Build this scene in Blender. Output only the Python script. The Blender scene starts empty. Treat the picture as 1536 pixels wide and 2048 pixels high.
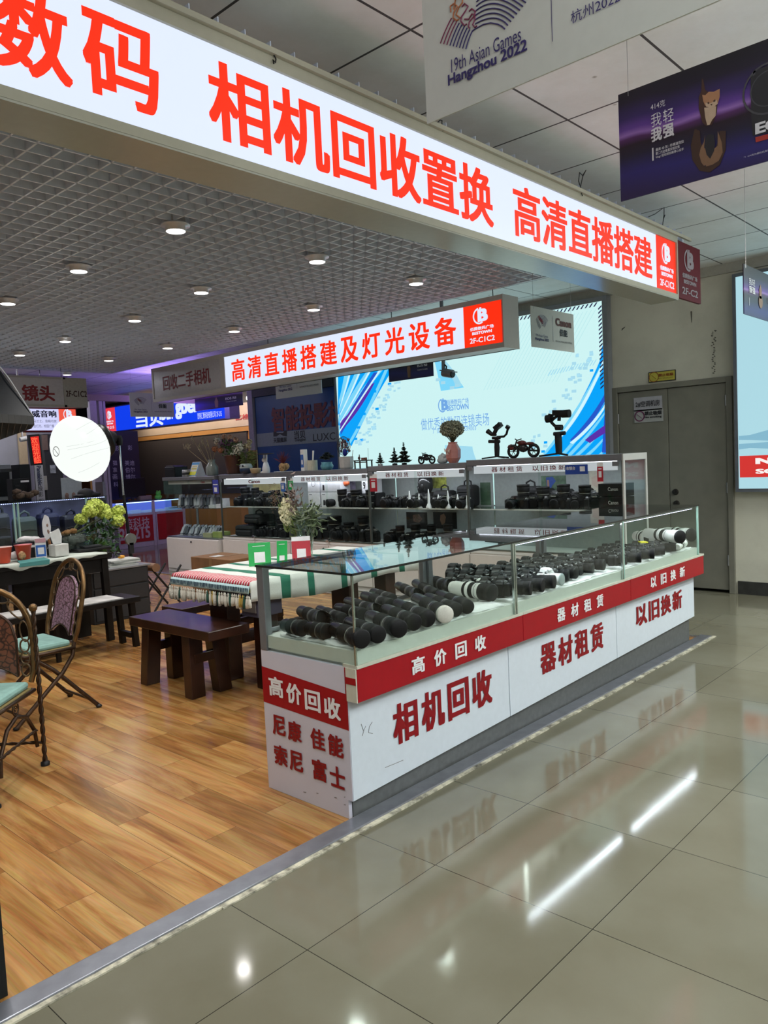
import bpy, math, random
from math import sin, cos, pi, radians
from mathutils import Vector, Matrix
random.seed(7)
S = bpy.context.scene
COL = S.collection
# ---------------------------------------------------------------- camera
YAW, PITCH, ROLL, FPX = 0.74618665, -0.06813007, -0.04787656, 1550.26
CAMH = 1.45
fw = Vector((cos(YAW)*cos(PITCH), sin(YAW)*cos(PITCH), sin(PITCH)))
r0 = fw.cross(Vector((0, 0, 1))).normalized(); u0 = r0.cross(fw)
rt = cos(ROLL)*r0 + sin(ROLL)*u0; up = -sin(ROLL)*r0 + cos(ROLL)*u0
CAM = Vector((0, 0, CAMH))
cd = bpy.data.cameras.new('camera'); cam = bpy.data.objects.new('camera', cd); COL.objects.link(cam)
m3 = Matrix((rt, up, -fw)).transposed()
cam.matrix_world = Matrix.Translation(CAM) @ m3.to_4x4()
cd.sensor_fit = 'HORIZONTAL'; cd.sensor_width = 36; cd.lens = FPX/1536*36; cd.clip_start = .05; cd.clip_end = 60
S.camera = cam
S.view_settings.view_transform = 'Standard'; S.view_settings.look = 'None'
S.view_settings.gamma = 1; S.view_settings.exposure = 0; S.view_settings.use_curve_mapping = False

def ray(x, y): return rt*((x-768)/FPX) - up*((y-1024)/FPX) + fw
def hit(ax, val, x, y):
    d = ray(x, y); return CAM + d*((val-CAM[ax])/d[ax])
def PX(v, x, y): return hit(0, v, x, y)
def PY(v, x, y): return hit(1, v, x, y)
def PZ(v, x, y): return hit(2, v, x, y)

# ---------------------------------------------------------------- frames (real planes in the place)
class Fr:
    def __init__(s, O, u, v): s.O = Vector(O); s.u = Vector(u); s.v = Vector(v); s.n = s.u.cross(s.v)
    def pt(s, a, b, off=0): return s.O + s.u*a + s.v*b + s.n*off
    def px(s, x, y):
        d = ray(x, y); t = (s.O-CAM).dot(s.n)/d.dot(s.n); p = CAM + d*t - s.O
        return p.dot(s.u), p.dot(s.v)
def FY(y): return Fr((0, y, 0), (1, 0, 0), (0, 0, 1))      # faces -Y
def FX(x): return Fr((x, 0, 0), (0, -1, 0), (0, 0, 1))     # faces -X
def FZ(z): return Fr((0, 0, z), (1, 0, 0), (0, 1, 0))      # faces up

# ---------------------------------------------------------------- materials
MATS = {}
def M(name, col, rough=.5, metal=0, em=None, es=0, var=.06, nscale=30, bump=0, coat=0, spec=.5):
    if name in MATS: return MATS[name]
    m = bpy.data.materials.new(name); MATS[name] = m; m.use_nodes = True
    nt = m.node_tree; b = nt.nodes['Principled BSDF']
    b.inputs['Roughness'].default_value = rough; b.inputs['Metallic'].default_value = metal
    b.inputs['Specular IOR Level'].default_value = spec
    if coat: b.inputs['Coat Weight'].default_value = coat; b.inputs['Coat Roughness'].default_value = .08
    tc = nt.nodes.new('ShaderNodeTexCoord'); nz = nt.nodes.new('ShaderNodeTexNoise'); nz.inputs['Scale'].default_value = nscale
    nz.inputs['Detail'].default_value = 3
    nt.links.new(tc.outputs['Object'], nz.inputs['Vector'])
    rp = nt.nodes.new('ShaderNodeValToRGB')
    c = list(col)[:3]
    rp.color_ramp.elements[0].position = .3; rp.color_ramp.elements[1].position = .7
    rp.color_ramp.elements[0].color = [max(0, k*(1-var)) for k in c]+[1]
    rp.color_ramp.elements[1].color = [min(1, k*(1+var)) for k in c]+[1]
    nt.links.new(nz.outputs['Fac'], rp.inputs['Fac']); nt.links.new(rp.outputs['Color'], b.inputs['Base Color'])
    if bump:
        bp = nt.nodes.new('ShaderNodeBump'); bp.inputs['Strength'].default_value = bump; bp.inputs['Distance'].default_value = .004
        nt.links.new(nz.outputs['Fac'], bp.inputs['Height']); nt.links.new(bp.outputs['Normal'], b.inputs['Normal'])
    if em is not None:
        b.inputs['Emission Color'].default_value = list(em)+[1]; b.inputs['Emission Strength'].default_value = es
    return m
def EM(name, col, st=1.0, base=.12): return M(name, [k*base for k in col], .35, em=col, es=st, var=.02, spec=.3)
def glassmat(name, tint=(.93, .97, .95), ior=1.5, k=1.0):
    if name in MATS: return MATS[name]
    m = bpy.data.materials.new(name); MATS[name] = m; m.use_nodes = True; nt = m.node_tree; nt.nodes.clear()
    o = nt.nodes.new('ShaderNodeOutputMaterial'); mx = nt.nodes.new('ShaderNodeMixShader')
    tr = nt.nodes.new('ShaderNodeBsdfTransparent'); gl = nt.nodes.new('ShaderNodeBsdfGlossy')
    tr.inputs[0].default_value = list(tint)+[1]; gl.inputs['Roughness'].default_value = .01
    ge = nt.nodes.new('ShaderNodeNewGeometry'); dt = nt.nodes.new('ShaderNodeVectorMath'); dt.operation = 'DOT_PRODUCT'
    nt.links.new(ge.outputs['Normal'], dt.inputs[0]); nt.links.new(ge.outputs['Incoming'], dt.inputs[1])
    def mt(op, a, b=None, c=None):
        q = nt.nodes.new('ShaderNodeMath'); q.operation = op
        for i_, v in enumerate((a, b, c)):
            if v is None: continue
            if hasattr(v, 'is_linked'): nt.links.new(v, q.inputs[i_])
            else: q.inputs[i_].default_value = v
        return q.outputs[0]
    ab = mt('ABSOLUTE', dt.outputs['Value']); f1 = mt('SUBTRACT', 1.0, ab); f5 = mt('POWER', f1, 5.0); F0 = mt('MULTIPLY_ADD', f5, .9*k, .035*k)
    nt.links.new(F0, mx.inputs[0])
    nt.links.new(tr.outputs[0], mx.inputs[1]); nt.links.new(gl.outputs[0], mx.inputs[2]); nt.links.new(mx.outputs[0], o.inputs[0])
    return m
GLASS = glassmat('clear_glass', k=.5); GLASST = glassmat('glass_top', (.9, .95, .93), 1.5, 1.15)
EDGE = M('glass_edge', (.35, .55, .48), .15, var=.03)
WHITE = M('white_laminate', (.55, .57, .60), .35, var=.02)
WHITEG = M('white_back', (.55, .62, .56), .3, var=.03)
GREYMET = M('grey_metal', (.21, .21, .23), .35, .5, var=.04)
ALU = M('brushed_aluminium', (.5, .5, .54), .28, .9, var=.08, nscale=60)
BLACK = M('black_plastic', (.009, .009, .010), .4, var=.2, spec=.3)
BLACKM = M('black_rubber', (.012, .012, .013), .6, var=.25, nscale=200, spec=.25)
DARK = M('dark_grey', (.022, .022, .025), .5, spec=.3)
RED = M('vinyl_red', (.33, .002, .009), .4, var=.03, spec=.3)
REDT = M('vinyl_text_red', (.25, .003, .008), .45, var=.03, spec=.3)
WTEXT = M('vinyl_text_white', (.8, .8, .82), .4, var=.02)
EWHITE = EM('lit_white', (.74, .82, 1.0), 1.0)
ERED = EM('lit_red', (1.0, .028, .004), 1.0)
LEDM = EM('led_white', (.85, .88, 1.0), 9)
CHROME = M('chrome', (.7, .7, .72), .15, 1, var=.02)
SILVER = M('silver_grey', (.35, .35, .36), .35, .6)
WPLAS = M('white_plastic', (.75, .76, .76), .35, var=.02)
CLOTHW = M('white_towel', (.72, .72, .72), .9, bump=.5, nscale=150, var=.05)

# ---------------------------------------------------------------- mesh builder
LAYER = .00005
class MB:
    def __init__(s): s.v = []; s.f = []; s.sm = []; s.mi = []; s.m = 0
    def add(s, vs, fs, smooth=False):
        b = len(s.v); s.v += [Vector(v) for v in vs]
        for f in fs: s.f.append([b+i for i in f]); s.sm.append(smooth); s.mi.append(s.m)
        return s
    def box(s, c, d, rz=0, mat=None):
        x, y, z = [k/2 for k in d]; c = Vector(c)
        vs = [Vector((i*x, j*y, k*z)) for i in (-1, 1) for j in (-1, 1) for k in (-1, 1)]
        if mat is not None: vs = [mat @ v for v in vs]
        elif rz: R = Matrix.Rotation(rz, 3, 'Z'); vs = [R @ v for v in vs]
        return s.add([c+v for v in vs], [(0, 1, 3, 2), (4, 6, 7, 5), (0, 4, 5, 1), (2, 3, 7, 6), (0, 2, 6, 4), (1, 5, 7, 3)])
    def bb(s, x0, x1, y0, y1, z0, z1):
        return s.box(((x0+x1)/2, (y0+y1)/2, (z0+z1)/2), (abs(x1-x0), abs(y1-y0), abs(z1-z0)))
    def hexa(s, bot, top):   # 4+4 points, bottom ccw, top ccw
        return s.add(list(bot)+list(top), [(3, 2, 1, 0), (4, 5, 6, 7)]+[(i, (i+1) % 4, 4+(i+1) % 4, 4+i) for i in range(4)])
    def bar(s, p, q, w, h=None, upv=(0, 0, 1)):
        h = h or w; p = Vector(p); q = Vector(q); d = (q-p).normalized(); a = d.cross(Vector(upv))
        if a.length < 1e-4: a = d.cross(Vector((1, 0, 0)))
        a.normalize(); b = d.cross(a)
        c = lambda o: [o+a*i*w/2+b*j*h/2 for i, j in ((-1, -1), (1, -1), (1, 1), (-1, 1))]
        return s.hexa(c(p), c(q))
    def tube(s, pts, r, n=8, closed=False, caps=True):
        pts = [Vector(p) for p in pts]; N = len(pts); rr = r if isinstance(r, (list, tuple)) else [r]*N
        vs = []; pa = None
        for i, p in enumerate(pts):
            if closed: d = pts[(i+1) % N]-pts[i-1]
            else: d = pts[min(i+1, N-1)]-pts[max(i-1, 0)]
            d.normalize()
            if pa is None:
                a = d.cross(Vector((0, 0, 1)));  a = a if a.length > .1 else d.cross(Vector((1, 0, 0)))
            else: a = pa - d*pa.dot(d)
            a.normalize(); pa = a; b = d.cross(a)
            vs += [p+(a*cos(2*pi*k/n)+b*sin(2*pi*k/n))*rr[i] for k in range(n)]
        fs = []
        for i in range(N if closed else N-1):
            j = (i+1) % N
            fs += [(i*n+k, i*n+(k+1) % n, j*n+(k+1) % n, j*n+k) for k in range(n)]
        s.add(vs, fs, True)
        if caps and not closed: s.add(vs[:n], [tuple(range(n))][::-1]); s.add(vs[-n:], [tuple(range(n))])
        return s
    def cyl(s, p, q, r, r2=None, n=16): return s.tube([p, q], [r, r if r2 is None else r2], n)
    def lathe(s, prof, c=(0, 0, 0), mat=None, n=20, smooth=True, sq=None):
        c = Vector(c); vs = []
        for r, z in prof:
            for k in range(n):
                a = 2*pi*k/n; v = Vector((r*cos(a), r*sin(a), z))
                if sq: v.x *= sq[0]; v.y *= sq[1]
                vs.append(c+(mat @ v if mat is not None else v))
        fs = [(i*n+k, i*n+(k+1) % n, (i+1)*n+(k+1) % n, (i+1)*n+k) for i in range(len(prof)-1) for k in range(n)]
        s.add(vs, fs, smooth)
        if prof[0][0] > 1e-4: s.add(vs[:n], [tuple(range(n))[::-1]])
        if prof[-1][0] > 1e-4: s.add(vs[-n:], [tuple(range(n))])
        return s
    def ball(s, c, r, n=14, mat=None):
        rr = r if isinstance(r, (list, tuple)) else (r, r, r)
        pr = [(sin(pi*i/(n//2)), -cos(pi*i/(n//2))) for i in range(n//2+1)]
        D = Matrix.Diagonal(Vector(rr)); D = mat @ D if mat is not None else D
        return s.lathe([(max(a, 1e-5), b) for a, b in pr], c, D, n)
    def prism(s, pts, fr, d0, d1):   # polygon (a,b) in frame, from offset d0 to d1
        n = len(pts); A = [fr.pt(a, b, d0) for a, b in pts]; B = [fr.pt(a, b, d1) for a, b in pts]
        return s.add(A+B, [tuple(range(n))[::-1], tuple(range(n, 2*n))]+[(i, (i+1) % n, n+(i+1) % n, n+i) for i in range(n)])
    def flat(s, pts, fr, off=.002): return s.add([fr.pt(a, b, off) for a, b in pts], [tuple(range(len(pts)))])
    def flatpx(s, pts, fr, off=.002): return s.flat([fr.px(*p) for p in pts], fr, off)
    def rect(s, fr, a0, b0, a1, b1, off=.002): return s.flat([(a0, b0), (a1, b0), (a1, b1), (a0, b1)], fr, off)
    def ring(s, fr, a, b, r0, r1, off=.002, t0=0, t1=2*pi, n=28, sx=1):
        vs = [];
        for i in range(n+1):
            t = t0+(t1-t0)*i/n
            vs += [fr.pt(a+cos(t)*r0*sx, b+sin(t)*r0, off), fr.pt(a+cos(t)*r1*sx, b+sin(t)*r1, off)]
        return s.add(vs, [(2*i, 2*i+1, 2*i+3, 2*i+2) for i in range(n)])
    def disc(s, fr, a, b, r, off=.002, n=20, sx=1): return s.flat([(a+cos(2*pi*i/n)*r*sx, b+sin(2*pi*i/n)*r) for i in range(n)], fr, off)
    def text(s, st, fr, a0, b0, a1, b1, bold=.02, sp=1.0, off=.003):
        vs, fs = glyph(st, bold, sp)
        xs = [v[0] for v in vs]; ys = [v[1] for v in vs]; x0, x1, y0, y1 = min(xs), max(xs), min(ys), max(ys)
        kx = (a1-a0)/(x1-x0); ky = (b1-b0)/(y1-y0)
        return s.add([fr.pt(a0+(x-x0)*kx, b0+(y-y0)*ky, off+kk*LAYER) for x, y, kk in vs], fs)
    def tpx(s, st, fr, tl, br, bold=.02, sp=1.0, off=.003):
        a0, b1 = fr.px(*tl); a1, b0 = fr.px(*br)
        return s.text(st, fr, a0, b0, a1, b1, bold, sp, off)
    def build(s, name, mat, parent=None, bevel=0, local=False):
        me = bpy.data.meshes.new(name); off = Vector((0, 0, 0))
        if parent is not None and not local:
            p = parent
            while p is not None: off += p.location; p = p.parent
        me.from_pydata([v-off for v in s.v], [], s.f)
        for mm in (mat if isinstance(mat, (list, tuple)) else [mat]): me.materials.append(mm)
        me.polygons.foreach_set('use_smooth', s.sm); me.polygons.foreach_set('material_index', s.mi)
        me.update()
        o = bpy.data.objects.new(name, me); COL.objects.link(o)
        if parent is not None: o.parent = parent
        if bevel:
            b = o.modifiers.new('bevel', 'BEVEL'); b.width = bevel; b.segments = 2; b.limit_method = 'ANGLE'; b.angle_limit = radians(40)
        return o
GC = {}
def glyph(st, bold, sp):
    k = (st, bold, sp)
    if k in GC: return GC[k]
    c = bpy.data.curves.new('tmp', 'FONT'); c.body = st; c.offset = 0; c.space_character = sp; c.resolution_u = 3
    o = bpy.data.objects.new('tmp', c); COL.objects.link(o); bpy.context.view_layer.update()
    me = bpy.data.meshes.new_from_object(o.evaluated_get(bpy.context.evaluated_depsgraph_get()))
    vs = [(v.co.x, v.co.y, 0) for v in me.vertices]
    # drop stray overlapping noise: keep faces with area
    fs = [tuple(p.vertices) for p in me.polygons]
    if bold > .009:
        d = bold+.004; n = len(vs); V = []; F_ = []
        for k, (dx, dy) in enumerate([(a_*d, b_*d*.6) for a_ in ((-1, -.5, 0, .5, 1) if bold > .02 else (-1, 0, 1)) for b_ in (-1, 0, 1)]):
            V += [(x+dx, y+dy, k) for x, y, _ in vs]; F_ += [tuple(i+k*n for i in f) for f in fs]
        vs, fs = V, F_
    bpy.data.objects.remove(o); bpy.data.meshes.remove(me); bpy.data.curves.remove(c)
    GC[k] = (vs, fs); return GC[k]

def thing(name, label, cat, loc=(0, 0, 0), rz=0, group=None):
    o = bpy.data.objects.new(name, None); COL.objects.link(o); o.empty_display_size = .05
    o.location = loc; o.rotation_euler = (0, 0, rz); tag(o, label, cat, group); return o
def tag(o, label, cat, group=None):
    o['label'] = label; o['category'] = cat
    if group: o['group'] = group
    return o
def struct(o): o['kind'] = 'structure'; return o
def kids(o): return [c for c in bpy.data.objects if c.parent == o]
def dup(src, label=None, loc=None, rot=None, scale=None, group=None, ch=None):
    r = src.copy(); COL.objects.link(r)
    if label: r['label'] = label
    if group: r['group'] = group
    if loc is not None: r.location = loc
    if rot is not None: r.rotation_euler = rot
    if scale is not None: r.scale = scale
    for c in KIDS(src):
        d = c.copy(); COL.objects.link(d); d.parent = r
        for g in KIDS(c):
            e = g.copy(); COL.objects.link(e); e.parent = d
    return r
KC = {}
def KIDS(o):
    if o.name not in KC: KC[o.name] = list(o.children)
    return KC[o.name]
ORD = ['first', 'second', 'third', 'fourth', 'fifth', 'sixth', 'seventh', 'eighth', 'ninth', 'tenth', 'eleventh', 'twelfth', 'thirteenth', 'fourteenth', 'fifteenth', 'sixteenth']
def arealight(name, loc, size, power, col=(1, 1, 1), rot=(0, 0, 0), shape='RECTANGLE', sy=None):
    l = bpy.data.lights.new(name, 'AREA'); l.shape = shape; l.size = size
    if sy: l.size_y = sy
    l.energy = power; l.color = col
    o = bpy.data.objects.new(name, l); COL.objects.link(o); o.location = loc; o.rotation_euler = rot; return o

# ---------------------------------------------------------------- shell
def nodes(name):
    m = bpy.data.materials.new(name); m.use_nodes = True; nt = m.node_tree
    return m, nt, nt.nodes['Principled BSDF'], nt.nodes.new, nt.links.new
def tile_mat():
    m, nt, b, N, L = nodes('polished_tile')
    tc = N('ShaderNodeTexCoord'); mp = N('ShaderNodeMapping'); mp.inputs['Location'].default_value = (-1.433+.0, -1.722, 0)
    L(tc.outputs['Object'], mp.inputs[0])
    br = N('ShaderNodeTexBrick'); br.offset = 0; br.squash = 1; br.inputs['Scale'].default_value = 1
    br.inputs['Brick Width'].default_value = .610; br.inputs['Row Height'].default_value = .610
    br.inputs['Mortar Size'].default_value = .0016; br.inputs['Mortar Smooth'].default_value = .2; br.inputs['Bias'].default_value = 0
    br.inputs['Color1'].default_value = (.175, .166, .122, 1); br.inputs['Color2'].default_value = (.195, .185, .138, 1); br.inputs['Mortar'].default_value = (.03, .028, .022, 1)
    L(mp.outputs[0], br.inputs[0])
    n = N('ShaderNodeTexNoise'); n.inputs['Scale'].default_value = 2.2; n.inputs['Detail'].default_value = 6; L(tc.outputs['Object'], n.inputs[0])
    mx = N('ShaderNodeMixRGB'); mx.blend_type = 'MULTIPLY'; mx.inputs[0].default_value = .55
    rp = N('ShaderNodeValToRGB'); rp.color_ramp.elements[0].position = .35; rp.color_ramp.elements[1].position = .65
    rp.color_ramp.elements[0].color = (.72, .68, .6, 1); rp.color_ramp.elements[1].color = (1, 1, 1, 1)
    L(n.outputs['Fac'], rp.inputs[0]); L(br.outputs['Color'], mx.inputs[1]); L(rp.outputs[0], mx.inputs[2]); L(mx.outputs[0], b.inputs['Base Color'])
    r = N('ShaderNodeMapRange'); r.inputs['To Min'].default_value = .05; r.inputs['To Max'].default_value = .12; L(n.outputs['Fac'], r.inputs[0]); L(r.outputs[0], b.inputs['Roughness'])
    b.inputs['Specular IOR Level'].default_value = .38
    return m
WOODX, WOODY = .108, 0.0
def wood_mat():
    m, nt, b, N, L = nodes('laminate_planks')
    tc = N('ShaderNodeTexCoord'); mp = N('ShaderNodeMapping')
    mp.inputs['Rotation'].default_value = (0, 0, pi/2); L(tc.outputs['Object'], mp.inputs[0])
    # plank lies along Y : rotate so brick length runs along world Y
    br = N('ShaderNodeTexBrick'); br.offset = .5; br.squash = 1; br.inputs['Scale'].default_value = 1
    br.inputs['Brick Width'].default_value = .811; br.inputs['Row Height'].default_value = .1485
    br.inputs['Mortar Size'].default_value = .0011; br.inputs['Mortar Smooth'].default_value = .3; br.inputs['Bias'].default_value = 0
    br.inputs['Color1'].default_value = (0, 0, 0, 1); br.inputs['Color2'].default_value = (1, 1, 1, 1); br.inputs['Mortar'].default_value = (.5, .5, .5, 1)
    mp2 = N('ShaderNodeMapping'); mp2.inputs['Location'].default_value = (WOODX, WOODY, 0); L(mp.outputs[0], mp2.inputs[0]); L(mp2.outputs[0], br.inputs[0])
    # grain
    g = N('ShaderNodeMapping'); g.inputs['Scale'].default_value = (9, .8, 1); L(tc.outputs['Object'], g.inputs[0])
    ad = N('ShaderNodeMixRGB'); ad.blend_type = 'ADD'; ad.inputs[0].default_value = 1
    sc = N('ShaderNodeMixRGB'); sc.blend_type = 'MULTIPLY'; sc.inputs[0].default_value = 1; sc.inputs[2].default_value = (9, 9, 9, 1)
    L(br.outputs['Color'], sc.inputs[1]); L(g.outputs[0], ad.inputs[1]); L(sc.outputs[0], ad.inputs[2])
    n = N('ShaderNodeTexNoise'); n.inputs['Scale'].default_value = 1.1; n.inputs['Detail'].default_value = 8; n.inputs['Roughness'].default_value = .62; n.inputs['Distortion'].default_value = .9
    L(ad.outputs[0], n.inputs[0])
    g2 = N('ShaderNodeMapping'); g2.inputs['Scale'].default_value = (90, 2.5, 1); L(tc.outputs['Object'], g2.inputs[0])
    n2 = N('ShaderNodeTexNoise'); n2.inputs['Scale'].default_value = 1.6; n2.inputs['Detail'].default_value = 4; L(g2.outputs[0], n2.inputs[0])
    rp = N('ShaderNodeValToRGB'); e = rp.color_ramp.elements
    e[0].position = .3; e[0].color = (.21, .08, .019, 1); e[1].position = .72; e[1].color = (.62, .37, .138, 1)
    k = e.new(.45); k.color = (.38, .17, .046, 1); k = e.new(.56); k.color = (.51, .275, .09, 1)
    L(n.outputs['Fac'], rp.inputs[0])
    m1 = N('ShaderNodeMixRGB'); m1.blend_type = 'MULTIPLY'; m1.inputs[0].default_value = .5; L(rp.outputs[0], m1.inputs[1]); L(n2.outputs['Color'], m1.inputs[2])
    hs = N('ShaderNodeHueSaturation'); mr = N('ShaderNodeMapRange'); mr.inputs['To Min'].default_value = .85; mr.inputs['To Max'].default_value = 1.25
    L(br.outputs['Color'], mr.inputs[0]); L(mr.outputs[0], hs.inputs['Value']); L(m1.outputs[0], hs.inputs['Color'])
    m2 = N('ShaderNodeMixRGB'); L(br.outputs['Fac'], m2.inputs[0]); L(hs.outputs[0], m2.inputs[1]); m2.inputs[2].default_value = (.12, .055, .02, 1)
    L(m2.outputs[0], b.inputs['Base Color']); b.inputs['Roughness'].default_value = .22; b.inputs['Specular IOR Level'].default_value = .5
    bp = N('ShaderNodeBump'); bp.inputs['Strength'].default_value = .25; bp.inputs['Distance'].default_value = .002; bp.invert = True
    L(br.outputs['Fac'], bp.inputs['Height']); L(bp.outputs[0], b.inputs['Normal'])
    return m

def ceil_mat():
    m, nt, b, N, L = nodes('ceiling_panel')
    tc = N('ShaderNodeTexCoord'); mp = N('ShaderNodeMapping'); mp.inputs['Location'].default_value = (0, -2.0, 0)
    L(tc.outputs['Object'], mp.inputs[0])
    br = N('ShaderNodeTexBrick'); br.offset = 0; br.squash = 1; br.inputs['Scale'].default_value = 1
    br.inputs['Brick Width'].default_value = .6125; br.inputs['Row Height'].default_value = .6125
    br.inputs['Mortar Size'].default_value = .006; br.inputs['Mortar Smooth'].default_value = 0; br.inputs['Bias'].default_value = 0
    br.inputs['Color1'].default_value = (.78, .80, .80, 1); br.inputs['Color2'].default_value = (.84, .86, .86, 1); br.inputs['Mortar'].default_value = (.05, .05, .05, 1)
    L(mp.outputs[0], br.inputs[0])
    n = N('ShaderNodeTexNoise'); n.inputs['Scale'].default_value = 1.6; n.inputs['Detail'].default_value = 8; n.inputs['Roughness'].default_value = .7; L(tc.outputs['Object'], n.inputs[0])
    rp = N('ShaderNodeValToRGB'); rp.color_ramp.elements[0].position = .3; rp.color_ramp.elements[0].color = (.86, .85, .82, 1); rp.color_ramp.elements[1].position = .6
    L(n.outputs['Fac'], rp.inputs[0])
    v = N('ShaderNodeTexVoronoi'); v.inputs['Scale'].default_value = 3.3; L(tc.outputs['Object'], v.inputs[0])
    r2 = N('ShaderNodeValToRGB'); r2.color_ramp.elements[0].position = .02; r2.color_ramp.elements[0].color = (.25, .22, .18, 1); r2.color_ramp.elements[1].position = .05; L(v.outputs['Distance'], r2.inputs[0])
    mx = N('ShaderNodeMixRGB'); mx.blend_type = 'MULTIPLY'; mx.inputs[0].default_value = 1; L(br.outputs['Color'], mx.inputs[1]); L(rp.outputs[0], mx.inputs[2])
    my = N('ShaderNodeMixRGB'); my.blend_type = 'MULTIPLY'; my.inputs[0].default_value = .8; L(mx.outputs[0], my.inputs[1]); L(r2.outputs[0], my.inputs[2])
    L(my.outputs[0], b.inputs['Base Color']); b.inputs['Roughness'].default_value = .6
    return m
def wall_mat(name, c1, c2, sc=1.2):
    m, nt, b, N, L = nodes(name)
    tc = N('ShaderNodeTexCoord'); n = N('ShaderNodeTexNoise'); n.inputs['Scale'].default_value = sc; n.inputs['Detail'].default_value = 9; n.inputs['Roughness'].default_value = .65
    L(tc.outputs['Object'], n.inputs[0]); rp = N('ShaderNodeValToRGB'); rp.color_ramp.elements[0].position = .32; rp.color_ramp.elements[1].position = .6
    rp.color_ramp.elements[0].color = list(c2)+[1]; rp.color_ramp.elements[1].color = list(c1)+[1]; L(n.outputs['Fac'], rp.inputs[0])
    L(rp.outputs[0], b.inputs['Base Color']); b.inputs['Roughness'].default_value = .7
    bp = N('ShaderNodeBump'); bp.inputs['Strength'].default_value = .15; L(n.outputs['Fac'], bp.inputs['Height']); L(bp.outputs[0], b.inputs['Normal'])
    return m
WALLM = wall_mat('painted_wall', (.62, .60, .50), (.50, .48, .40))
DWALL = 7.68

struct(MB().bb(-3, 16, -5, 2.118, -.06, 0).bb(5.76, 16, 2.118, 22, -.06, 0).bb(-3, 5.76, 10.0, 22, -.06, 0).build('floor', tile_mat()))
struct(MB().bb(-3, 5.76, 2.18, 10.0, -.05, .002).build('floor', wood_mat()))
struct(MB().bb(-2, 5.85, 2.122, 2.205, 0, .012).build('trim_1', M('threshold_steel', (.30, .31, .35), .33, .7, var=.12, nscale=14), bevel=.004))
PEEL = wall_mat('peeling_strip', (.62, .58, .45), (.05, .045, .035), 22)
mb = MB()
random.seed(3)
x = -2.0
while x < 5.86:
    w = random.uniform(.05, .3); mb.bb(x, min(x+w, 5.88), 2.1+random.uniform(-.004, .004), 2.124, 0, .006); x += w
struct(mb.build('trim_2', PEEL))
struct(MB().bb(5.76, 5.80, 2.2, 10, 0, .012).bb(-2, 5.80, 10, 10.05, 0, .012).build('trim_3', ALU))
struct(MB().bb(-3, 16, -5, 22, 3.12, 3.16).build('ceiling', ceil_mat()))
# hall wall with door recess, facing -X
DY0, DY1, DZ = 2.545, 3.75, 2.075
struct(MB().bb(DWALL, DWALL+.2, -5, DY0, 0, 3.12).bb(DWALL, DWALL+.2, DY1, 9.72, 0, 3.12).bb(DWALL, DWALL+.2, DY0, DY1, DZ, 3.12).build('wall_back', WALLM))
struct(MB().bb(DWALL-.015, DWALL, -5, DY0-.02, 0, .125).build('baseboard_back', M('dark_skirting', (.03, .03, .028), .5, bump=.3, var=.3, nscale=12)))
struct(MB().bb(DWALL-.03, DWALL, -5, 7.9, 3.03, 3.12).build('trim_4', M('cornice', (.36, .35, .3), .6)))
# door
DOORM = M('painted_steel_door', (.19, .182, .148), .38, var=.08, nscale=6)
dr = thing('door_1', '', ''); del dr['label'], dr['category']; struct(dr); dr.location = (DWALL, DY0, 0)
mb = MB(); mb.bb(DWALL-.03, DWALL+.06, DY0, DY0+.055, 0, DZ).bb(DWALL-.03, DWALL+.06, DY1-.055, DY1, 0, DZ).bb(DWALL-.03, DWALL+.06, DY0+.055, DY1-.055, DZ-.055, DZ)
mb.build('door_frame', DOORM, dr, bevel=.004)
YS = 3.168
MB().bb(DWALL-.01, DWALL+.035, DY0+.06, YS-.003, .03, DZ-.06).build('door_leaf', DOORM, dr, bevel=.003)
MB().bb(DWALL-.01, DWALL+.035, YS+.003, DY1-.06, .03, DZ-.06).build('door_leaf', DOORM, dr, bevel=.003)
MB().bb(DWALL+.1, DWALL+.12, DY0, DY1, 0, DZ).build('dark_gap', M('void_black', (.004, .004, .004), .9), dr)
for zc in (1.85, 1.02, .32):
    MB().cyl((DWALL-.022, DY0+.06, zc-.05), (DWALL-.022, DY0+.06, zc+.05), .008).build('hinge', SILVER, dr)
MB().cyl((DWALL-.022, DY1-.06, 1.70), (DWALL-.022, DY1-.06, 1.80), .008).build('hinge', SILVER, dr)
lk = MB(); fr = FX(DWALL-.012)
for q in ((1351, 984), (1353, 1007)):
    a, b = fr.px(*q); p = fr.pt(a, b); lk.cyl(p, p+Vector((-.02, 0, 0)), .032, .026); lk.cyl(p+Vector((-.02, 0, 0)), p+Vector((-.035, 0, 0)), .012)
lk.build('lock', M('old_brass', (.06, .055, .05), .35, .8), dr)
# tape scraps left on the wall
fr = FX(DWALL-.001); mb = MB()
for i in range(26):
    px = 1425+random.uniform(-3, 5); py = 660+i*3.4
    mb.flatpx([(px, py), (px+random.uniform(2, 5), py+.5), (px+random.uniform(1, 4), py+random.uniform(1.5, 3.5)), (px-.5, py+2)], fr)
mb.flatpx([(1244, 657), (1251, 653), (1250, 655), (1243, 662)], fr); mb.flatpx([(1381, 623), (1384, 622), (1384, 645), (1383, 645)], fr)
struct(mb.build('trim_5', M('tape_scrap', (.08, .075, .06), .6)))

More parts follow.
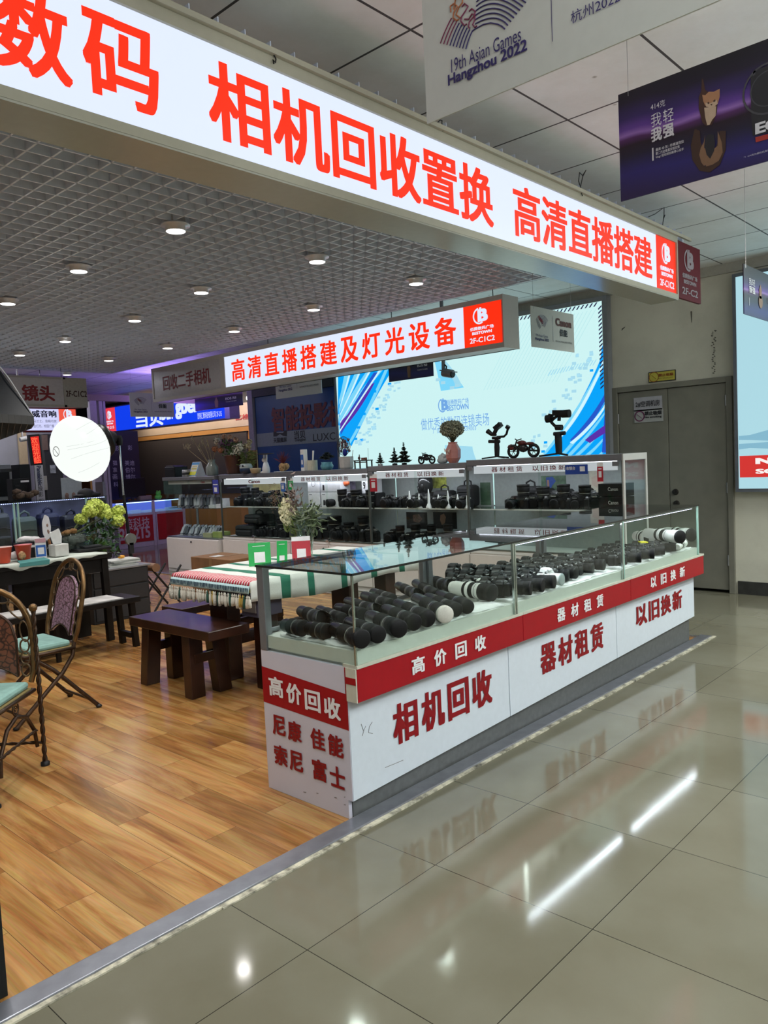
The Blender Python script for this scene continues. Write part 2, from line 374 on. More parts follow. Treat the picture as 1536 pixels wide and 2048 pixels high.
# ---------------------------------------------------------------- open cell ceiling
GZ0, GZ1 = 2.885, 2.955
GX0, GX1, GY0, GY1 = -.6, 5.75, 2.22, 10.6
mb = MB(); c = .1145
k = GX0
while k <= GX1: mb.bb(k-.0045, k+.0045, GY0, GY1, GZ0, GZ1); k += c
k = GY0+.03
while k <= GY1: mb.bb(GX0, GX1, k-.0045, k+.0045, GZ0, GZ1); k += c
k = GX0
while k <= GX1: mb.bb(k-.002, k+.002, 2.222, 2.262, GZ1, 2.978); k += c
mb.bb(GX1, GX1+.02, GY0+.02, GY1, GZ0-.002, GZ1); mb.bb(GX0, GX1, GY1, GY1+.02, GZ0-.002, GZ1)
struct(mb.build('ceiling', M('louvre_grey', (.62, .68, .79), .36, var=.04)))
# ================================================================ SIGNS
BEIGE = M('sign_frame_beige', (.40, .385, .30), .4, var=.03)
SFRAME = M('sign_frame_grey', (.50, .49, .46), .4, var=.02)
SOFFIT = M('sign_soffit', (.42, .42, .36), .18, var=.02)
MAROON = M('unlit_maroon', (.10, .003, .008), .5, var=.03, spec=.15)
GREYTXT = M('unlit_text', (.26, .22, .24), .5)
def logoB(mb, fr, a, b, s, off=.004, sx=.75):
    # round swash + letter B
    mb.ring(fr, a-.02*s, b, .40*s, .50*s, off, radians(100), radians(300), 24, sx)
    mb.text('B', fr, a-.16*s*sx, b-.36*s, a+.62*s*sx, b+.40*s, .06, off=off)
    mb.rect(fr, a-.02*s*sx, b+.34*s, a+.14*s*sx, b+.50*s, off)
def logo_block(mb, fr, a0, b0, a1, b1, code, off=.004, serif=False):
    w = a1-a0; h = b1-b0; am = (a0+a1)/2
    logoB(mb, fr, am-.05*w, b0+.73*h, .42*h, off, min(1, .95*w/h))
    mb.text('佰腾数码广场', fr, a0+.14*w, b0+.375*h, a1-.14*w, b0+.465*h, .03, off=off)
    mb.text('BESTOWN', fr, a0+.2*w, b0+.27*h, a1-.2*w, b0+.345*h, .045, off=off)
    mb.text(code, fr, a0+.12*w, b0+.06*h, a1-.12*w, b0+.195*h, .02, off=off)

# --- big fascia sign along the aisle
YB = 2.2; F = FY(YB)
sg = thing('illuminated_sign', 'long white lit fascia sign with huge red Chinese lettering above the aisle counter', 'sign', (2.3, YB, 2.475))
sx0, sx1 = -.9, 5.52
mb = MB()
mb.bb(sx0, sx1, YB-.012, YB+.03, 2.475, 2.507).bb(sx0, sx1, YB-.012, YB+.03, 2.862, 2.915).bb(sx1-.004, sx1+.012, YB-.012, YB+.19, 2.475, 2.915).bb(sx0, sx1, YB+.17, YB+.19, 2.475, 2.915).bb(sx0, sx1, YB+.03, YB+.17, 2.90, 2.915)
mb.bb(sx0, sx1+.22, YB-.03, YB-.012, 2.905, 2.925)
mb.build('frame', BEIGE, sg)
MB().bb(sx0, sx1+.008, YB-.01, YB+.19, 2.468, 2.475).build('soffit', SOFFIT, sg)
MB().bb(sx0, 5.19, YB, YB+.02, 2.507, 2.862).build('lit_panel', EWHITE, sg)
MB().bb(5.19, sx1-.004, YB, YB+.02, 2.507, 2.862).build('logo_panel', ERED, sg)
for st, tl, br in [('相机回收置换', (410, 113), (987, 458)), ('高清直播搭建', (1024, 367), (1304, 553))]:
    mb = MB(); a0, _ = F.px(*tl); a1, _ = F.px(*br); mb.text(st, F, a0, 2.553, a1, 2.815, .022); mb.build('lettering', ERED, sg)
mb = MB()
for st, x0, x1 in [('码', 164, 316), ('数', -14, 144)]:
    a0, _ = F.px(x0, 100); a1, _ = F.px(x1, 150); mb.text(st, F, a0, 2.558, a1, 2.812, .022)
mb.build('lettering', ERED, sg)
mb = MB(); logo_block(mb, F, 5.20, 2.515, sx1-.01, 2.85, '2F-C1C2'); mb.build('logo', EWHITE, sg)
# unlit maroon end board
pb = thing('sign_board', 'unlit maroon board with grey logo hanging at the end of the long fascia sign', 'sign', (5.75, YB, 2.49))
MB().bb(5.535, 5.955, YB-.008, YB+.012, 2.488, 2.885).build('board', MAROON, pb)
F2 = FY(YB-.008); mb = MB(); logo_block(mb, F2, 5.555, 2.50, 5.94, 2.87, '2F-C2', .002); mb.build('logo', GREYTXT, pb)
# sprouting cable loops on top
for i, (pts, nm) in enumerate([([(1165, 392), (1160, 378), (1166, 350), (1172, 340), (1166, 352), (1159, 345), (1157, 362), (1163, 380)], 'thin black cable loop above the middle of the long fascia sign'),
                               ([(1296, 434), (1310, 428), (1322, 419), (1328, 415), (1328, 430), (1326, 445), (1325, 452), (1327, 438), (1330, 430)], 'thin black cable tie above the right end of the long fascia sign'),
                               ([(873, 247), (880, 240), (884, 241), (884, 252), (886, 262), (889, 258)], 'black cable and clip on the fascia sign below the sports-event banner'),
                               ([(546, 106), (552, 118), (551, 125), (546, 120), (548, 128)], 'short black wire loop on the fascia sign above the first wide letter gap')]):
    tag(MB().tube([PY(YB-.02, *p) for p in pts], .0028, 5).build('cable', BLACK), nm, 'cable')

# --- second sign, hanging over the back cabinets, faces -X
XS = 5.86; F = FX(XS)
sg = thing('illuminated_sign', 'hanging sign box with lit white face and red Chinese lettering over the back cabinets', 'sign', (XS, 6, 2.40))
aR, bR = F.px(1000, 646)   # right limit of lit face
y0 = -F.px(1001, 646)[0]; y1 = -F.px(450, 740)[0]; y2 = -F.px(305, 770)[0]
zb = F.px(1000, 690)[1]; zt = F.px(995, 602)[1]
zb2 = F.px(450, 772)[1]; zt2 = F.px(450, 713)[1]; zb = (zb+zb2)/2; zt = (zt+zt2)/2
mb = MB(); t = .045
mb.bb(XS-.008, XS+.24, y0-.03, y2, zt, zt+t).bb(XS-.008, XS+.24, y0-.03, y2, zb-t, zb).bb(XS-.0095, XS+.2415, y0-.035, y0-.0305, zb-t-.0015, zt+t+.0015).bb(XS-.008, XS+.24, y2-.03, y2, zb, zt)
mb.bb(XS-.008, XS+.02, y1, y1+.09, zb, zt).bb(XS+.2, XS+.24, y0, y2, zb-t, zt+t)
mb.build('frame', SFRAME, sg)
yr = -F.px(928, 660)[0]
MB().bb(XS, XS+.02, yr, y1, zb, zt).build('lit_panel', EWHITE, sg)
MB().bb(XS, XS+.02, y0, yr, zb, zt).build('logo_panel', ERED, sg)
MB().bb(XS, XS+.02, y1+.09, y2-.03, zb, zt).build('unlit_panel', M('unlit_face', (.46, .46, .48), .3), sg)
mb = MB(); a0 = F.px(464, 745)[0]; a1 = F.px(913, 665)[0]
w_ = (a1-a0)/(11+10*.22)
for k_, ch_ in enumerate('高清直播搭建及灯光设备'): mb.text(ch_, F, a0+k_*w_*1.22, zb+.055, a0+k_*w_*1.22+w_, zt-.055, .024)
mb.build('lettering', ERED, sg)
mb = MB(); logo_block(mb, F, -yr+.02, zb+.01, -y0-.02, zt-.01, '2F-C1C2'); mb.build('logo', EWHITE, sg)
mb = MB(); mb.text('回收二手相机', F, F.px(326, 765)[0], zb+.09, F.px(421, 750)[0], zt-.085, .02); mb.build('lettering', M('dark_red_letters', (.20, .003, .006), .5), sg)
mb = MB()
for px_ in (520, 770, 975):
    y = -F.px(px_, 640)[0]; mb.cyl((XS+.1, y, zt), (XS+.1, y, 3.12), .004, n=6)
mb.build('hanging_rod', BLACK, sg)
S2Z = (zb, zt)

# --- lens sign at far left, faces -Y
YL = 10.3; F = FY(YL)
sg = thing('hanging_sign', 'unlit white hanging sign with large red lettering and code 2F-C1C2 at far left', 'sign', (4.4, YL, 2.35))
a1, b1 = F.px(172, 757); b0 = F.px(175, 815)[1]; am = F.px(131, 780)[0]
MB().bb(3.2, a1, YL, YL+.15, b0, b1).bb(3.2, am, YL-.012, YL, b0+.0, b0+.03).bb(3.2, am, YL-.012, YL, b1-.025, b1).bb(am-.03, am, YL-.012, YL, b0, b1).build('box', M('cream_panel', (.36, .36, .32), .4), sg)
MB().bb(3.2, am-.03, YL-.006, YL, b0+.03, b1-.025).build('unlit_panel', M('unlit_face', (.3, .3, .31), .25), sg)
mb = MB(); mb.tpx('镜头', F, (42, 769), (110, 803), .03, off=.009); mb.build('lettering', M('dark_red_letters', (.20, .003, .006), .5), sg)
mb = MB(); mb.tpx('2F-C1C2', F, (131, 781), (174, 794.5), .02, off=.003); mb.build('code', M('brown_text', (.04, .015, .01), .5), sg)
mb = MB()
for x in (3.7, 4.9): mb.cyl((x, YL+.07, b1), (x, YL+.07, 3.12), .004, n=6)
mb.build('hanging_rod', BLACK, sg)

# --- neighbour hifi sign, lit, far left
YH = 11.6; F = FY(YH)
sg = thing('illuminated_sign', 'lit white shop sign with dark blue lettering behind the round lantern', 'sign', (5, YH, 2.2))
a1 = F.px(151, 830)[0]; ar = F.px(117, 830)[0]; b1 = F.px(100, 818)[1]; b0 = F.px(60, 861)[1]
MB().bb(3.6, a1+.02, YH+.002, YH+.2, b0-.02, b1+.07).build('box', MAROON, sg)
MB().bb(3.6, ar, YH-.01, YH, b0, b1).build('lit_panel', EM('lit_lilac', (.66, .68, 1.0), .95), sg)
MB().bb(ar, a1, YH-.01, YH, b0, b1).build('logo_panel', EM('lit_orange_red', (1.0, .12, .07), .85), sg)
NAVY = M('navy_text', (.03, .035, .10), .5); F = FY(YH-.01)
mb = MB(); mb.tpx('惠威音响', F, (45, 820), (113, 835), .03); mb.tpx('BOSE、天龙、马兰士、音箱功放', F, (28, 839), (113, 845), .0); mb.tpx('大厦、KTV、酒吧、舞台灯光、校园广播', F, (14, 849), (108, 855), .0); mb.build('lettering', NAVY, sg)
mb = MB(); logoB(mb, F, (ar+a1)/2, b1-.08, .16); mb.build('logo', EWHITE, sg)
mb = MB()
for x in (3.9, 5.2): mb.cyl((x, YH+.1, b1+.05), (x, YH+.1, 3.12), .005, n=6)
mb.build('hanging_rod', BLACK, sg)

# --- blue neighbour sign, faces -X
XD = 8.7; F = FX(XD)
sg = thing('illuminated_sign', 'bright blue lit shop sign with white latin lettering beyond the shop', 'sign', (XD, 14, 2.5))
y0 = -F.px(447, 815)[0]; yl = -F.px(209, 840)[0]; yr = -F.px(231, 840)[0]; zb = F.px(447, 836)[1]; zt = F.px(300, 803)[1]
MB().bb(XD+.02, XD+.25, y0-.15, yl, zb-.02, zt+.03).build('box', M('sign_side_grey', (.2, .2, .26), .4), sg)
MB().bb(XD, XD+.02, y0, yr, zb, zt).build('lit_panel', EM('lit_blue', (.006, .05, .85), 1.0), sg)
MB().bb(XD, XD+.02, yr, yl, zb, zt).build('logo_panel', EM('lit_pinkred', (.9, .05, .08), .9), sg)
EWB = EM('lit_bluewhite', (.75, .85, 1.0), 1.0)
mb = MB(); mb.tpx('当贝', F, (270, 820), (327, 850), .03); mb.tpx('Dan', F, (322, 812), (346, 838), .04); mb.tpx('gbei', F, (349, 798), (394, 834), .05)
mb.tpx('昆明汇策科技有限公司 2F-215', F, (395, 826), (444, 833), .0); mb.build('lettering', EWB, sg)
mb = MB(); logo_block(mb, F, -yl+.03, zb+.03, -yr-.03, zt-.03, '2F-215'); mb.build('logo', EWB, sg)
mb = MB()
for y in (13, 15.5): mb.cyl((XD+.1, y, zt), (XD+.1, y, 3.12), .006, n=6)
mb.build('hanging_rod', BLACK, sg)

# ================================================================ big lit mural on the end wall
XM = DWALL-.09; F = FX(XM)
mu = thing('lightbox_mural', 'huge pale cyan lightbox mural with blue swooshes on the end wall', 'lightbox', (XM, 5.8, .8))
ym0 = 3.80; ym1 = 7.80; zm0, zm1 = .85, 2.975
MB().bb(XM+.005, DWALL-.004, ym0-.05, ym1+.04, zm0-.05, zm1+.05).bb(XM-.012, XM+.01, ym0-.05, ym0, zm0-.05, zm1+.05).bb(XM-.012, XM+.01, ym0, ym1+.04, zm1, zm1+.05).bb(XM-.012, XM+.01, ym0, ym1+.04, zm0-.05, zm0).bb(XM-.012, XM+.01, ym1, ym1+.04, zm0, zm1).build('frame', M('mural_frame', (.22, .23, .25), .4), mu)
PALE = EM('mural_pale', (.60, .88, .88), 1.0)
MB().bb(XM, XM+.005, ym0, ym1, zm0, zm1).build('lit_panel', PALE, mu)
cB = EM('mural_cyan', (.0, .36, .93), 1.0); cL = EM('mural_sky', (.20, .66, .93), 1.0); cD = EM('mural_deep', (.02, .10, .62), .9); cP = EM('mural_purple', (.11, .03, .42), .9); cW = EM('mural_white', (.62, .90, .98), 1.0)
cM = EM('mural_mid', (.36, .72, .88), .95); cT = EM('mural_text_blue', (.17, .40, .80), .95); cN = EM('mural_navy', (.03, .03, .12), .6)
def band(mb, pts_a, pts_b, off):   # ribbon between two pixel polylines on the mural plane
    A = [F.px(*p) for p in pts_a]; B = [F.px(*p) for p in pts_b]
    cl = lambda p: (min(max(p[0], -ym1), -ym0), min(max(p[1], zm0), zm1))
    for i in range(len(A)-1): mb.flat([cl(A[i]), cl(A[i+1]), cl(B[i+1]), cl(B[i])], F, off)
def bez(p, q, r, n=14): return [((1-t)**2*p[0]+2*t*(1-t)*q[0]+t*t*r[0], (1-t)**2*p[1]+2*t*(1-t)*q[1]+t*t*r[1]) for t in [i/n for i in range(n+1)]]
def sw(mb, p0, c0, q0, p1, c1, q1, off): band(mb, bez(p0, c0, q0), bez(p1, c1, q1), off)
# right swoosh
m1 = MB(); sw(m1, (1212, 690), (1160, 830), (1075, 925), (1216, 740), (1216, 850), (1216, 925), .001); sw(m1, (1205, 700), (1200, 690), (1216, 686), (1180, 820), (1216, 780), (1216, 760), .0012)
sw(m1, (676, 745), (740, 732), (790, 728), (676, 830), (700, 800), (742, 760), .001)
sw(m1, (782, 728), (740, 820), (694, 895), (742, 760), (700, 830), (676, 870), .001)
sw(m1, (1209, 712), (1165, 830), (1095, 909), (1216, 712), (1216, 850), (1216, 925), .0008)
sw(m1, (690, 736), (684, 780), (676, 850), (795, 724), (745, 800), (703, 893), .0006)
m1.build('swoosh', cB, mu)
m2 = MB()
for k in range(5):
    d = k*21; sw(m2, (1216, 790+d*1.2), (1175, 850+d), (1110+d*.6, 922), (1216, 794+d*1.2), (1180, 855+d), (1119+d*.6, 922), .002)
sw(m2, (1216, 700), (1172, 800), (1086, 908), (1216, 716), (1178, 806), (1092, 908), .002)
for k in range(4):
    d = k*22; sw(m2, (690+d, 742), (684+d*.5, 780), (678, 800+d*.8), (700+d, 740), (694+d*.5, 784), (678, 810+d*.8), .002)
sw(m2, (774, 730), (730, 830), (694, 890), (780, 730), (738, 830), (698, 892), .002)
m2.build('swoosh', cL, mu)
m3_ = MB(); sw(m3_, (1216, 720), (1214, 760), (1204, 905), (1221, 720), (1220, 800), (1218, 905), .003); sw(m3_, (1216, 775), (1190, 830), (1140, 880), (1216, 790), (1195, 836), (1150, 884), .0028)
sw(m3_, (748, 745), (712, 800), (680, 855), (756, 745), (722, 800), (682, 870), .0028); m3_.build('swoosh', cD, mu)
m4 = MB(); sw(m4, (1218, 845), (1195, 860), (1170, 880), (1218, 862), (1200, 872), (1180, 886), .0034); sw(m4, (740, 770), (706, 820), (680, 845), (750, 765), (716, 830), (682, 862), .0034); m4.build('swoosh', cP, mu)
m5 = MB(); sw(m5, (1216, 700), (1165, 820), (1120, 870), (1216, 708), (1172, 824), (1124, 874), .0038); sw(m5, (1216, 800), (1185, 850), (1140, 885), (1216, 806), (1190, 854), (1146, 888), .0038)
for k in range(4): sw(m5, (700+k*20, 738), (690+k*14, 780), (680, 812+k*16), (704+k*20, 738), (694+k*14, 780), (680, 816+k*16), .0038)
m5.build('swoosh', cW, mu)
# arc behind the camera + tiles
m6 = MB(); sw(m6, (852, 700), (905, 740), (928, 775), (868, 718), (875, 745), (882, 782), .0015); m6.build('arc', cL, mu)
m6b = MB(); sw(m6b, (890, 890), (890, 900), (896, 925), (945, 893), (946, 905), (955, 925), .0015)
sw(m6b, (872, 700), (915, 745), (924, 772), (880, 715), (905, 750), (912, 775), .002); m6b.build('arc', cM, mu)
def sq(mb, x, y, w=7, h=5): mb.flatpx([(x, y+.8), (x+w, y), (x+w, y+h), (x, y+h+.6)], F, .0042)
mt = MB(); random.seed(5)
for x, y in [(776, 765), (751, 815), (725, 825), (720, 877), (708, 875), (690, 899), (1180, 738), (1083, 900), (714, 852), (1088, 882), (746, 780)]: sq(mt, x, y)
mt.build('tile_mark', cB, mu); mt = MB()
for i in range(60):
    t = random.random(); sq(mt, 705+75*t+random.uniform(0, 18), 885-130*t+random.uniform(-12, 20), random.uniform(4, 8), 4)
for i in range(40):
    t = random.random(); sq(mt, 1085+110*t-random.uniform(4, 40), 905-205*t+random.uniform(-20, 12), random.uniform(5, 10), 6)
for x, y in [(872, 756), (882, 762), (905, 752), (910, 768), (900, 772)]: sq(mt, x, y, 9, 6)
mt.build('tile_mark', EM('mural_tile', (.40, .72, .86), .95), mu)
# hatch bands + striped border
mh = MB()
for i in range(16):
    x = 1095+i*6; yy = 752-i*1.4; mh.flatpx([(x, yy), (x+2.2, yy-.4), (x+9, yy-12), (x+6.8, yy-11.6)], F, .004)
mh.build('hatching', cM, mu)
mh = MB(); a = -ym1
while a < -ym0-.06: mh.flat([(a, zm1-.045), (a+.018, zm1-.045), (a+.05, zm1-.006), (a+.032, zm1-.006)], F, .005); a += .05
b = zm1-.07
while b > 2.05: mh.flat([(-ym0-.045, b), (-ym0-.045, b-.018), (-ym0-.006, b+.012), (-ym0-.006, b+.03)], F, .005); b -= .043
mh.build('border_stripe', cN, mu)
mh = MB()
for i in range(21): # faint diagonal lines upper right
    a = -5.33+i*.048
    mh.flat([(a, 2.2), (a+.008, 2.2), (a+.5, 2.9), (a+.492, 2.9)], F, .0025)
mh.build('hatching', EM('mural_line', (.50, .82, .84), .95), mu)
mb = MB(); logoB(mb, F, F.px(886, 812)[0], F.px(886, 811)[1], .17, .006, .8)
mb.tpx('佰腾数码广场', F, (894, 800), (938, 806), .01, off=.006); mb.tpx('BESTOWN', F, (894, 811), (938, 818), .03, off=.006)
a0, b1 = F.px(842, 838); a1, b0 = F.px(979, 843)
mb.text('做优秀的数码连锁卖场', F, a0, b0-.045, a1, b0+.105, .0, off=.006)
mb.tpx('广告热线 0871-63539003', F, (866, 857), (953, 861), .0, off=.006)
mb.build('lettering', cT, mu)

# ---- blue projector wall left of the mural
XW = DWALL-.05; F = FX(XW)
bw = thing('sign_board', 'dark blue wall board advertising projectors left of the mural', 'sign', (XW, 8.8, 0))
MB().bb(XW, DWALL-.004, 7.86, 9.68, .02, 2.50).build('board', M('blue_board', (.008, .065, .26), .35, var=.15, nscale=3), bw)
z0 = F.px(600, 888)[1]; z1 = F.px(600, 860)[1]
MB().bb(XW-.004, XW, 7.86, 9.68, z0, z1).build('brand_strip', M('strip_grey', (.26, .30, .36), .4), bw)
F = FX(XW-.004)
mb = MB(); mb.tpx('智能投影机', F, (542, 816), (690, 851), .035); mb.build('lettering', M('dull_red', (.16, .02, .03), .5), bw)
mb = MB(); mb.tpx('天猫魔屏', F, (547, 876), (574, 884), .02); mb.tpx('当贝', F, (588, 862), (611, 876), .02); mb.tpx('Dangbei', F, (590, 877), (612, 883), .01); mb.tpx('LUXCINE', F, (626, 868), (700, 877), .0)
mb.flatpx([(547, 862), (551, 862), (554, 866), (566, 866), (570, 861), (574, 861), (574, 873), (567, 872), (560, 868), (553, 873), (547, 873)], F)
mb.build('brand_text', M('black_text', (.012, .012, .02), .5), bw)
tag(MB().bb(DWALL-.1, DWALL-.02, 7.86, 9.68, 2.50, 3.12).build('fascia_panel', M('dull_green_grey', (.05, .052, .05), .6)), 'dark grey-green panel above the blue projector board', 'panel')
tag(MB().bb(DWALL-.09, DWALL+.1, 9.70, 9.82, 0, 2.95).build('corner_post', M('lilac_white', (.36, .32, .40), .5)), 'white square corner post beside the blue projector board', 'post')

# ================================================================ camera-brand lightbox on the right
XR = DWALL-.10; F = FX(XR)
lb = thing('lightbox', 'pale blue lightbox with red brand band on the wall right of the steel door', 'lightbox', (XR, 1.5, .98))
y1 = 2.50; zlo, zhi = .985, 2.99
MB().bb(XR, DWALL-.004, -1.4, y1, zlo, zhi).bb(XR-.015, XR, y1-.03, y1, zlo, zhi).bb(XR-.015, XR, -1.4, y1-.03, zhi-.03, zhi).bb(XR-.015, XR, -1.4, y1-.03, zlo, zlo+.03).build('frame', M('lb_frame', (.10, .11, .13), .35), lb)
LBW = EM('lb_pale', (.40, .66, .74), 1.0)
MB().bb(XR-.006, XR-.001, -1.4, y1-.03, zlo+.03, zhi-.03).build('lit_panel', LBW, lb)
F = FX(XR-.006)
zr0 = F.px(1480, 955)[1]; zr1 = F.px(1480, 912)[1]
MB().bb(XR-.008, XR-.006, -1.4, y1-.04, zr0, zr1).build('brand_band', EM('lb_red', (.62, .035, .03), 1.0), lb)
F = FX(XR-.008); hh = zr1-zr0
a0 = F.px(1511, 925)[0]
mb = MB(); mb.text('Nikon', F, a0, zr0+.60*hh, a0+.48, zr0+.88*hh, .06); mb.text('SONY', F, a0, zr0+.16*hh, a0+.42, zr0+.38*hh, .045); mb.build('lettering', EM('lb_white', (.9, .85, .83), 1.0), lb)
mb = MB(); mb.flatpx([(1478, 872), (1500, 870), (1536, 860), (1560, 850), (1560, 882), (1500, 880), (1478, 880)], FX(XR-.006)); mb.flatpx([(1478, 888), (1536, 884), (1560, 890), (1560, 898), (1500, 896), (1478, 899)], FX(XR-.006)); mb.build('print_dune', EM('lb_dune', (.22, .45, .58), 1.0), lb)

# ================================================================ hanging banners
BANW = M('banner_grey_white', (.60, .61, .57), .45, var=.02)
def asian_logo(mb, mb2, fr, a, b, s, off=.003):   # fan of bent lines; a,b = lower centre, s = height
    for i in range(8):
        r = s*(.36+.085*i)
        mb.ring(fr, a+.12*s, b-.12*s, r, r+.022*s, off, radians(47), radians(108), 14)
        mb.tube([fr.pt(a+.12*s+r*cos(radians(152-i*2)), b-.12*s+r*sin(radians(152-i*2))-.02*s, off), fr.pt(a+.12*s+r*cos(radians(122)), b-.12*s+r*sin(radians(122)), off)], .011*s, 4)
    for k in range(3):
        o = k*.14; pts = [(-.28+o, .62-o*.6), (-.30+o, .74-o*.6), (-.20+o, .78-o*.6), (-.16+o, .70-o*.6), (-.22+o, .56-o*.6), (-.14+o, .50-o*.6), (-.08+o, .58-o*.6), (-.10+o, .68-o*.6)]
        mb2.tube([fr.pt(a+p[0]*s, b+p[1]*s, off) for p in pts], .016*s, 5)
INDIGO = M('print_indigo', (.03, .02, .14), .4); MAG = M('print_magenta', (.30, .05, .08), .4); INK = M('print_ink', (.015, .015, .02), .45)
def games_banner(t, fr, a0, b0, w, h, sided=1):
    am = a0+.48*w
    ml = MB(); mg = MB(); asian_logo(ml, mg, fr, a0+.22*w, b0+.46*h, .42*h); ml.build('fan_logo', INDIGO, t); mg.build('fan_logo', MAG, t)
    mi = MB(); mi.text('19th Asian Games', fr, a0+.09*w, b0+.27*h, a0+.36*w, b0+.335*h, .0); mi.text('Hangzhou 2022', fr, a0+.075*w, b0+.16*h, a0+.38*w, b0+.245*h, .025)
    mi.rect(fr, am, b0+.2*h, am+.0025, b0+.85*h); mi.build('lettering', INDIGO, t)
    mc = MB(); mc.text('佳能', fr, a0+.64*w, b0+.37*h, a0+.83*w, b0+.55*h, .03); mc.text('杭州2022年亚运会官方赞助商', fr, a0+.54*w, b0+.20*h, a0+.94*w, b0+.25*h, .0); mc.build('lettering', INK, t)
    md = MB(); md.text('Canon', fr, a0+.55*w, b0+.62*h, a0+.93*w, b0+.82*h, .05); md.build('brand_text', M('print_brown', (.12, .03, .02), .4), t)
def strings(t, pts):
    mb = MB()
    for p, top in pts: mb.cyl(p, Vector((p[0], p[1], top)), .0012, n=4)
    mb.build('string', SILVER, t)
# large, close
XG = 1.8; F = FX(XG); yL = -F.px(854, 248)[0]; zB = F.px(854, 248)[1]
t = thing('hanging_banner', 'large pale grey sports-event banner hanging close overhead at top right', 'banner', (XG, .8, zB))
W_ = 1.22; MB().bb(XG, XG+.005, yL-W_, yL, zB, zB+.6).build('board', BANW, t)
fr = F
# logo and text measured on the banner itself
ml = MB(); mg = MB(); mo = MB()
def zp(x, y): return fr.pt(*fr.px(840+x/3.84, y/3.84), .002)
def qb(a, c, b, n=14): return [zp((1-u)**2*a[0]+2*u*(1-u)*c[0]+u*u*b[0], (1-u)**2*a[1]+2*u*(1-u)*c[1]+u*u*b[1]) for u in [k/n for k in range(n+1)]]
for i in range(9):
    B0 = (355-24.4*i, 380-5.6*i); T0 = (405-20*i, 240-12.5*i); (mg if i > 5 else ml).tube(qb(B0, ((B0[0]+T0[0])/2-7, (B0[1]+T0[1])/2-6), T0, 6), .0017, 5)
ml.tube([zp(*p) for p in [(405, 240), (430, 222), (490, 190), (545, 178), (600, 188), (630, 203), (655, 225)]], .0017, 5)
for j in range(1, 9):
    S0 = (425+2*j, 220-34*j); E0 = (655+23*j, 225-29*j); Pk = (565+4*j, 178-37*j); ml.tube(qb(S0, (2*Pk[0]-(S0[0]+E0[0])/2, 2*Pk[1]-(S0[1]+E0[1])/2), E0), .0017, 5)
for pts, m_ in [([(240, 95), (236, 50), (262, 30), (290, 50), (262, 100), (258, 140), (285, 160), (302, 150)], mo), ([(262, 75), (275, 0), (330, -20), (330, 20), (300, 60), (280, 115), (312, 140)], mo), ([(325, 55), (345, 30), (372, 50), (350, 90), (322, 130), (318, 165), (345, 200), (362, 185)], mg), ([(380, 90), (400, 68), (428, 90), (415, 130), (382, 170), (375, 205), (385, 220)], mg), ([(345, 150), (378, 150), (400, 110), (425, 115), (425, 150), (408, 190), (425, 213), (440, 200)], mg)]: m_.tube([zp(*p) for p in pts], .0021, 5)
ml.build('fan_logo', INDIGO, t); mg.build('fan_logo', M('print_berry', (.22, .03, .09), .4), t); mo.build('fan_logo', M('print_orange', (.45, .14, .05), .4), t)
mi = MB(); mi.text('19th Asian Games', fr, fr.px(904, 140)[0], fr.px(904, 147)[1], fr.px(1043, 70)[0], fr.px(904, 147)[1]+.036, .0)
mi.text('Hangzhou 2022', fr, fr.px(897, 160)[0], fr.px(899, 179)[1], fr.px(1056, 100)[0], fr.px(899, 179)[1]+.038, .03)
a_, b_ = fr.px(1105, 84); mi.rect(fr, a_, b_, a_+.0018, b_+.3)
a_, b_ = fr.px(1143, 50); mi.text('杭州2022年亚运会官方赞助商', fr, a_, b_, a_+.42, b_+.03, .0); mi.build('lettering', INDIGO, t)
strings(t, [((XG+.002, yL-.06, zB+.58), 3.12), ((XG+.002, yL-1.1, zB+.58), 3.12)])
# camera ad banner
XC = 3.15; F = FX(XC); yL = -F.px(1239, 300)[0]; zT = F.px(1236, 190)[1]; zB = F.px(1242, 403)[1]
t = thing('hanging_banner', 'dark purple camera advert banner with kitten hanging over the aisle', 'banner', (XC, 1.1, zB))
mpur, nt, bs, N, L = nodes('print_purple_sky')
tc = N('ShaderNodeTexCoord'); sp = N('ShaderNodeSeparateXYZ'); L(tc.outputs['Generated'], sp.inputs[0])
gr = N('ShaderNodeValToRGB'); e = gr.color_ramp.elements; e[0].position = 0; e[0].color = (.018, .01, .07, 1); e[1].position = 1; e[1].color = (.004, .003, .009, 1)
for p, c in [(.18, (.02, .015, .14)), (.36, (.01, .008, .03)), (.46, (.012, .004, .012)), (.52, (.07, .015, .10)), (.555, (.26, .13, .42)), (.60, (.10, .035, .26)), (.70, (.03, .015, .11)), (.85, (.008, .005, .02))]:
    q = e.new(p); q.color = list(c)+[1]
nz = N('ShaderNodeTexNoise'); nz.inputs['Scale'].default_value = 3; L(tc.outputs['Generated'], nz.inputs[0])
ma = N('ShaderNodeMath'); ma.operation = 'MULTIPLY_ADD'; ma.inputs[1].default_value = .10; L(nz.outputs['Fac'], ma.inputs[0]); L(sp.outputs['Z'], ma.inputs[2])
mb_ = N('ShaderNodeMath'); mb_.operation = 'MULTIPLY_ADD'; mb_.inputs[1].default_value = -.12; L(sp.outputs['Y'], mb_.inputs[0]); L(ma.outputs[0], mb_.inputs[2])
mc_ = N('ShaderNodeMath'); mc_.operation = 'ADD'; mc_.inputs[1].default_value = .02; L(mb_.outputs[0], mc_.inputs[0]); L(mc_.outputs[0], gr.inputs[0])
L(gr.outputs[0], bs.inputs['Base Color']); bs.inputs['Roughness'].default_value = .35
MB().bb(XC, XC+.006, yL-.9, yL, zB, zT).build('board', mpur, t)
WT = M('print_white', (.62, .62, .66), .4)
mb = MB()
